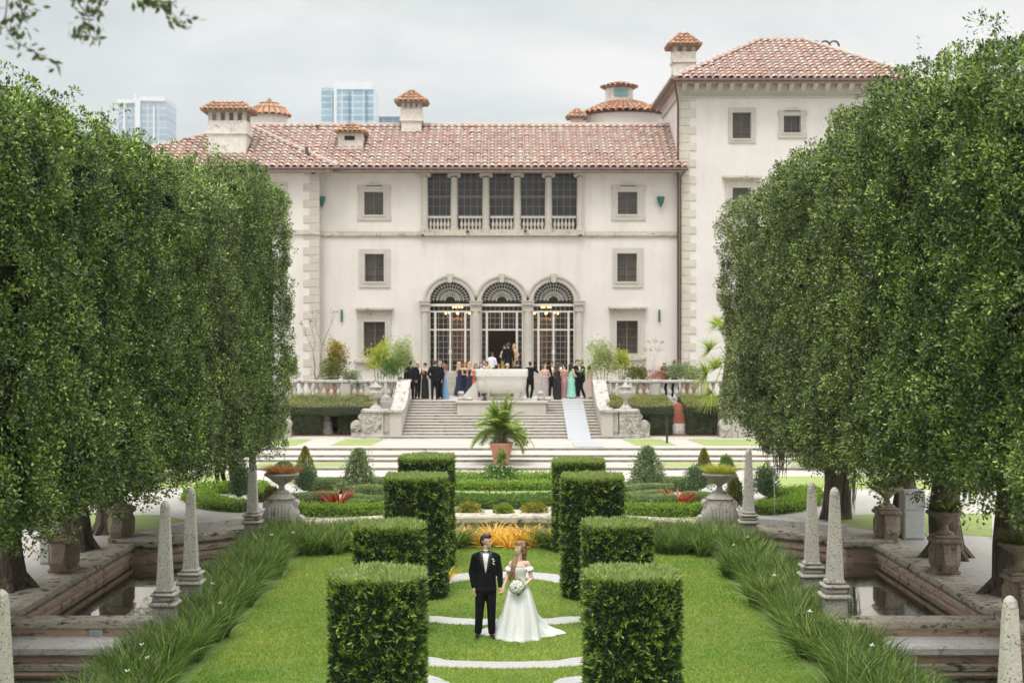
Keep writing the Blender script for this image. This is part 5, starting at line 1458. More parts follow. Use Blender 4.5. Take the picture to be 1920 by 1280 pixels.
# orange bromeliads at the end of the lawn
k = 0
for (x, y, s) in ((-.75,36.6,1),(-.42,36.2,.9),(-.12,36.7,1.1),(.12,36.1,.85),(.35,36.6,1.05),(.68,36.3,.95),(.92,36.8,1.0),(-.95,37.1,.9),(.55,37.2,1.0),(-.3,37.3,1.0)):
    t = thing('orange_bromeliad', ['golden orange bromeliad clump, left end of the row behind the couple','golden bromeliad clump directly above the groom','tall orange bromeliad clump right of the groom head','short orange bromeliad clump low between the two heads','orange bromeliad clump behind the bride head','orange bromeliad clump right of the bride head','golden bromeliad clump at the right end of the row','orange bromeliad clump at the left back by the wall','orange bromeliad clump at the right back by the wall','orange bromeliad clump at the middle back by the wall'][k], 'bromeliad', (x, y, 0), 'orange bromeliads behind the couple')
    rosette('leaves', t, (x, y, .0), 46, .62*s, .085, M['orange_blade'], seed=100+k, up=(.3,2.6), droop=.4, spread=.06); k += 1
for x, lab in ((-1.25,'dark strappy grass clump left of the orange bromeliads'), (1.22,'dark strappy grass clump right of the orange bromeliads')):
    t = thing('grass_clump', lab, 'grass clump', (x, 36.2, 0), 'strappy clumps beside the bromeliads')
    rng = np.random.default_rng(3); n = 420; a = rng.uniform(0,2*PI,n); rr = rng.uniform(0,.3,n)
    V, Fq = blades(np.stack([rr*np.cos(a), rr*np.sin(a), np.zeros(n)],1), np.stack([np.cos(a),np.sin(a),rng.uniform(.5,3.5,n)],1), rng.uniform(.6,1.05,n), .03, .7, rng, 4)
    link('blades', np_mesh('blades', V, Fq, [M['border_blade']]), t)
for x, y, lab in ((-1.62,31.4,'small orange bromeliad at the foot of the left topiary'),):
    t = thing('bromeliad', lab, 'bromeliad', (x+.35, y, 0)); rosette('leaves', t, (x+.35,y,0), 12, .5, .05, M['orange_blade'], seed=4, up=(.3,2.5))
# potted palm
p = G(940, 871, .45); PY = p.y
t = thing('potted_palm', 'arching green palm growing in the terracotta pot on the steps', 'palm', p)
pt = thing('plant_pot', 'large terracotta pot with a rolled rim holding the palm on the steps', 'pot', p)
MB().lathe([(.26,0),(.3,.1),(.31,.3),(.315,.32),(.33,.34),(.36,.55),(.37,.57),(.39,.6),(.41,.72),(.435,.73),(.435,.82),(.4,.82),(.38,.72)], p, 28).build('body', M['terracotta'], pt, smooth=35)
MB().lathe([(.37,.72),(.37,.745),(.01,.76)], p, 20).build('soil', M['soil'], pt)
MB().tube([p+Vector((0,0,.7)), p+Vector((0,0,.95)), p+Vector((.02,0,1.15))], [.12,.14,.09], 10).build('trunk', M['bark'], t)
rng = np.random.default_rng(12); NF = 62
for k in range(NF):
    a = rng.uniform(0, 2*PI); el = rng.uniform(.35, 1.45) if k > 8 else rng.uniform(1.2, 1.55); L = rng.uniform(1.15, 1.6)*(1.12 if k < 9 else 1)
    if math.sin(a) < -.35 and el < .95: el = rng.uniform(.95, 1.4)
    pts = []; c = np.array([p.x, p.y, p.z+1.05]); dirv = np.array([math.cos(a)*math.cos(el), math.sin(a)*math.cos(el), math.sin(el)])
    seg = 16; q = c.copy(); P2, D2 = [], []
    for i in range(seg+1):
        pts.append(q.copy()); P2.append(q.copy()); D2.append(dirv.copy())
        q = q+dirv*L/seg; dirv = dirv+np.array([0,0,-(.165 if k > 8 else .05)*(1.25-el*.45)]); dirv /= np.linalg.norm(dirv)
    m = MB(); m.tube([Vector(x) for x in pts[::2]], [.016*(1-i/9)+.004 for i in range(len(pts[::2]))], 4)
    P2 = np.array(P2); D2 = np.array(D2)
    idx = np.repeat(np.arange(2, seg+1), 9); u = rng.random(len(idx))[:, None]
    P3 = P2[idx-1]*(1-u)+P2[idx]*u; D3 = D2[idx]; side = unit(np.cross(D3, np.array([0,0,1.0]))+1e-5)*np.where(np.arange(len(idx)) % 2, 1, -1)[:, None]
    Ld = (.34*np.sin(np.clip(idx/seg, .12, .97)*PI)**.5)
    V, Fq = blades(P3, D3*.8+side*.75+np.array([0,0,.1]), Ld, .026, .6, rng, 2)
    mm = np_mesh('leaflets', V-np.array(p), Fq, [M['palm_blade']])
    fr = m.build('frond', M['palm_blade'], t); link('leaflets', mm, fr)
# fan palm right of the terrace
c0 = W(1352, 760, 62.8); c0.z = .75
t = thing('fan_palm', 'bright green fan palm at the edge of the right trees below the terrace', 'palm', c0)
MB().tube([c0, c0+Vector((.05,0,1.4)), c0+Vector((.3,0,3.2)), c0+Vector((.45,0,4.6))], [.2,.16,.14,.12], 8).build('trunk', M['bark'], t)
k = 0
for px, py, ang, s in ((1345,655,2.6,1.0),(1368,618,1.6,1.0),(1338,700,3.0,1.15),(1356,690,2.0,1.1),(1372,720,-.3,1.1),(1348,735,3.8,1.1),(1366,740,4.6,1.0),(1385,650,.8,1.0),(1358,610,2.2,.8)):
    q = W(px-13, py, 62.4+.1*k); rng = np.random.default_rng(k); n = 42
    a = ang+np.linspace(-1.7, 1.7, n); Dr = np.stack([np.cos(a), rng.normal(0,.12,n)-.25, np.sin(a)], 1)
    V, Fq = blades(np.zeros((n,3)), Dr, .85*s*(1-.25*np.abs(np.linspace(-1,1,n))), .075, .35, rng, 3)
    base_ = np.array(q-c0)
    f = link('fan_leaf', np_mesh('fan_leaf', V+base_, Fq, [M['fan_blade']]), t)
    MB().tube([q, (q+c0+Vector((.4,0,3.6)))/2+Vector((0,0,.2)), c0+Vector((.35,0,3.3))], .02, 5).build('stalk', M['fan_blade'], f); k += 1
# terrace plants (stand on the terrace, z = 2.07)
def tplant(px, pt_, pb, wpx, lab, mt, D=68.5, n=1500, ls=.09, name='terrace_shrub', shell=.7, ragged=.3, trunk=True, cat='shrub'):
    n = int(n*1.9); ls *= 1.1; ragged = .7; shell = .95; pb = pb+14; x = (px-945)*D/F; s = F/D; zb = TZ; zt = hz(pt_, D); z0 = max(TZ, hz(pb, D))
    t = thing(name, lab, cat, (x, D, TZ), 'plants on the terrace'); r = wpx/s/2
    ell_leaves('foliage', t, (x, D, (z0+zt)/2), (r, min(r,.7), (zt-z0)/2), n, ls, M[mt], seed=px, shell=shell, ragged=ragged, amp=.55, nsc=2.2)
    if trunk:
        m = MB()
        for k in range(4): m.tube([(x+.04*k-.06, D, TZ), (x+(.3*k-.45)*r, D, (z0+zt)/2+.1*k)], [.03,.012], 5)
        m.build('stems', M['twig'], t)
    return t
tplant(755,638,708,52,'airy grey green potted bush left of the guests','pale_leaf',68.3,2200,.08,shell=.95)
tplant(712,645,695,58,'yellow green bush beside the airy bush','yellowgreen',68.9,1900,.09)
tplant(732,672,700,36,'dark green bush under the yellow bush','mid_leaf',67.8,700,.09)
tplant(625,672,706,50,'green shrub with reddish base behind the left balustrade','olive_leaf',68.2,1500)
tplant(630,640,676,36,'yellow and red croton tops behind the left balustrade','redshrub_leaf',68.3,1100)
tplant(660,695,708,34,'silvery plants behind the left balustrade','grey_leaf',68.0,600,.07)
tplant(545,668,706,30,'green shrub at the left end of the terrace','mid_leaf',68.4,900)
tplant(1130,640,708,64,'large airy light green bush right of the guests','pale_leaf',68.0,2600,.08,shell=.95)
tplant(1166,656,690,30,'bright yellow green shoots beside the airy right bush','yellowgreen',68.2,900)
tplant(1195,688,706,40,'low dark spiky plant behind the right balustrade','olive_leaf',68.0,500,.12)
tplant(1232,692,707,46,'low pinkish red flowers behind the right balustrade','redflower',67.8,600,.06)
tplant(1275,680,706,58,'silver green bush in front of the men on the right terrace','grey_leaf',67.7,1500,.07)
tplant(1302,690,706,34,'pale leafy plant at the right end of the terrace','grey_leaf',67.9,600,.08)
def bare_tree(px, D, top, lab, seed, thick=.1):
    x = (px-945)*D/F; t = thing('bare_tree', lab, 'tree', (x, D, TZ), 'bare trees on the terrace'); rnd = random.Random(seed); m = MB(); H = hz(top, D)-TZ
    m.tube([(x,D,TZ),(x+.02,D,TZ+.5),(x,D,TZ+.95)], [thick*1.5,thick*1.3,thick*.6], 8)
    tips = []
    def br(p, d, L, r, k):
        q = [p]
        for i in range(4):
            d = (d+Vector((rnd.uniform(-.35,.35), rnd.uniform(-.2,.2), rnd.uniform(-.05,.3)))).normalized(); p = p+d*L/4; q.append(p)
        m.tube(q, [r*(1-.12*i) for i in range(5)], 6)
        if k > 0:
            for s in (-1, 1): br(p, (d+Vector((s*rnd.uniform(.3,.7), rnd.uniform(-.2,.2), .1))).normalized(), L*.62, r*.55, k-1)
        else: tips.append(p)
    br(Vector((x-.02,D,TZ+.9)), Vector((-.35,0,1)), H*.42, thick*.42, 2); br(Vector((x+.03,D,TZ+.9)), Vector((.25,0,1)), H*.5, thick*.42, 2)
    m.build('branches', M['twig'], t)
    rng = np.random.default_rng(seed); P = np.repeat(np.array(tips), 9, 0)+rng.normal(0,.05,(len(tips)*9,3)); n = len(P)
    V, Fq = leaves(P, rng.normal(size=(n,3)), rng.normal(size=(n,3))+np.array([0,0,1]), .1, .05, rng); link('leaves', np_mesh('leaves', V-np.array((x,D,TZ)), Fq, [M['olive_leaf']]), t)
bare_tree(593, 68.6, 612, 'bare swollen trunk tree with thin branches behind the left balustrade', 5)
bare_tree(1222, 68.6, 672, 'leafless twiggy shrub in front of the right ground floor window', 9, .03)
for px, D, s, lab in ((620,67.9,1.0,'terracotta pot behind the middle of the left balustrade'),(672,68.0,.8,'small terracotta pot behind the left balustrade near the stairs'),(752,68.1,.9,'terracotta pot under the airy bush left of the guests'),(1205,68.0,.9,'terracotta pot behind the right balustrade near the stairs'),(1296,67.9,1.0,'terracotta pot behind the right end of the balustrade')):
    x = (px-945)*D/F; t = thing('plant_pot', lab, 'pot', (x, D, TZ), 'pots on the terrace')
    MB().lathe([(r*s, z*s) for r, z in ((.24,0),(.27,.1),(.33,.45),(.35,.47),(.36,.56),(.37,.57),(.37,.64),(.33,.64),(.31,.5))], (x, D, TZ), 20).build('body', M['terracotta'], t, smooth=35)
    ell_leaves('plant', t, (x, D, TZ+.8*s), (.36*s,.3*s,.28*s), 400, .09, M['mid_leaf'], seed=px, shell=.9)
# big clipped hedges below the terrace
def big_hedge(pxa, pxb, label, piers, zt=2.03):
    D = 63.0; x0, x1 = (pxa-945)*D/F, (pxb-945)*D/F
    t = thing('clipped_hedge', label, 'hedge', ((x0+x1)/2, 64.5, .75), 'tall hedges below the terrace')
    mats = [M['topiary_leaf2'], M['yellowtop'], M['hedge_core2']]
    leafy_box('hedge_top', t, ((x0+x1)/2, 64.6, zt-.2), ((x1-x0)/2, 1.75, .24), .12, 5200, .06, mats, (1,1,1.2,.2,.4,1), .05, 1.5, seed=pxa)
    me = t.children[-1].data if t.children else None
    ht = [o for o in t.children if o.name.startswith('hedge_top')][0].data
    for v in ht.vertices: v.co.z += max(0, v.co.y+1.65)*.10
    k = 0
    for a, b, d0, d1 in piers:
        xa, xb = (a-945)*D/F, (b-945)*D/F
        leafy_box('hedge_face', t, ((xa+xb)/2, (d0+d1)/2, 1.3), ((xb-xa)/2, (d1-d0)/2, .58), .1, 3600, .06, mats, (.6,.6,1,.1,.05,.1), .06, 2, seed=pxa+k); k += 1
    return t
big_hedge(528, 702, 'tall clipped hedge with dark openings left of the stairs', [(551,603,62.9,64.4),(634,702,63.2,65.0),(528,552,65.6,66.2),(600,636,65.6,66.2)])
big_hedge(1141, 1264, 'tall clipped hedge between the right stair block and the pink niche', [(1218,1262,62.95,64.6),(1146,1220,64.8,66.0)])
big_hedge(1286, 1392, 'tall clipped hedge right of the pink niche', [(1290,1366,62.95,64.6),(1364,1392,65.2,66.2)])
m = MB(); 
for a, b in ((528,702),(1141,1392)): m.box((a-945)*63/F, (b-945)*63/F, 62.7, 66.45, .74, .775)
tag(m.build('planting_soil', M['redsoil']), kind='structure')
# ------------------------------------------------------------------ clipped tree walls
def clipped_tree(s, yc, hy, ztop, label, seed, zb=2.4, xin=6.2, xout=10.9, tx=9.95, ty=None, dens=1.0, lmats=None, face=(1,1,.35,.35,.8,.9), trunk_r=.32, ls=.066, ragged_bottom=.25, twin=0):
    """one tree of the clipped row; s=-1 left row, +1 right row"""
    rng = np.random.default_rng(seed)
    ty = yc if ty is None else ty
    t = thing('clipped_tree', label, 'tree', (s*tx, ty, .35), 'clipped trees left of the garden' if s < 0 else 'clipped trees right of the garden')
    cx = s*(xin+xout)/2; hy += .22; h = ((xout-xin)/2, hy, (ztop-zb)/2); cz = (ztop+zb)/2; r = .22
    off = (cx, yc, cz); L0 = np.array(t.location)
    fw = list(face)
    inner = 1 if s < 0 else 0
    fw[inner] = 1.0; fw[1-inner] = .12
    nc = int(3300*dens*hy/2.6*(1.3 if face[2] > 1 else 1))
    P, N = box_surface(rng, nc, h, r, fw, seed, .13, .5, off)
    # vertical flutes as in a sheared wall of foliage
    q = P+np.array(off); fl = (vnoise(q*np.array([1,1,.3]), .8, 77)-.5)*.02; P = P+N*fl[:, None]; P = P+N*((vnoise(q, 1.5, 31)-.5)*.34+(vnoise(q, 3.4, 32)-.5)*.26-.06)[:, None]+N*rng.normal(0,.05,nc)[:, None]
    # ragged lower edge
    low = N[:, 2] < -.3; P[low, 2] += rng.normal(.02, .2, low.sum())
    top = N[:, 2] > .5; P[top, 2] += rng.exponential(.10, top.sum())
    per = 38
    C = np.repeat(P, per, 0); NN = np.repeat(N, per, 0)
    cs = np.repeat(rng.uniform(.07, .23, nc), per)
    d = unit(rng.normal(size=(nc*per, 3))+NN*.8)
    Pl = C+d*(cs*rng.uniform(.1,1,nc*per)**.45)[:, None]*np.array([1,1,.95])
    n = len(Pl)
    Dr = d*.9+rng.normal(size=(n,3))*.6+np.array([0,0,.1]); Nn = NN*.45+rng.normal(size=(n,3))*.6+np.array([0,0,1.0])
    Ls = ls*rng.uniform(.65,1.3,n)
    V, Fq = leaves(Pl, Dr, Nn, Ls, Ls*.46, rng, .12)
    # twigs poking out of the top and the lower edge
    k = 70; pick = np.where(top | low)[0]; pick = rng.choice(pick, k)
    Pt, Dt = [], []
    for i in pick:
        dd = np.array([rng.normal(0,.35), rng.normal(0,.35), 1.0 if N[i,2] > 0 else -.9]); dd /= np.linalg.norm(dd); Lt = rng.uniform(.2, .5) if N[i,2] > 0 else rng.uniform(.1,.3)
        m_ = 20
        tt = rng.random(m_); Pt.append(P[i]+dd*Lt*tt[:, None]+rng.normal(0,.035,(m_,3))); Dt.append(dd*.6+rng.normal(0,.6,(m_,3)))
    Pt = np.concatenate(Pt); Dt = np.concatenate(Dt); Lt = ls*.9*rng.uniform(.7,1.2,len(Pt))
    V2, F2 = leaves(Pt, Dt, rng.normal(size=(len(Pt),3)), Lt, Lt*.46, rng)
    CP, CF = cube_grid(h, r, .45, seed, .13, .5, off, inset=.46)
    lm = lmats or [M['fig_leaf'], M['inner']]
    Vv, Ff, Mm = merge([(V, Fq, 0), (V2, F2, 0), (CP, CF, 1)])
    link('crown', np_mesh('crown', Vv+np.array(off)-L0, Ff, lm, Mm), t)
    # trunk with limbs
    rnd = random.Random(seed); m = MB(); x0, y0 = s*tx, ty
    m.tube([(x0-.0,y0,.3),(x0,y0,.55),(x0+rnd.uniform(-.08,.08),y0,1.3),(x0+rnd.uniform(-.15,.15),y0+.05,2.4),(x0+rnd.uniform(-.2,.2),y0,3.6)], [trunk_r*1.55,trunk_r*1.12,trunk_r,trunk_r*.95,trunk_r*.8], 14)
    if twin: m.tube([(x0+twin,y0+.15,.3),(x0+twin*.9,y0+.15,1.3),(x0+twin*.8,y0+.1,3.4)], [trunk_r*1.2,trunk_r*.9,trunk_r*.8], 12)
    for k in range(5):
        a = 2*PI*k/5+rnd.random()
        m.tube([(x0,y0,1.9+.2*k),(x0+.7*math.cos(a),y0+.7*math.sin(a),2.9+.2*k),(x0+2.0*math.cos(a),y0+1.6*math.sin(a),4.3+.3*k)], [trunk_r*.5,trunk_r*.38,trunk_r*.15], 8)
    for k in range(6):
        a = 2*PI*k/6; m.tube([(x0+trunk_r*1.9*math.cos(a),y0+trunk_r*1.9*math.sin(a),.3),(x0+trunk_r*.9*math.cos(a),y0+trunk_r*.9*math.sin(a),.62),(x0+trunk_r*.6*math.cos(a),y0+trunk_r*.6*math.sin(a),1.4)], [.06,.12,.08], 6)
    m.build('trunk', M['bark'], t, smooth=True)
    return t
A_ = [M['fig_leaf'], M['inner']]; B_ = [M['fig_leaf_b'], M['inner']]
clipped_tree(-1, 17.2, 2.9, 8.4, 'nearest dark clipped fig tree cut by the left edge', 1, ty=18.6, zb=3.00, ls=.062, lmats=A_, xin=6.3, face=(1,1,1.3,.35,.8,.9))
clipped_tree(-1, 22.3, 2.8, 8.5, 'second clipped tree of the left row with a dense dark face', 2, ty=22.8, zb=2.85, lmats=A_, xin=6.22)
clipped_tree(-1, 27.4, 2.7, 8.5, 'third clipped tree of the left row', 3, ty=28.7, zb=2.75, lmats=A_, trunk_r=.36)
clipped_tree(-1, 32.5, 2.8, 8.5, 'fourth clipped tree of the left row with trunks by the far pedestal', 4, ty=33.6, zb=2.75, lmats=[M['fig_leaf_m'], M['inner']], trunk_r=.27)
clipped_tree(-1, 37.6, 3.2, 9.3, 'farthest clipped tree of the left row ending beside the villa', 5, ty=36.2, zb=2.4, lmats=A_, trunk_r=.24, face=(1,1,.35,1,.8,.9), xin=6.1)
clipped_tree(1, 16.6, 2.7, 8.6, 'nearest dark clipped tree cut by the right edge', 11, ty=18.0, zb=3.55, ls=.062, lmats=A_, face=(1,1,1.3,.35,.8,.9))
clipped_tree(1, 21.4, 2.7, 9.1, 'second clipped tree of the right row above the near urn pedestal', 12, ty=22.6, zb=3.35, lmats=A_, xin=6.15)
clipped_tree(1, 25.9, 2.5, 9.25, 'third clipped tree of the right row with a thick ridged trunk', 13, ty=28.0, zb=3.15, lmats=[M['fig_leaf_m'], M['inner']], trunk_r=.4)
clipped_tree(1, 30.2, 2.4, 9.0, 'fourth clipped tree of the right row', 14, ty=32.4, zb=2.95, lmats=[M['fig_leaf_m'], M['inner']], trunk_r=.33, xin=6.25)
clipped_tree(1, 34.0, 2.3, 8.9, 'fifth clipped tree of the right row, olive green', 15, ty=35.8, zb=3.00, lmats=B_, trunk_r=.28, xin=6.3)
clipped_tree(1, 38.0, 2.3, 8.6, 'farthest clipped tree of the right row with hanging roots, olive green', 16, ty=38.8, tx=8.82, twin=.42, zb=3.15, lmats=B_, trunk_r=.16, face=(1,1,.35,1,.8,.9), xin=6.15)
# hanging aerial roots
for x, y, z0, z1, w, lab in ((7.55,39.3,1.45,3.0,.16,'dark tuft of hanging roots below the farthest right tree'),(7.15,39.2,1.9,3.0,.2,'pale curtain of hanging roots at the left of the dark tuft'),(8.9,38.6,.5,3.2,.2,'hanging roots and stems dropping to the wall left of the double trunk'),(9.35,38.7,.6,3.2,.16,'hanging roots wrapped around the right stem of the double trunk'),(8.1,39.3,1.9,3.0,.14,'short tuft of hanging roots right of the dark tuft')):
    t = thing('hanging_roots', lab, 'hanging roots', (x, y, z1), 'hanging roots of the far right tree')
    m = MB(); rnd = random.Random(int(x*100))
    for k in range(46):
        dx, dy = rnd.gauss(0, w*.6), rnd.gauss(0, .12); zz = z1-(z1-z0)*rnd.uniform(.45, 1.05)
        m.tube([(x+dx*1.2, y+dy, z1+.3), (x+dx+rnd.gauss(0,.03), y+dy, (z1+zz)/2), (x+dx*.7+rnd.gauss(0,.04), y+dy, zz)], [.018,.014,.006], 4)
    m.build('strands', M['moss'] if 'dark' not in lab else M['bark'], t)
# overhanging branch near the camera, top left
bt = thing('oak_branch', 'blurred leafy twigs hanging into the top left corner of the sky', 'tree branch', W(60, -60, 9.0))
rng = np.random.default_rng(21); rnd = random.Random(3)
tw = MB(); LP, LD = [], []
def twig(pts, r, dens, spread, n_):
    P = [W(px, py, D) for px, py, D in pts]; tw.tube(P, [r*(1-.7*i/(len(P)-1)) for i in range(len(P))], 5)
    for a, b in zip(P[:-1], P[1:]):
        for k in range(int(n_)):
            q = a.lerp(b, rnd.random()); LP.append(np.array(q)+rng.normal(0, spread, 3)); LD.append(np.array((b-a).normalized())*.6+rng.normal(0,.7,3))
twig([(20,-60,9),(12,20,9),(8,45,9),(30,80,9),(60,95,9),(85,108,9),(112,128,9)], .006, 1, .025, 6)
twig([(8,-60,9),(40,10,9),(42,40,9),(30,60,9)], .008, 1, .05, 26)
twig([(150,-50,9),(146,5,9),(165,30,9),(170,52,9),(160,66,9)], .007, 1, .05, 24)
twig([(200,-60,9),(190,4,9),(180,24,9)], .006, 1, .035, 14)
twig([(280,-70,9),(275,-8,9),(290,8,9),(310,12,9),(318,22,9),(338,38,9),(346,44,9)], .006, 1, .03, 9)
twig([(260,-60,9),(272,0,9),(300,10,9)], .008, 1, .05, 22)
LP, LD = np.array(LP), np.array(LD); nn = len(LP)
V, Fq = leaves(LP, LD, rng.normal(size=(nn,3)), rng.uniform(.05,.08,nn), rng.uniform(.024,.036,nn), rng)
tw.build('twigs', M['bark'], bt)
link('leaves', np_mesh('leaves', V-np.array(bt.location), Fq, [M['oak_leaf']]), bt)
# ------------------------------------------------------------------ topiary
TOPI = [(-1.69,19.3,2.27,'nearest left topiary drum, cut by the bottom edge'), (1.72,19.3,2.27,'nearest right topiary drum, cut by the bottom edge'),
        (-2.07,26.0,2.0,'short left topiary drum, second from the front'), (2.08,26.6,1.94,'short right topiary drum, second from the front'),
        (-1.80,29.7,2.48,'tall left topiary drum, third from the front'), (1.82,29.7,2.48,'tall right topiary drum, third from the front'),
        (-1.79,33.4,2.55,'farthest left topiary drum beside the parterre'), (1.84,35.6,2.25,'farthest right topiary drum beside the parterre')]
for i, (x, y, h, lab) in enumerate(TOPI):
    rng = np.random.default_rng(300+i); R = .635
    t = thing('topiary', 'clipped green '+lab, 'topiary', (x, y, 0), 'clipped topiary drums on the lawn')
    near = y < 21
    SE = lambda a: R*.955*(np.abs(np.cos(a))**3.4+np.abs(np.sin(a))**3.4)**(-1/3.4)
    n = 19000 if near else 13500
    a = rng.uniform(0, 2*PI, n); z = rng.uniform(0.02, h-.04, n)
    ctr = np.stack([np.cos(a), np.sin(a), z], 1)
    Rr = R*(1+(vnoise(np.stack([np.cos(a)*2, np.sin(a)*2, z*1.3+i*9], 1), 1.6, i)-.5)*.09)-rng.exponential(.03, n)
    Rr *= .955*(np.abs(np.cos(a))**3.4+np.abs(np.sin(a))**3.4)**(-1/3.4)
    P = np.stack([Rr*np.cos(a), Rr*np.sin(a), z], 1); N = np.stack([np.cos(a), np.sin(a), np.zeros(n)], 1)
    L = .078*rng.uniform(.7,1.3,n)
    V, Fq = leaves(P, N*.55+rng.normal(size=(n,3))*.5+np.array([0,0,.55]), N+rng.normal(size=(n,3))*.45, L, L*.33, rng, .1)
    parts = [(V, Fq, 0)]
    # light sprigs on the sides
    ns = 520 if near else 420; a = rng.uniform(0,2*PI,ns); z = rng.uniform(.1,h-.1,ns); Rs = SE(a)*1.0; C = np.repeat(np.stack([Rs*np.cos(a), Rs*np.sin(a), z],1), 9, 0); N = np.repeat(np.stack([np.cos(a), np.sin(a), np.zeros(ns)],1), 9, 0)
    n2 = len(C); L = .095*rng.uniform(.6,1.2,n2)
    V, Fq = leaves(C, N*.9+rng.normal(size=(n2,3))*.6+np.array([0,0,.45]), rng.normal(size=(n2,3))+N, L, L*.26, rng, .1); parts.append((V, Fq, 2))
    # side shade leaves with medium tone
    # top shoots
    nt_ = 4600; a = rng.uniform(0,2*PI,nt_); rr = SE(a)*np.sqrt(rng.uniform(0,1,nt_))
    P = np.stack([rr*np.cos(a), rr*np.sin(a), h-.07+rng.uniform(-.03,.02,nt_)+.06*vnoise(np.stack([rr*np.cos(a)*5, rr*np.sin(a)*5, rr*0+i],1),1,i)], 1); L = .085*rng.uniform(.6,1.25,nt_)
    out = (rr/R)**6
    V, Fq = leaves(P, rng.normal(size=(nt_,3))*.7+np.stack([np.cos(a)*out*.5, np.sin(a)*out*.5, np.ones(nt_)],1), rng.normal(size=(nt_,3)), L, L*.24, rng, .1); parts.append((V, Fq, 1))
    nr = 1500; a = rng.uniform(0,2*PI,nr); z = h-.04-rng.exponential(.06,nr); P = np.stack([SE(a)*np.cos(a), SE(a)*np.sin(a), z],1)
    L = .07*rng.uniform(.6,1.2,nr); V, Fq = leaves(P, np.stack([np.cos(a)*.5,np.sin(a)*.5,np.ones(nr)],1)+rng.normal(size=(nr,3))*.4, rng.normal(size=(nr,3)), L, L*.25, rng, .1); parts.append((V, Fq, 2))
    k = 40; cv = [(SE(2*PI*j/k)*.94*math.cos(2*PI*j/k), SE(2*PI*j/k)*.94*math.sin(2*PI*j/k), zz) for zz in (-.02, h-.1) for j in range(k)]; cv += [(0,0,h-.1)]
    cf = [(j, (j+1)%k, k+(j+1)%k, k+j) for j in range(k)] + [(k+j, k+(j+1)%k, 2*k, 2*k) for j in range(0)]
    parts.append((np.array(cv), np.array(cf), 3))
    cap = np.array([(SE(2*PI*j/k)*.93*math.cos(2*PI*j/k), SE(2*PI*j/k)*.93*math.sin(2*PI*j/k), h-.09) for j in range(k)])
    q = [(0, j, j+1, j+2) for j in range(1, k-2, 2)]
    parts.append((cap, np.array(q), 3))
    Vv, Ff, Mm = merge(parts)
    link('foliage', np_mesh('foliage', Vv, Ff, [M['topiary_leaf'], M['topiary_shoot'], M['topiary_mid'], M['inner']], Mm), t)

# ------------------------------------------------------------------ gravel bands in the lawn
def band(pts, w, z=.006, nm='gravel_band'):
    P = [Vector((x, y, 0)) for x, y in pts]; L, R_ = [], []; rnd = random.Random(len(pts))
    for _ in range(2):
        P = [P[0]]+[x for a, b in zip(P[:-1], P[1:]) for x in (a.lerp(b, .25), a.lerp(b, .75))]+[P[-1]]
    Q = []
    for a, b in zip(P[:-1], P[1:]):
        Q.append(a)
    Q.append(P[-1])
    for i, p in enumerate(Q):
        d = (Q[min(i+1, len(Q)-1)]-Q[max(i-1, 0)]).normalized(); nn = Vector((-d.y, d.x, 0))
        L.append(p+nn*(w/2+rnd.uniform(-.02,.02))); R_.append(p-nn*(w/2+rnd.uniform(-.02,.02)))
    m = MB(); k = len(L); m.add([(p.x, p.y, z) for p in R_]+[(p.x, p.y, z) for p in L], [(i, i+1, k+i+1, k+i) for i in range(k-1)]); return tag(m.build(nm, M['white_gravel']), kind='structure')
bands = [([(-1.85,24.15),(-1.3,24.0),(-1.1,23.75),(-.6,23.68),(0,23.62),(.6,23.66),(1.05,23.75),(1.25,23.95),(1.9,24.1)], .5),
         ([(-1.9,27.35),(-1.3,27.35),(-1.0,27.15),(-.4,27.05),(.3,27.05),(.95,27.1),(1.2,27.3),(1.9,27.3)], .58),
         ([(-1.85,31.0),(-1.5,31.3),(-1.2,31.75),(-.6,32.1),(0,32.2),(.6,32.1),(1.15,31.8),(1.5,31.4),(1.9,31.1)], .85),
         ([(-1.45,22.9),(-1.15,22.65),(-1.0,22.3),(-1.05,21.8)], .4), ([(1.55,22.9),(1.2,22.7),(.95,22.55),(1.0,22.0)], .4)]
for p, w_ in bands: band(p, w_)
def near_band(X, Y):
    bad = np.zeros(len(X), bool)
    for p, w_ in bands:
        for (x0, y0), (x1, y1) in zip(p[:-1], p[1:]):
            dx, dy = x1-x0, y1-y0; t = np.clip(((X-x0)*dx+(Y-y0)*dy)/(dx*dx+dy*dy), 0, 1)
            bad |= np.hypot(X-x0-t*dx, Y-y0-t*dy) < w_*.5-.015+.03*vnoise(np.stack([X*9,Y*9,X*0],1),1,3)-.02
    return bad
# ------------------------------------------------------------------ lawn blades
rng = np.random.default_rng(50)
def lawn_blades(n, ymax_w=1):
    # denser near the camera
    Y = 20.5+(37.8-20.5)*rng.uniform(0, 1, n)**1.25; X = rng.uniform(-4.9, 4.9, n)
    ok = ~near_band(X, Y)
    for (x, y, h, _) in TOPI: ok &= np.hypot(X-x, Y-y) > .6
    ok &= Y < 39-(np.abs(X)/8.3)**2*4-.8
    X, Y = X[ok], Y[ok]; m = len(X)
    P = np.stack([X, Y, np.zeros(m)], 1)
    L = (.045+.03*vnoise(P, .9, 9))*rng.uniform(.6,1.4,m)
    Dr = rng.normal(size=(m,3))*.45+np.array([0,0,1.0])
    V, Fq = blades(P, Dr, L, .011, .5, rng, 2)
    return V, Fq
V, Fq = lawn_blades(300000)
tag(link('lawn_grass', np_mesh('lawn_grass', V, Fq, [M['lawn_blade']])), kind='stuff', label='short bright green mown grass')
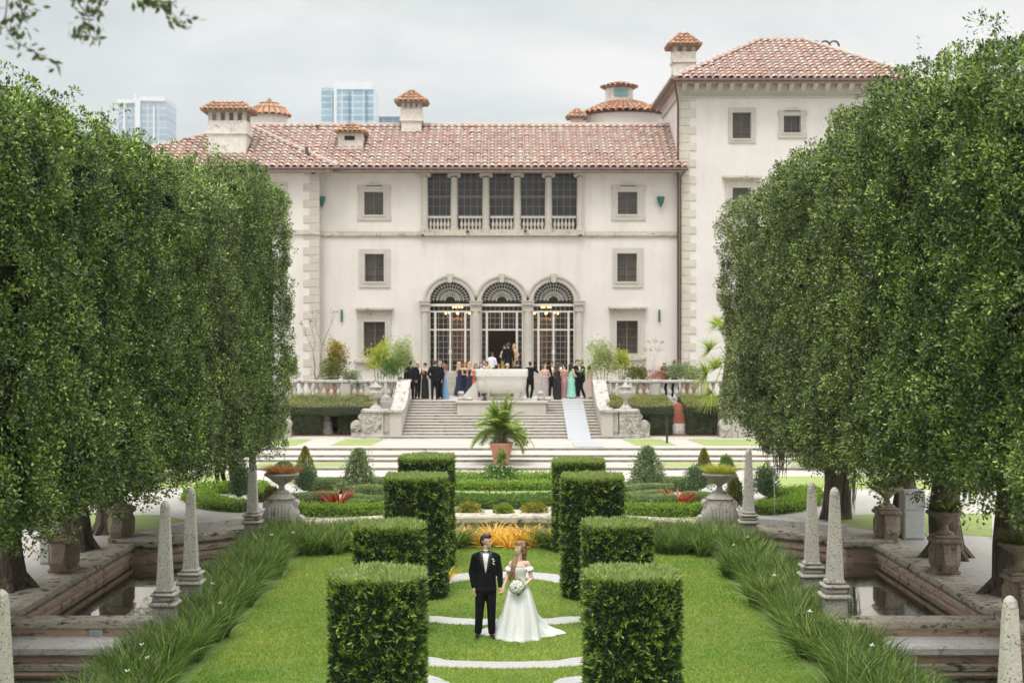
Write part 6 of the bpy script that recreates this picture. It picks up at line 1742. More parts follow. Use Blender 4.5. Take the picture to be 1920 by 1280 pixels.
# ------------------------------------------------------------------ long grass borders
def border(name, label, area, n_cl, seed, Lr=(.5,.92), per=80):
    rng = np.random.default_rng(seed)
    xs, ys = area(rng, n_cl); n_cl = len(xs)
    C = np.repeat(np.stack([xs, ys, np.zeros(n_cl)],1), per, 0); n = len(C)
    a = rng.uniform(0, 2*PI, n); rr = rng.uniform(0,.09,n)
    P = C+np.stack([rr*np.cos(a), rr*np.sin(a), np.zeros(n)],1)
    lean = np.repeat(rng.normal(0,.18,(n_cl,2)), per, 0)
    Dr = np.stack([np.cos(a)+lean[:,0], np.sin(a)+lean[:,1], rng.uniform(1.6,7,n)],1)
    V, Fq = blades(P, Dr, rng.uniform(*Lr,n), .026, rng.uniform(.25,1.0,n), rng, 4)
    o = link(name, np_mesh(name, V, Fq, [M['border_blade']])); return tag(o, kind='stuff', label=label)
def sidearea(s):
    def f(rng, n):
        y = 18.5+19*rng.uniform(0,1,n); w_in = 5.12+.12*np.sin(y*1.7)+.1*np.sin(y*4.1); x = rng.uniform(w_in, 6.1, n)
        ok = np.ones(n, bool)
        for (ox, oy) in ((6.0,25.5),(6.0,27.6),(6.1,28.4),(5.97,26.0)) : ok &= np.hypot(x-ox, y-oy) > .28
        ok &= ~((x > 5.75) & (np.abs(y-25.4) < .7))
        return s*x[ok], y[ok]
    return f
border('border_grass', 'long arching dark green grass edging the left side of the lawn', sidearea(-1), 470, 61)
border('border_grass', 'long arching dark green grass edging the right side of the lawn', sidearea(1), 470, 62)
def backarea(a, b):
    def f(rng, n):
        x = rng.uniform(a, b, n); y = np.array([arcD(v) for v in x])-rng.uniform(.5, 3.1, n)*(np.clip((np.abs(x)-1.9)/1.2, .35, 1)); return x, y
    return f
border('border_grass', 'long dark grass along the curved wall behind the left topiaries', backarea(-5.2,-2.2), 150, 63)
border('border_grass', 'long dark grass along the curved wall behind the right topiaries', backarea(2.2,5.2), 150, 64)
# white iris flowers in the borders
rnd = random.Random(5); rng = np.random.default_rng(77)
spots = [(-5.0,25.2),(-5.5,21.8),(-5.2,20.9),(-5.35,33.0),(-4.95,33.6),(-3.4,35.2),(5.35,28.6),(5.2,24.6),(5.5,21.6),(-5.3,20.2),(5.0,31.5),(-5.6,27.6),(5.6,33.2)]
ps = 0
for (x, y) in spots:
    t = thing('iris_flower', f'small white flower above the {"left" if x<0 else "right"} grass border', 'flower', (x, y, 0), 'white flowers in the left grass border' if x < 0 else 'white flowers in the right grass border')
    z = rnd.uniform(.6,.78); MB().tube([(x,y,0),(x+.02,y,z)], .005, 4).build('stem', M['border_blade'], t)
    a = np.array([0, 2.1, 4.2, 1, 3.1, 5.2]); P = np.tile([0.02,0,z],(6,1)); V, Fq = leaves(P, np.stack([np.cos(a),np.sin(a),np.array([.2,.2,.2,1,1,1])],1), np.stack([a*0,a*0,a*0+1],1)+rng.normal(size=(6,3))*.2, .055, .04, rng)
    link('petals', np_mesh('petals', V, Fq, [M['white_petal']]), t)
# ------------------------------------------------------------------ people
def cap_mesh(parts, name, voxel, mat, parent, smooth_it=4, sub=False):
    """one continuous surface grown from tapered rounded limbs. part = (p0, p1, r0, r1, flat) ; flat = (scale_u, scale_v)"""
    mb = MB()
    for prt in parts:
        p0, p1, r0, r1 = Vector(prt[0]), Vector(prt[1]), prt[2], prt[3]
        fl = prt[4] if len(prt) > 4 else (1, 1)
        d = p1-p0; L = d.length
        if L < 1e-5: d = Vector((0,0,1)); L = 1e-5
        d.normalize()
        u = Vector((1,0,0))-d*d.x
        if u.length < .15: u = Vector((0,1,0))-d*d.y
        u.normalize(); v = d.cross(u)
        rings = []
        for k in range(4):
            a = PI/2*(1-k/4) ; rings.append((p0-d*r0*math.sin(a), r0*math.cos(a)+1e-4))
        rings.append((p0, r0)); rings.append((p1, r1))
        for k in range(1, 5):
            a = PI/2*k/4; rings.append((p1+d*r1*math.sin(a), r1*math.cos(a)+1e-4))
        n = 12; vs = []; fs = []
        for c, r in rings:
            for i in range(n):
                a = 2*PI*i/n; vs.append(c+u*(r*fl[0]*math.cos(a))+v*(r*fl[1]*math.sin(a)))
        for i in range(len(rings)-1):
            for k in range(n): j = (k+1) % n; fs.append((i*n+k, i*n+j, (i+1)*n+j, (i+1)*n+k))
        fs.append(tuple(range(n-1,-1,-1))); fs.append(tuple((len(rings)-1)*n+k for k in range(n)))
        mb.add(vs, fs)
    me0 = bpy.data.meshes.new('tmp'); me0.from_pydata(mb.v, [], mb.f); me0.update()
    o = bpy.data.objects.new('tmp', me0); COL.objects.link(o)
    rm = o.modifiers.new('r', 'REMESH'); rm.mode = 'VOXEL'; rm.voxel_size = voxel; rm.use_smooth_shade = True
    sm = o.modifiers.new('s', 'SMOOTH'); sm.factor = .5; sm.iterations = smooth_it
    dg = bpy.context.evaluated_depsgraph_get(); me = bpy.data.meshes.new_from_object(o.evaluated_get(dg))
    bpy.data.objects.remove(o); bpy.data.meshes.remove(me0)
    me.name = name
    while len(me.materials): me.materials.pop()
    me.materials.append(mat)
    return link(name, me, parent)

def cloth(name, c, rough=.8, var=.06, spec=.3): return plain('cloth_'+name, c, rough, var=var, scale=20, spec=spec)
M['skin'] = plain('skin', (.60,.36,.25), .5, var=.05); M['skin_tan'] = plain('skin_tan', (.42,.23,.14), .5, var=.05); M['skin_dark'] = plain('skin_dark', (.12,.06,.04), .5, var=.05)
M['suit'] = cloth('black', (.006,.006,.007), .9, spec=.15); M['suit2'] = cloth('charcoal', (.02,.02,.023), .9, spec=.2); M['satin'] = plain('satin_lapel', (.02,.02,.023), .28, var=.05)
M['shirt'] = cloth('white', (.76,.76,.78)); M['shoe'] = plain('patent_shoe', (.012,.012,.012), .15)
M['navy'] = cloth('navy', (.015,.02,.05)); M['blackdress'] = cloth('black_dress', (.014,.013,.014)); M['mint'] = cloth('mint', (.25,.55,.43)); M['rose'] = cloth('rose', (.55,.27,.28)); M['palepink'] = cloth('pale_pink', (.66,.48,.44))
M['orange'] = cloth('orange', (.55,.09,.02)); M['gold'] = cloth('gold', (.38,.30,.05), .4); M['lightblue'] = cloth('light_blue', (.17,.33,.52)); M['tan'] = cloth('tan', (.50,.32,.17)); M['floral'] = cloth('floral', (.42,.34,.35), var=.5); M['peach'] = cloth('peach', (.62,.32,.18)); M['bluesuit'] = cloth('blue_suit', (.03,.06,.12)); M['green'] = cloth('dark_green', (.02,.06,.03))
M['h_dark'] = plain('dark_hair', (.018,.012,.010), .45); M['h_brown'] = plain('brown_hair', (.07,.035,.02), .45); M['h_blond'] = plain('blond_hair', (.50,.34,.16), .45); M['h_red'] = plain('auburn_hair', (.22,.10,.05), .45); M['h_grey'] = plain('grey_hair', (.30,.28,.26), .5)
M['eye'] = plain('eye_dark', (.03,.02,.015), .2); M['lip'] = plain('lip', (.42,.14,.12), .4)

class Fig:
    """local frame: facing -Y, metres, feet at z=0; s scales the whole figure"""
    def __init__(f, x, y, z, rz, H, label, name='person', group=None):
        f.t = thing(name, label, 'person', (0, 0, 0), group)
        f.o = Vector((x, y, z)); f.R = Matrix.Rotation(rz, 3, 'Z'); f.s = H/1.78
    def P(f, p): return f.o+f.R@(Vector(p)*f.s)
    def parts(f, L): return [(f.P(a[0]), f.P(a[1]), a[2]*f.s, a[3]*f.s)+((a[4],) if len(a) > 4 else ()) for a in L]

def head_parts(f, c, yaw, pitch=0, woman=False):
    Rh = Matrix.Rotation(yaw, 3, 'Z') @ Matrix.Rotation(pitch, 3, 'X'); c = Vector(c)
    q = lambda p: c+Rh@Vector(p)
    k = .94 if woman else 1.0
    L = [(q((0,.022,.035)), q((0,-.012,.04)), .083*k, .080*k, (.93,1)), (q((0,-.035,.0)), q((0,-.045,-.05)), .066*k, .052*k, (1,.95)), (q((0,-.05,-.07)), q((0,-.066,-.088)), .036*k, .026*k),
         (q((0,-.092*k,.012)), q((0,-.112*k,-.028)), .008, .0125), (q((.078*k,.012,.01)), q((.075*k,.015,-.022)), .013, .010, (.5,1)), (q((-.078*k,.012,.01)), q((-.075*k,.015,-.022)), .013, .010, (.5,1)),
         (q((0,-.088*k,-.058)), q((0,-.09*k,-.062)), .015, .014), (q((-.038*k,-.066*k,-.018)), q((-.033*k,-.066*k,-.03)), .018, .016), (q((.038*k,-.066*k,-.018)), q((.033*k,-.066*k,-.03)), .018, .016)]
    return L, q, k

def hand_parts(wr, d, n_, curl=.5, side=1, spread=.15):
    """wr wrist, d direction of the hand, n_ palm normal (palm faces n_); side=+1 thumb on the d x n side"""
    wr, d, n_ = Vector(wr), Vector(d).normalized(), Vector(n_); n_ = (n_-d*n_.dot(d)).normalized(); lat = d.cross(n_).normalized()*side
    L = [(wr-d*.015, wr+d*.04, .027, .03, (1,.8))]
    pc = wr+d*.085
    for k, (o, ln) in enumerate(((.030,.068),(.010,.076),(-.010,.070),(-.029,.055))):
        b = wr+d*.083+lat*o; L.append((wr+d*.03+lat*o*.7, b, .0155, .0125))
        dd = (d+lat*o*spread*8).normalized(); p = b
        for j, fr in enumerate((.45,.32,.23)):
            a = curl*(.55+.75*j); dr = (dd*math.cos(a)+n_*math.sin(a)).normalized(); e = p+dr*ln*fr*1.05
            L.append((p, e, .0100-.0009*j, .0092-.0009*j)); p = e
    tb = wr+d*.028+lat*.026; t1 = tb+(d*.6+lat*.65+n_*.3).normalized()*.038; t2 = t1+(d*.85+lat*.1+n_*.45).normalized()*.03
    L += [(wr+d*.02, tb, .018, .0145), (tb, t1, .0145, .0115), (t1, t2, .0112, .009)]
    return L

def arm_parts(sh, el, wr, r=(.052,.042,.038,.027)): return [(sh, el, r[0], r[1]), (el, wr, r[2], r[3])]

def simple_body(f, pose, woman, yaw, pitch, bare=True):
    sh = .165 if woman else .195
    L = [((0,0,.98),(0,0,1.10),.135 if woman else .14,.115 if woman else .135,(1.15,.8)), ((0,0,1.10),(0,-.005,1.38),.115 if woman else .135,.135 if woman else .155,(1.1,.75)),
         ((-sh+.03,0,1.43),(sh-.03,0,1.43),.062,.062), ((0,.01,1.45),(0,-.01,1.58),.056,.052)]
    hl, q, k = head_parts(f, (0,-.01,1.665), yaw, pitch, woman); L += hl
    for s, key in ((-1,'l'),(1,'r')):
        el, wr = pose[key]; S = (s*sh,0,1.43)
        a = .8 if woman else 1
        L += [(S, el, .052*a, .042*a), (el, wr, .040*a, .028*a)]
        dv = (Vector(wr)-Vector(el)).normalized(); L += hand_parts(Vector(wr), dv, (0 if abs(dv.z) > .5 else 0, -.3 if abs(dv.z) > .5 else 0, -.1)+Vector((0,0,0)) if False else Vector((-s*.7,-.4,.1)), .5, s if False else 1)
    for s, key in ((-1,'fl'),(1,'fr')):
        kn, ft = pose.get(key, ((s*.10,-.02,.5),(s*.11,.02,.08)))
        L += [((s*.09,0,.92), kn, .088, .058), (kn, ft, .055, .038), (ft, (ft[0]+s*.02, ft[1]-.15, ft[2]-.035), .04, .03)]
    return L, q, k

ARMS = {'down': (((-.25,.03,1.17),(-.27,-.03,.92)), ((.25,.03,1.17),(.27,-.03,.92))),
        'drink_r': (((-.25,.03,1.17),(-.26,-.05,.93)), ((.25,0,1.17),(.14,-.24,1.22))),
        'drink_l': (((-.25,0,1.17),(-.14,-.24,1.22)), ((.25,.03,1.17),(.26,-.05,.93))),
        'folded': (((-.26,-.02,1.17),(-.06,-.22,1.15)), ((.26,-.02,1.17),(.06,-.22,1.12))),
        'pockets': (((-.29,.06,1.18),(-.2,-.06,.98)), ((.29,.06,1.18),(.2,-.06,.98))),
        'face': (((-.33,-.05,1.30),(-.16,-.14,1.42)), ((.33,-.05,1.30),(.16,-.14,1.42))),
        'wide_l': (((-.36,-.02,1.3),(-.24,-.22,1.36)), ((.27,.04,1.17),(.22,-.04,.96)))}

def hair_short(f, q, k, mat, name='hair'):
    P = [(q((0,.035,.062)), q((0,-.02,.075)), .082*k, .072*k, (.98,.95)), (q((0,.06,.02)), q((0,.06,-.03)), .066*k, .05*k, (1.1,.8)), (q((-.04,-.045,.098)), q((.045,-.045,.10)), .030, .030)]
    return P
def hair_long(q, k, L=.34, side=0.0):
    return [(q((0,.035,.062)), q((0,-.022,.072)), .087*k, .076*k, (1.0,.97)), (q((-.05,.045,.03)), q((-.06,.06,-L)), .058, .045), (q((.05,.045,.03)), q((.06,.06,-L*.95)), .058, .045), (q((0,.075,.0)), q((0,.085,-L*1.05)), .06, .055, (1.5,.8)), (q((-.066,0,.05)), q((-.078,.01,-.10)), .030, .028), (q((.066,0,.05)), q((.078,.01,-.10)), .030, .028)]
def hair_updo(q, k): return [(q((0,.035,.06)), q((0,-.015,.072)), .086*k, .075*k, (1,.96)), (q((0,.1,.03)), q((0,.11,.05)), .045, .042)]

def person(px, feet, D, rz, H, label, kind, arms='down', color='suit', hair='h_dark', hstyle=None, skin='skin', yaw=0, pitch=0, pose2=None, zf=None, group='wedding guests on the terrace', dress=None, vox=.02, legs=None, tcol=None):
    x = (px-945)*D/F; z = TZ if zf is None else zf
    f = Fig(x, D, z, rz, H, label, group=group); f.t.location = (x, D, z)
    woman = kind == 'woman'
    a = ARMS[arms]; pose = {'l': a[0], 'r': a[1]}
    if legs: pose.update(legs)
    L, q, k = simple_body(f, pose, woman, yaw, pitch)
    def mk(Lp, nm, m, v=vox, it=3):
        o = cap_mesh(f.parts(Lp), nm, v, m, f.t, it)
        o.data.transform(Matrix.Translation(-f.t.location)); return o
    mk(L, 'body', M[skin], .014, 2)
    hs = hstyle or ('long' if woman else 'short')
    if hs == 'long': mk(hair_long(q, k), 'hair', M[hair], .014, 2)
    elif hs == 'updo': mk(hair_updo(q, k), 'hair', M[hair], .014, 2)
    elif hs == 'short': mk(hair_short(f, q, k, None), 'hair', M[hair], .014, 2)
    elif hs == 'bald': mk([(q((-.06,.04,.0)), q((.06,.04,.0)), .038, .038), (q((0,.075,.0)), q((0,.07,-.03)), .05, .04)], 'hair', M[hair], .014, 2)
    for s in (-1, 1): mk([(q((s*.031*k,-.083*k,.004)), q((s*.033*k,-.084*k,.004)), .0085, .0085)], 'eye', M['eye'], .006, 0)
    sh = .165 if woman else .195
    if not woman:
        J = [((0,.01,.86),(0,.01,1.12),.165,.16,(1.12,.82)), ((0,.01,1.12),(0,.0,1.38),.158,.175,(1.12,.76)), ((-sh+.02,.0,1.44),(sh-.02,.0,1.44),.076,.076)]
        for s, key in ((-1,'l'),(1,'r')):
            el, wr = pose[key]; J += [((s*sh,0,1.43), el, .072, .060), (el, Vector(el).lerp(Vector(wr), .93), .058, .043)]
        jk = mk(J, 'jacket', M[color])
        T = []
        for s, key in ((-1,'fl'),(1,'fr')):
            kn, ft = pose.get(key, ((s*.10,-.02,.5),(s*.11,.02,.08))); T += [((s*.088,0,.93), kn, .105, .078), (kn, (ft[0], ft[1], ft[2]+.0), .076, .062)]
            mk([((ft[0], ft[1]+.03, ft[2]-.04), (ft[0]+s*.02, ft[1]-.16, ft[2]-.05), .042, .034, (1,.8))], 'shoe', M['shoe'], .015, 2)
        T.append(((-.06,0,.95),(.06,0,.95),.12,.12,(1,.9)))
        mk(T, 'trousers', M[tcol or color])
        # shirt front
        bv = BVHTree.FromPolygons([tuple(v.co) for v in jk.data.vertices], [tuple(p.vertices) for p in jk.data.polygons])
        vs, fs = [], []; n = 6
        for i in range(n+1):
            zz = 1.50-.33*i/n; hw = .062*(1-i/n)+.002
            for j in (-1, 0, 1):
                o = f.P((j*hw, -.6, zz))-f.t.location; h = bv.ray_cast(o, f.R@Vector((0,1,0)))[0]
                p = (h if h is not None and (h-o).length < .62*f.s else f.P((j*hw, -.07, zz))-f.t.location)+f.R@Vector((0,-.007,0)); vs.append(p)
        for i in range(n):
            for j in range(2): fs.append((i*3+j, i*3+j+1, i*3+j+4, i*3+j+3))
        me = bpy.data.meshes.new('shirt'); me.from_pydata(vs, [], fs); me.materials.append(M['shirt']); me.update(); link('shirt', me, f.t)
        mk([((0,.0,1.47),(0,-.005,1.525),.066,.060)], 'collar', M['shirt'], .013, 2)
    else:
        # dress: ring lofted with soft folds
        dl, flare = dress or (.02, .26)
        rings = [(dl, flare), (.3, flare*.82+.02), (.6, .19), (.86, .185), (.98, .172), (1.10, .138), (1.22, .148), (1.33, .158), (1.38, .14)]
        n = 36; vs, fs = [], []
        for i, (zz, r) in enumerate(rings):
            for j in range(n):
                a_ = 2*PI*j/n; fold = 1+(.07*math.sin(9*a_+px)*max(0, 1-zz/.95))
                vs.append(f.P((r*fold*math.cos(a_)*(1.0 if zz < .9 else 1.03), r*fold*math.sin(a_)*(.85 if zz < 1 else .76), zz))-f.t.location)
        for i in range(len(rings)-1):
            for j in range(n): jj = (j+1) % n; fs.append((i*n+j, i*n+jj, (i+1)*n+jj, (i+1)*n+j))
        me = bpy.data.meshes.new('dress'); me.from_pydata(vs, [], fs); me.materials.append(M[color]); me.polygons.foreach_set('use_smooth', [True]*len(fs)); me.update(); link('dress', me, f.t)
    return f
pi = PI
leg_cross = {'fl': ((-.12,-.04,.5),(-.02,.03,.08)), 'fr': ((.14,-.1,.52),(.12,.12,.12))}
leg_step = {'fl': ((-.14,-.1,.5),(-.24,-.12,.08)), 'fr': ((.12,.0,.5),(.20,.16,.08))}
# (px, -, D, rz, H, label, kind, ...)   rz=0 faces the camera, pi = back
person(770,0,67.8,pi-.2,1.82,'man in black suit seen from behind, leftmost of the guests by the stairs','man','down','suit')
person(783,0,68.1,.9,1.80,'bald man in dark suit and white shirt facing right, second of the left group','man','drink_r','suit','h_grey','bald')
person(797,0,68.3,-2.3,1.72,'woman in open backed black dress with pinned up dark hair','woman','folded','blackdress','h_dark','updo',dress=(.03,.22))
person(815,0,67.8,pi+.1,1.84,'tall man in black suit seen from behind beside the light blue dress','man','pockets','suit','h_brown')
person(825,0,68.2,-.9,1.80,'grey haired man in dark suit facing left toward the man with his back turned','man','drink_l','suit','h_grey')
person(833,0,68.7,-1.6,1.66,'woman in light blue dress half hidden behind the men in black','woman','folded','lightblue','h_red',dress=(.03,.30))
person(861,0,71.0,2.4,1.70,'blonde woman in navy dress seen from behind, left one of the two','woman','folded','navy','h_blond',dress=(.06,.30))
person(871,0,71.6,.5,1.66,'woman in black dress with bare arms between two blonde women','woman','folded','blackdress','h_red',dress=(.06,.24))
person(881,0,70.6,2.2,1.72,'blonde woman in wide navy dress beside the white marble scroll','woman','folded','navy','h_blond',dress=(.05,.36))
person(892,0,69.6,.2,1.66,'red haired woman in bright orange dress left of the basin','woman','drink_l','orange','h_red')
person(902,0,68.9,.3,1.74,'man in blue suit and white shirt behind the left end of the basin','man','down','bluesuit','h_brown')
person(912,0,70.4,-.4,1.74,'woman in red dress behind the man in the blue suit','woman','drink_r','orange','h_dark')
person(908,0,71.5,.0,1.80,'man in dark suit at the back left of the basin','man','down','suit2','h_dark')
person(917,0,68.6,2.8,1.62,'woman with blond hair in tan dress seen from behind above the basin','woman','folded','tan','h_blond')
person(922,0,72.2,2.6,1.72,'waiter in white jacket bending by the open door','man','folded','shirt','h_dark',pitch=-.4,zf=2.5,tcol='suit')
person(935,0,68.4,pi,1.66,'woman with pinned up brown hair and bare shoulders behind the basin','woman','folded','blackdress','h_red','updo')
person(946,0,72.0,.4,1.66,'woman in gold dress standing in the doorway','woman','folded','gold','h_brown',zf=2.9)
person(953,0,71.8,pi+.2,1.84,'tall man in black suit on the door steps with his back turned','man','down','suit','h_brown',zf=2.85)
person(964,0,72.3,-.3,1.68,'woman in tan dress in the doorway right of the tall man','woman','folded','tan','h_blond',zf=2.95)
person(951,0,68.5,1.3,1.70,'balding man in grey suit behind the middle of the basin','man','down','suit2','h_grey','bald')
person(970,0,68.7,pi-.5,1.82,'man in charcoal suit and white collar behind the right end of the basin','man','down','suit2','h_dark')
person(994,0,68.2,pi+.1,1.78,'slim man in black suit with raised elbow standing alone right of the basin','man','wide_l','suit','h_dark',legs=leg_cross)
person(1022,0,68.0,.3,1.70,'woman in peach top and patterned trousers holding a white bag','woman','folded','floral','h_red',dress=(.05,.17))
person(1035,0,69.8,.2,1.74,'man in dark suit hidden between the woman in peach and the black dress','man','down','suit','h_dark',skin='skin_tan')
person(1045,0,67.9,2.6,1.74,'woman in long narrow black dress with long brown hair','woman','folded','blackdress','h_brown',dress=(.02,.19),skin='skin_tan')
person(1051,0,69.6,.1,1.76,'dark haired man behind the woman in the black dress','man','drink_r','suit','h_dark',skin='skin_dark')
person(1058,0,68.3,-2.4,1.68,'woman in rose pink dress with dark hair pinned up','woman','folded','rose','h_dark','updo',dress=(.04,.20))
person(1071,0,67.9,2.2,1.74,'woman in mint green dress with very long dark hair','woman','folded','mint','h_dark',dress=(.14,.26))
person(1082,0,69.0,.9,1.84,'man in black suit and white shirt striding beside the mint dress','man','down','suit','h_brown',legs=leg_step)
person(1090,0,69.3,-1.6,1.82,'man in black suit facing left in front of the airy bush','man','drink_r','suit','h_brown',legs=leg_step)
person(1106,0,68.6,2.0,1.62,'woman in pale pink dress half hidden by the airy bush','woman','down','palepink','h_brown',dress=(.10,.26))
person(1246,0,69.4,pi+.8,1.80,'bald man in black suit behind the right balustrade','man','drink_r','suit','h_grey','bald')
person(1265,0,69.5,pi-.3,1.84,'red haired man in black suit seen from behind at the right balustrade','man','down','suit','h_red')
person(1289,0,69.8,-1.5,1.66,'man with dark hair mostly hidden by the silver bush on the right terrace','man','down','tan','h_dark')
person(414,0,45.6,-.6,1.80,'man in black suit walking on the left path below the overhanging leaves','man','folded','suit','h_brown',zf=.35,group='people on the left path',legs={'fl':((-.10,-.08,.5),(-.08,.0,.08)),'fr':((.10,-.02,.5),(.1,.14,.1))})
person(437,0,47.2,-.9,1.82,'second man in dark suit walking behind the column shrub','man','down','suit','h_grey',zf=.35,group='people on the left path')
# ------------------------------------------------------------------ the couple
def build_caps(t, L, name, vox, mat, it=3):
    o = cap_mesh(L, name, vox, mat, t, it); o.data.transform(Matrix.Translation(-Vector(t.location))); return o
def bvh_of(*obs):
    V, Fc = [], []
    for o in obs:
        b = len(V); L = Vector(root_of(o).location); V += [tuple(v.co+L) for v in o.data.vertices]; Fc += [tuple(b+i for i in p.vertices) for p in o.data.polygons]
    return BVHTree.FromPolygons(V, Fc)
def drape(t, name, rows, y_from, bv, off, mat, th=.003):
    """rows = list of rows of (x,z); laid on the surface seen from -y"""
    vs, fs = [], []; m = len(rows[0]); L = Vector(t.location)
    for r in rows:
        for (x, z) in r:
            h = bv.ray_cast(Vector((x, y_from, z)), Vector((0,1,0)))[0]
            y = h.y if h is not None else y_from+1.0
            vs.append(Vector((x, y-off, z))-L)
    nn = len(vs); vs += [v+Vector((0,off+th,0)) for v in vs]
    for i in range(len(rows)-1):
        for j in range(m-1): fs.append((i*m+j, i*m+j+1, (i+1)*m+j+1, (i+1)*m+j))
    edge = [(0*m+j) for j in range(m)]+[(i*m+m-1) for i in range(1, len(rows))]+[((len(rows)-1)*m+j) for j in range(m-2, -1, -1)]+[(i*m) for i in range(len(rows)-2, 0, -1)]
    for a, b in zip(edge, edge[1:]+edge[:1]): fs.append((a, nn+a, nn+b, b))
    me = bpy.data.meshes.new(name); me.from_pydata(vs, [], fs); me.materials.append(mat); me.polygons.foreach_set('use_smooth', [True]*len(fs)); me.update(); return link(name, me, t)
def lerp(a, b, t): return a+(b-a)*t

gy = 25.75; gx = -.325
groom = thing('person', 'groom in black tuxedo with bow tie looking toward the bride and holding her hand', 'person', (gx, gy, 0), 'wedding couple')
X = lambda x, y, z: Vector((gx+x, gy+y, z))
hl, q, k = head_parts(None, X(.012, -.01, 1.706), 1.02, -.02)
LW, RW = X(.262, -.05, .915), X(-.215, -.05, .905)      # wrists (viewer's right, viewer's left)
LE, RE = X(.245, .03, 1.17), X(-.255, .03, 1.165)
L = [(X(0,0,.98), X(0,0,1.12), .145, .135, (1.12,.8)), (X(0,0,1.12), X(0,-.005,1.40), .135, .155, (1.12,.75)), (X(-.15,0,1.43), X(.15,0,1.43), .050, .050), (X(0,.012,1.47), X(.005,-.004,1.62), .058, .055)] + hl
L += [(X(-.185,0,1.42), RE, .048, .040), (RE, RW, .042, .029), (X(.185,0,1.42), LE, .048, .040), (LE, LW, .042, .029)]
L += hand_parts(RW, (.12,-.25,-1), (.9,-.3,0), .28, -1)
L += hand_parts(LW, (-.1,-.3,-1), (-.2,.5,0)+Vector((0,0,0)) if False else Vector((.5,.6,0)), .75, -1)
fl, fr = X(-.135,-.04,.09), X(.105,-.06,.09)
L += [(X(-.09,0,.93), X(-.11,-.02,.51), .09, .06), (X(-.11,-.02,.51), fl, .055, .04), (X(.09,0,.93), X(.10,-.03,.51), .09, .06), (X(.10,-.03,.51), fr, .055, .04)]
build_caps(groom, L, 'body', .0062, M['skin'], 3)
hp = [(q((0,.036,.062)), q((0,-.018,.074)), .082, .070, (.96,.95)), (q((0,.066,.02)), q((0,.062,-.045)), .062, .046, (1.12,.8)), (q((-.04,-.05,.098)), q((.045,-.045,.103)), .028, .028), (q((0,-.03,.102)), q((0,.03,.105)), .045, .048), (q((-.074,.02,.05)), q((-.077,.01,.03)), .016, .010), (q((.074,.02,.05)), q((.077,.01,.03)), .016, .010)]
build_caps(groom, hp, 'hair', .007, M['h_dark'], 2)
for s in (-1, 1):
    build_caps(groom, [(q((s*.029,-.086,.006)), q((s*.034,-.084,.006)), .0055, .005)], 'eye', .003, M['eye'], 0)
    build_caps(groom, [(q((s*.018,-.0915,.028)), q((s*.044,-.082,.026)), .004, .003)], 'eyebrow', .0025, M['h_dark'], 0)
build_caps(groom, [(q((-.018,-.1025,-.058)), q((.018,-.1025,-.058)), .0055, .0055)], 'mouth', .0035, M['lip'], 0)
# jacket
J = [(X(0,.01,.87), X(0,.01,1.13), .172, .163, (1.1,.80)), (X(0,.01,1.13), X(0,0,1.38), .160, .180, (1.14,.75)), (X(-.168,.0,1.443), X(-.06,.005,1.475), .070, .070), (X(.06,.005,1.475), X(.168,.0,1.443), .070, .070), (X(0,.012,1.44), X(0,.01,1.49), .12, .085, (1.1,.8)),
     (X(-.192,0,1.432), RE, .070, .058), (RE, RE.lerp(RW, .95), .060, .044), (X(.192,0,1.432), LE, .070, .058), (LE, LE.lerp(LW, .95), .060, .044), (X(-.06,-.005,.86), X(.06,-.005,.86), .135, .135, (1,.8))]
jk = build_caps(groom, J, 'jacket', .009, M['suit'], 4)
T = [(X(-.085,0,.93), X(-.11,-.02,.51), .108, .082), (X(-.11,-.02,.51), fl+Vector((0,.01,.03)), .080, .066), (X(.085,0,.93), X(.10,-.03,.51), .108, .082), (X(.10,-.03,.51), fr+Vector((0,.01,.03)), .080, .066), (X(-.06,0,.95), X(.06,0,.95), .12, .12, (1,.9))]
build_caps(groom, T, 'trousers', .010, M['suit'], 3)
for c_, dx in ((fl, -.03), (fr, .035)):
    build_caps(groom, [(c_+Vector((0,.03,-.045)), c_+Vector((dx,-.17,-.058)), .042, .032, (1.05,.75)), (c_+Vector((0,.04,-.05)), c_+Vector((0,.06,-.05)), .036, .034)], 'shoe', .008, M['shoe'], 2)
bv = bvh_of(jk)
rows = []
for i in range(13):
    u = i/12; z = lerp(1.535, 1.17, u); hw = lerp(.062, .002, u**1.15); rows.append([(gx+hw*j/3, z) for j in range(-3, 4)])
sf = drape(groom, 'shirt', rows, gy-1, bv, .006, M['shirt'])
for s in (-1, 1):
    rows = []
    for i in range(13):
        u = i/12; z = lerp(1.52, 1.165, u); a = lerp(.060, .002, u**1.15); w_ = (lerp(.03, .085, min(1, u/.22)) if u < .22 else lerp(.085, .004, (u-.22)/.78))
        rows.append([(gx+s*lerp(a, a+w_, j/3), z+.02*j/3*(1 if u < .3 else 0)) for j in range(4)])
    drape(groom, 'lapel', rows, gy-1, bv, .011, M['satin'])
build_caps(groom, [(X(0,.006,1.50), X(.003,-.002,1.545), .066, .060)], 'collar', .008, M['shirt'], 2)
build_caps(groom, [(X(-.008,-.098,1.545), X(-.052,-.092,1.55), .010, .024, (.9,.9)), (X(.008,-.098,1.545), X(.052,-.092,1.55), .010, .024, (.9,.9)), (X(-.006,-.1,1.545), X(.006,-.1,1.545), .013, .013)], 'bow_tie', .006, M['satin'], 1)
for wr, el in ((RW, RE), (LW, LE)):
    d = (wr-el).normalized(); build_caps(groom, [(wr-d*.03, wr-d*.006, .037, .036)], 'shirt_cuff', .006, M['shirt'], 1)
btn = thing('boutonniere', 'small white flowers pinned to the groom lapel', 'boutonniere', X(.13,-.16,1.36))
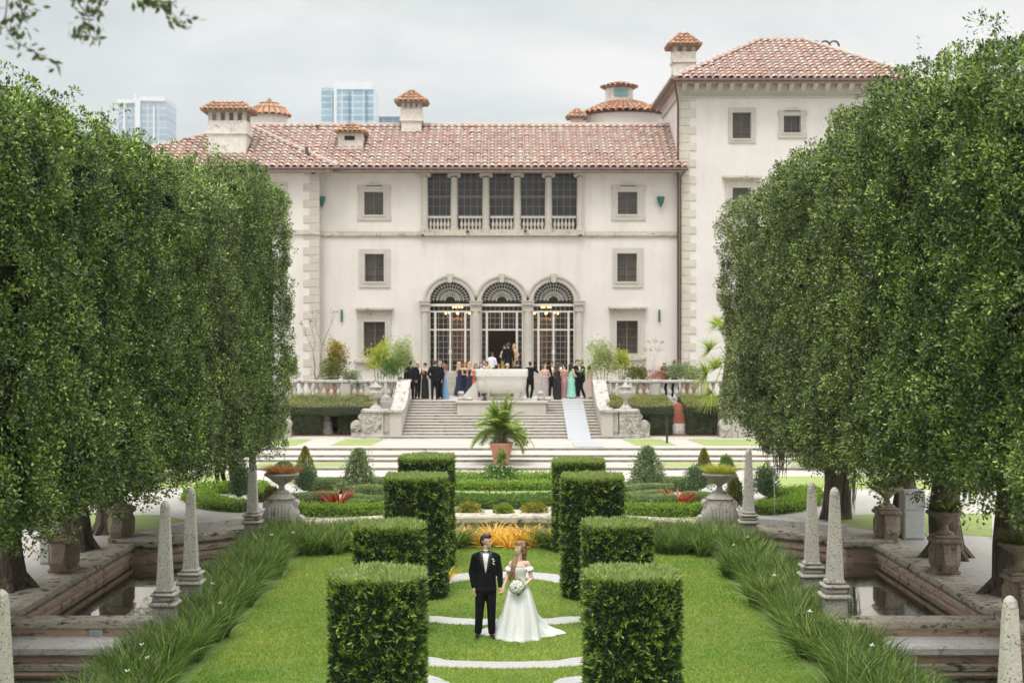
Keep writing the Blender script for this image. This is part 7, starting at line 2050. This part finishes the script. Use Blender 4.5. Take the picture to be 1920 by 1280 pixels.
P_ = bv.ray_cast(X(.125,-1,1.37), Vector((0,1,0)))[0] or X(.125,-.14,1.37)
btn.location = P_
for dx, dz, r in ((0,.045,.019), (.018,.01,.018), (.006,-.025,.014), (.022,-.045,.013)):
    m = MB(); m.lathe([(.002,-r*.6),(r*.8,-r*.4),(r,0),(r*.7,r*.5),(.002,r*.7)], tuple(P_+Vector((dx,-.016,dz))), 9, lobes=5, amp=.15); m.build('blossom', M['white_petal'], btn, smooth=True)
m = MB(); m.tube([P_+Vector((.0,-.008,.05)), P_+Vector((.012,-.008,-.07))], .005, 5); m.build('stem', M['green'], btn)

# bride
by = 25.72; bx = .27
bride = thing('person', 'bride in white off shoulder gown with long auburn hair holding the groom hand', 'person', (bx, by, 0), 'wedding couple')
Y = lambda x, y, z: Vector((bx+x, by+y, z))
M['skin_bride'] = plain('bride_skin', (.72,.49,.38), .5, var=.04); M['h_bride'] = stone('bride_hair', (.13,.065,.03), (.34,.19,.09), 1, .42, None, bumps=.9, bdist=.006, stretch=(55,55,5))
M['gown'] = stone('gown_lace', (.80,.795,.78), (.88,.875,.865), 14, .7, (.60,.59,.57), .55, 40, .5, .004)
hb, qb, kb = head_parts(None, Y(.02,-.015,1.60), -.95, .02, True)
GW = Y(-.275, -.06, .93)      # wrist of the hand held by the groom
GE = Y(-.20, .02, 1.12)
BW = Y(.045, -.20, .93); BE = Y(.225, -.02, 1.06)
L = [(Y(0,0,.90), Y(0,0,1.02), .13, .105, (1.1,.82)), (Y(0,0,1.02), Y(0,-.005,1.24), .100, .122, (1.08,.78)), (Y(-.12,0,1.325), Y(.12,0,1.325), .052, .052), (Y(-.05,-.042,1.21), Y(-.05,-.045,1.21), .055, .05), (Y(.05,-.042,1.21), Y(.05,-.045,1.21), .055, .05),
     (Y(0,.012,1.34), Y(.012,-.006,1.52), .048, .045)] + hb
L += [(Y(-.145,0,1.325), GE, .041, .034), (GE, GW, .033, .023), (Y(.15,0,1.325), BE, .041, .034), (BE, BW, .033, .023)]
L += hand_parts(GW, (-.25,-.1,-1), (-.8,-.3,.1), .7, 1)
L += hand_parts(BW, (-.8,-.25,-.1), (-.1,.2,.8)+Vector((0,0,0)) if False else Vector((0,.5,.8)), .95, 1)
L += [(Y(-.08,0,.88), Y(-.09,-.02,.5), .085, .055), (Y(-.09,-.02,.5), Y(-.09,0,.1), .05, .035), (Y(.08,0,.88), Y(.09,-.02,.5), .085, .055), (Y(.09,-.02,.5), Y(.09,0,.1), .05, .035), (Y(-.09,0,.09), Y(-.09,-.13,.05), .036, .028), (Y(.09,0,.09), Y(.09,-.13,.05), .036, .028)]
body = build_caps(bride, L, 'body', .0062, M['skin_bride'], 3)
for s in (-1, 1):
    build_caps(bride, [(qb((s*.027,-.081,.005)), qb((s*.032,-.079,.005)), .0055, .005)], 'eye', .003, M['eye'], 0)
    build_caps(bride, [(qb((s*.018,-.088,.024)), qb((s*.043,-.079,.024)), .004, .003)], 'eyebrow', .003, M['h_brown'], 0)
build_caps(bride, [(qb((-.014,-.0965,-.055)), qb((.014,-.0965,-.055)), .0065, .0065)], 'mouth', .0035, M['lip'], 0)
# hair: smooth crown, long waves down the right shoulder (viewer's left) and behind
hp = [(qb((0,.038,.055)), qb((0,-.02,.072)), .084, .070, (.98,.97)), (qb((0,.066,.02)), qb((0,.075,-.12)), .066, .055, (1.15,.85)), (qb((-.07,.01,.05)), qb((-.076,.03,-.08)), .026, .03), (qb((.07,.01,.05)), qb((.076,.03,-.08)), .026, .03)]
pts = [Y(.045,.06,1.54), Y(-.03,.05,1.44), Y(-.075,-.03,1.37), Y(-.105,-.085,1.29), Y(-.12,-.105,1.20), Y(-.135,-.11,1.11), Y(-.155,-.10,1.03)]
for i in range(len(pts)-1):
    w0 = .052-.005*i; hp.append((pts[i]+Vector((.012*math.sin(i*2.2),0,0)), pts[i+1]+Vector((.012*math.sin((i+1)*2.2),0,0)), w0, w0-.005, (1,.7)))
for dx in (-.03, .03):
    for i in range(1, len(pts)-1): hp.append((pts[i]+Vector((dx+.014*math.sin(i*2.6+dx*40),-.012,0)), pts[i+1]+Vector((dx*.8+.014*math.sin((i+1)*2.6+dx*40),-.012,0)), .022, .018))
hp += [(Y(.07,.06,1.52), Y(.095,.07,1.38), .045, .038), (Y(.095,.07,1.38), Y(.085,.08,1.25), .038, .02)]
build_caps(bride, hp, 'hair', .0075, M['h_bride'], 2)
m = MB()
for i in range(6):
    c_ = qb((.082,.02+.008*math.sin(i*2), .06-.016*i)); m.lathe([(.002,-.008),(.012,-.004),(.013,.003),(.002,.008)], tuple(c_), 7)
m.build('hair_pin', M['white_petal'], bride)
# gown
def loft(name, rings, mat, n=96, parent=bride, close=False):
    vs, fs = [], []
    for (cx, cy, z, rx, ry, amp, fr, ph) in rings:
        for j in range(n):
            a = 2*PI*j/n; f_ = 1+amp*(math.sin(fr*a+ph)+.5*math.sin(fr*1.7*a+2*ph+1)*.8)
            vs.append(Y(cx+rx*f_*math.cos(a), cy+ry*f_*math.sin(a), z)-Vector(parent.location))
    for i in range(len(rings)-1):
        for j in range(n): jj = (j+1) % n; fs.append((i*n+j, i*n+jj, (i+1)*n+jj, (i+1)*n+j))
    me = bpy.data.meshes.new(name); me.from_pydata(vs, [], fs); me.materials.append(mat); me.polygons.foreach_set('use_smooth', [True]*len(fs)); me.update(); return link(name, me, parent)
n = 80; vs, fs = [], []
# bodice follows the body with a sweetheart neckline
zs = [.98,1.02,1.06,1.10,1.14,1.18,1.22,1.25,1.27]
prof = {.98:(.128,.103),1.02:(.118,.092),1.06:(.112,.087),1.10:(.114,.091),1.14:(.122,.10),1.18:(.131,.112),1.22:(.137,.122),1.25:(.138,.122),1.27:(.137,.118)}
for i, z in enumerate(zs):
    rx, ry = prof[z]
    for j in range(n):
        a = 2*PI*j/n; zz = z
        if i >= 6: 
            front = max(0, -math.sin(a)); sw = .022*abs(math.cos(a))**.5*front-.012*(1-abs(math.cos(a)))*front-(1-front)*.02
            zz = z+sw*(i-5)/3
        vs.append(Y((rx+.004)*math.cos(a), (ry+.004)*math.sin(a)*(1.06 if math.sin(a) < 0 else .95), zz)-Vector(bride.location))
for i in range(len(zs)-1):
    for j in range(n): jj = (j+1) % n; fs.append((i*n+j, i*n+jj, (i+1)*n+jj, (i+1)*n+j))
me = bpy.data.meshes.new('bodice'); me.from_pydata(vs, [], fs); me.materials.append(M['gown']); me.polygons.foreach_set('use_smooth', [True]*len(fs)); me.update(); gown = link('bodice', me, bride)
loft('skirt', [(0,0,.99,.125,.10,.0,9,0),(0,0,.95,.145,.125,.012,9,.2),(0,.0,.88,.185,.165,.02,9,.4),(0,.0,.76,.225,.21,.028,9,.6),(.0,.01,.58,.275,.27,.045,9,.8),(.01,.03,.38,.325,.33,.055,9,1.0),(.01,.05,.20,.37,.39,.065,9,1.2),(.005,.06,.08,.40,.43,.07,9,1.35),(.0,.06,.02,.42,.45,.055,9,1.5),(.0,.06,.006,.43,.46,.06,9,1.6)], M['gown'])
# train: wide back panel of the skirt spreading on the grass
loft('train', [(0,.05,.86,.16,.15,.02,7,.3),(0,.08,.62,.24,.22,.03,7,.5),(.01,.13,.42,.31,.29,.035,7,.8),(.02,.2,.26,.42,.36,.04,7,1.1),(.03,.28,.15,.50,.42,.045,7,1.4),(.04,.34,.08,.62,.45,.05,7,1.7),(.04,.37,.045,.72,.47,.05,7,1.9),(.04,.38,.015,.78,.48,.05,7,2.0)], M['gown'])
# off shoulder sleeves
for s, el in ((-1, GE), (1, BE)):
    S = Y(s*.15,0,1.325); d = (el-S).normalized(); c0 = S+d*.085
    Lp = []
    for k in range(12):
        a = 2*PI*k/12; u = Vector((1,0,0))-d*d.x; u.normalize(); v = d.cross(u); p = c0+(u*math.cos(a)+v*math.sin(a))*.048
        Lp.append((p, p+d*.035+(u*math.cos(a)+v*math.sin(a))*.012, .020, .024))
    Lp.append((Y(s*.10,-.09,1.235), c0-Vector((s*.02,.03,0)), .018, .024)); Lp.append((Y(s*.10,.07,1.235), c0+Vector((-s*.02,.03,0)), .018, .022))
    build_caps(bride, Lp, 'sleeve', .008, M['gown'], 1)
m = MB(); m.tube([Y(.062*math.cos(PI+PI*i/12), -.012+.055*math.sin(PI+PI*i/12)*1.2, 1.385-.03*math.sin(PI*i/12)) for i in range(13)], .0022, 5); m.build('necklace', M['white_petal'], bride)
# bouquet
bc = Y(-.045, -.27, .965)
bq = thing('bouquet', 'round bouquet of white roses held low in front of the gown', 'bouquet', bc)
rng = np.random.default_rng(4); golden = PI*(3-5**.5)
for k in range(34):
    zf_ = 1-(k+.5)/34*1.35; rr = math.sqrt(max(0, 1-zf_*zf_)); a = golden*k
    dvec = Vector((rr*math.cos(a), -abs(zf_)*.75-.15 if True else 0, rr*math.sin(a))).normalized()
    c_ = bc+Vector((dvec.x*.105, dvec.y*.085, dvec.z*.095)); r = .026+.006*rng.random()
    m = MB(); m.lathe([(.002,-r),(r*.8,-r*.6),(r,0),(r*.8,r*.5),(r*.5,r*.35),(r*.45,r*.7),(.002,r*.75)], tuple(c_), 10, lobes=5, amp=.12, rot=k); m.build('rose', M['white_petal'], bq, smooth=True)
nl = 130; a = rng.uniform(0,2*PI,nl); P = np.stack([.10*np.cos(a), rng.uniform(-.02,.06,nl), .09*np.sin(a)],1); Dl = np.stack([np.cos(a), rng.normal(0,.3,nl), np.sin(a)],1)
V, Fq = leaves(P, Dl, rng.normal(size=(nl,3))+np.array([0,-1,0]), .06, .025, rng); link('leaves', np_mesh('leaves', V, Fq, [M['topiary_mid']]), bq)
m = MB()
for k in range(7): m.tube([bc+Vector((.008*math.cos(k), .03+.008*math.sin(k), -.02)), bc+Vector((.03+.014*math.cos(k), .05+.012*math.sin(k), -.17))], .0065, 5)
m.build('stems', M['green'], bq)
# ------------------------------------------------------------------ camera, sky, sun
cam = bpy.data.cameras.new('camera'); co = bpy.data.objects.new('camera', cam); COL.objects.link(co)
co.location = (0, 0, CAMZ); co.rotation_euler = (PI/2, 0, 0)
cam.sensor_width = 36; cam.lens = 36*F/1920
cam.shift_x = 15/1920; cam.shift_y = -30/1920
cam.clip_start = .1; cam.clip_end = 6000
cam.dof.use_dof = True; cam.dof.focus_distance = 25.6; cam.dof.aperture_fstop = 1.8
SC.camera = co
# the air: pale even haze round the camera and the whole scene
hz_ = MB(); hz_.box(-500, 500, -65, 960, -3.0, 146)
ho = tag(hz_.build('haze', []), kind='stuff', label='thin pale haze in the air')
hm = bpy.data.materials.new('haze_air'); hm.use_nodes = True; hn = hm.node_tree; hn.nodes.remove(hn.nodes['Principled BSDF'])
pv = hn.nodes.new('ShaderNodeVolumePrincipled'); pv.inputs['Color'].default_value = (.93,.97,1,1); pv.inputs['Density'].default_value = .00022
hn.links.new(pv.outputs[0], hn.nodes['Material Output'].inputs['Volume']); ho.data.materials.append(hm)
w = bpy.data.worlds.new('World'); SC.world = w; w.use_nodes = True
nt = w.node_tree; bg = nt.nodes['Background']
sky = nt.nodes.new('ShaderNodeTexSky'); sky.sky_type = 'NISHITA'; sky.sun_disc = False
SEL, SAZ = 64.0, 194.0     # elevation, compass direction the sun stands in (clockwise from +Y)
sky.sun_elevation = math.radians(SEL); sky.sun_rotation = math.radians(SAZ)
tc = nt.nodes.new('ShaderNodeTexCoord')
mp = nt.nodes.new('ShaderNodeMapping'); mp.inputs['Scale'].default_value = (1, 1, 3.2); mp.inputs['Location'].default_value = (.3, .1, .75)
nt.links.new(tc.outputs['Generated'], mp.inputs[0])
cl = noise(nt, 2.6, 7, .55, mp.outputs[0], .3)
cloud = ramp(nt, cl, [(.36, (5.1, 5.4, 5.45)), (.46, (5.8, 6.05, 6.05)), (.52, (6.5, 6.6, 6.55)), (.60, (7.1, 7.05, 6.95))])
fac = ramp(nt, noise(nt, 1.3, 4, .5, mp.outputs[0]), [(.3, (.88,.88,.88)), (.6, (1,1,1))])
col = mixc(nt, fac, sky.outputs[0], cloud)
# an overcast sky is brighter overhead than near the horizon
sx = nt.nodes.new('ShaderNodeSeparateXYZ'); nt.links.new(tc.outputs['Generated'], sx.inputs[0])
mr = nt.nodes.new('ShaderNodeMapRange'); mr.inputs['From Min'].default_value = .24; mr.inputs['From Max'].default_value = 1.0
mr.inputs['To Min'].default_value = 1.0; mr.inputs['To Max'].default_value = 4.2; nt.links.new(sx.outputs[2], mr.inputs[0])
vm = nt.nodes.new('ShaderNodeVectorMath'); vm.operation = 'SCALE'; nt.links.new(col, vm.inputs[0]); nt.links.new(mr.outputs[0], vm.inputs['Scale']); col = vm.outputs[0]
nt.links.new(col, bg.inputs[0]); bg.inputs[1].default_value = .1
sun = bpy.data.lights.new('sun', 'SUN'); so = bpy.data.objects.new('sun', sun); COL.objects.link(so)
sun.energy = 1.5; sun.angle = math.radians(16); sun.color = (1, .965, .91)
az = math.radians(SAZ); el = math.radians(SEL)
d = Vector((math.sin(az)*math.cos(el), math.cos(az)*math.cos(el), math.sin(el)))
so.rotation_euler = d.to_track_quat('Z', 'Y').to_euler()
SC.view_settings.view_transform = 'Standard'; SC.view_settings.look = 'None'
SC.view_settings.exposure = 0.36; SC.view_settings.gamma = 1.0
SC.cycles.max_bounces = 7; SC.cycles.diffuse_bounces = 3; SC.cycles.glossy_bounces = 3; SC.cycles.transmission_bounces = 4; SC.cycles.transparent_max_bounces = 8
SC.cycles.use_denoising = True
try: SC.cycles.caustics_reflective = False; SC.cycles.caustics_refractive = False
except Exception: pass
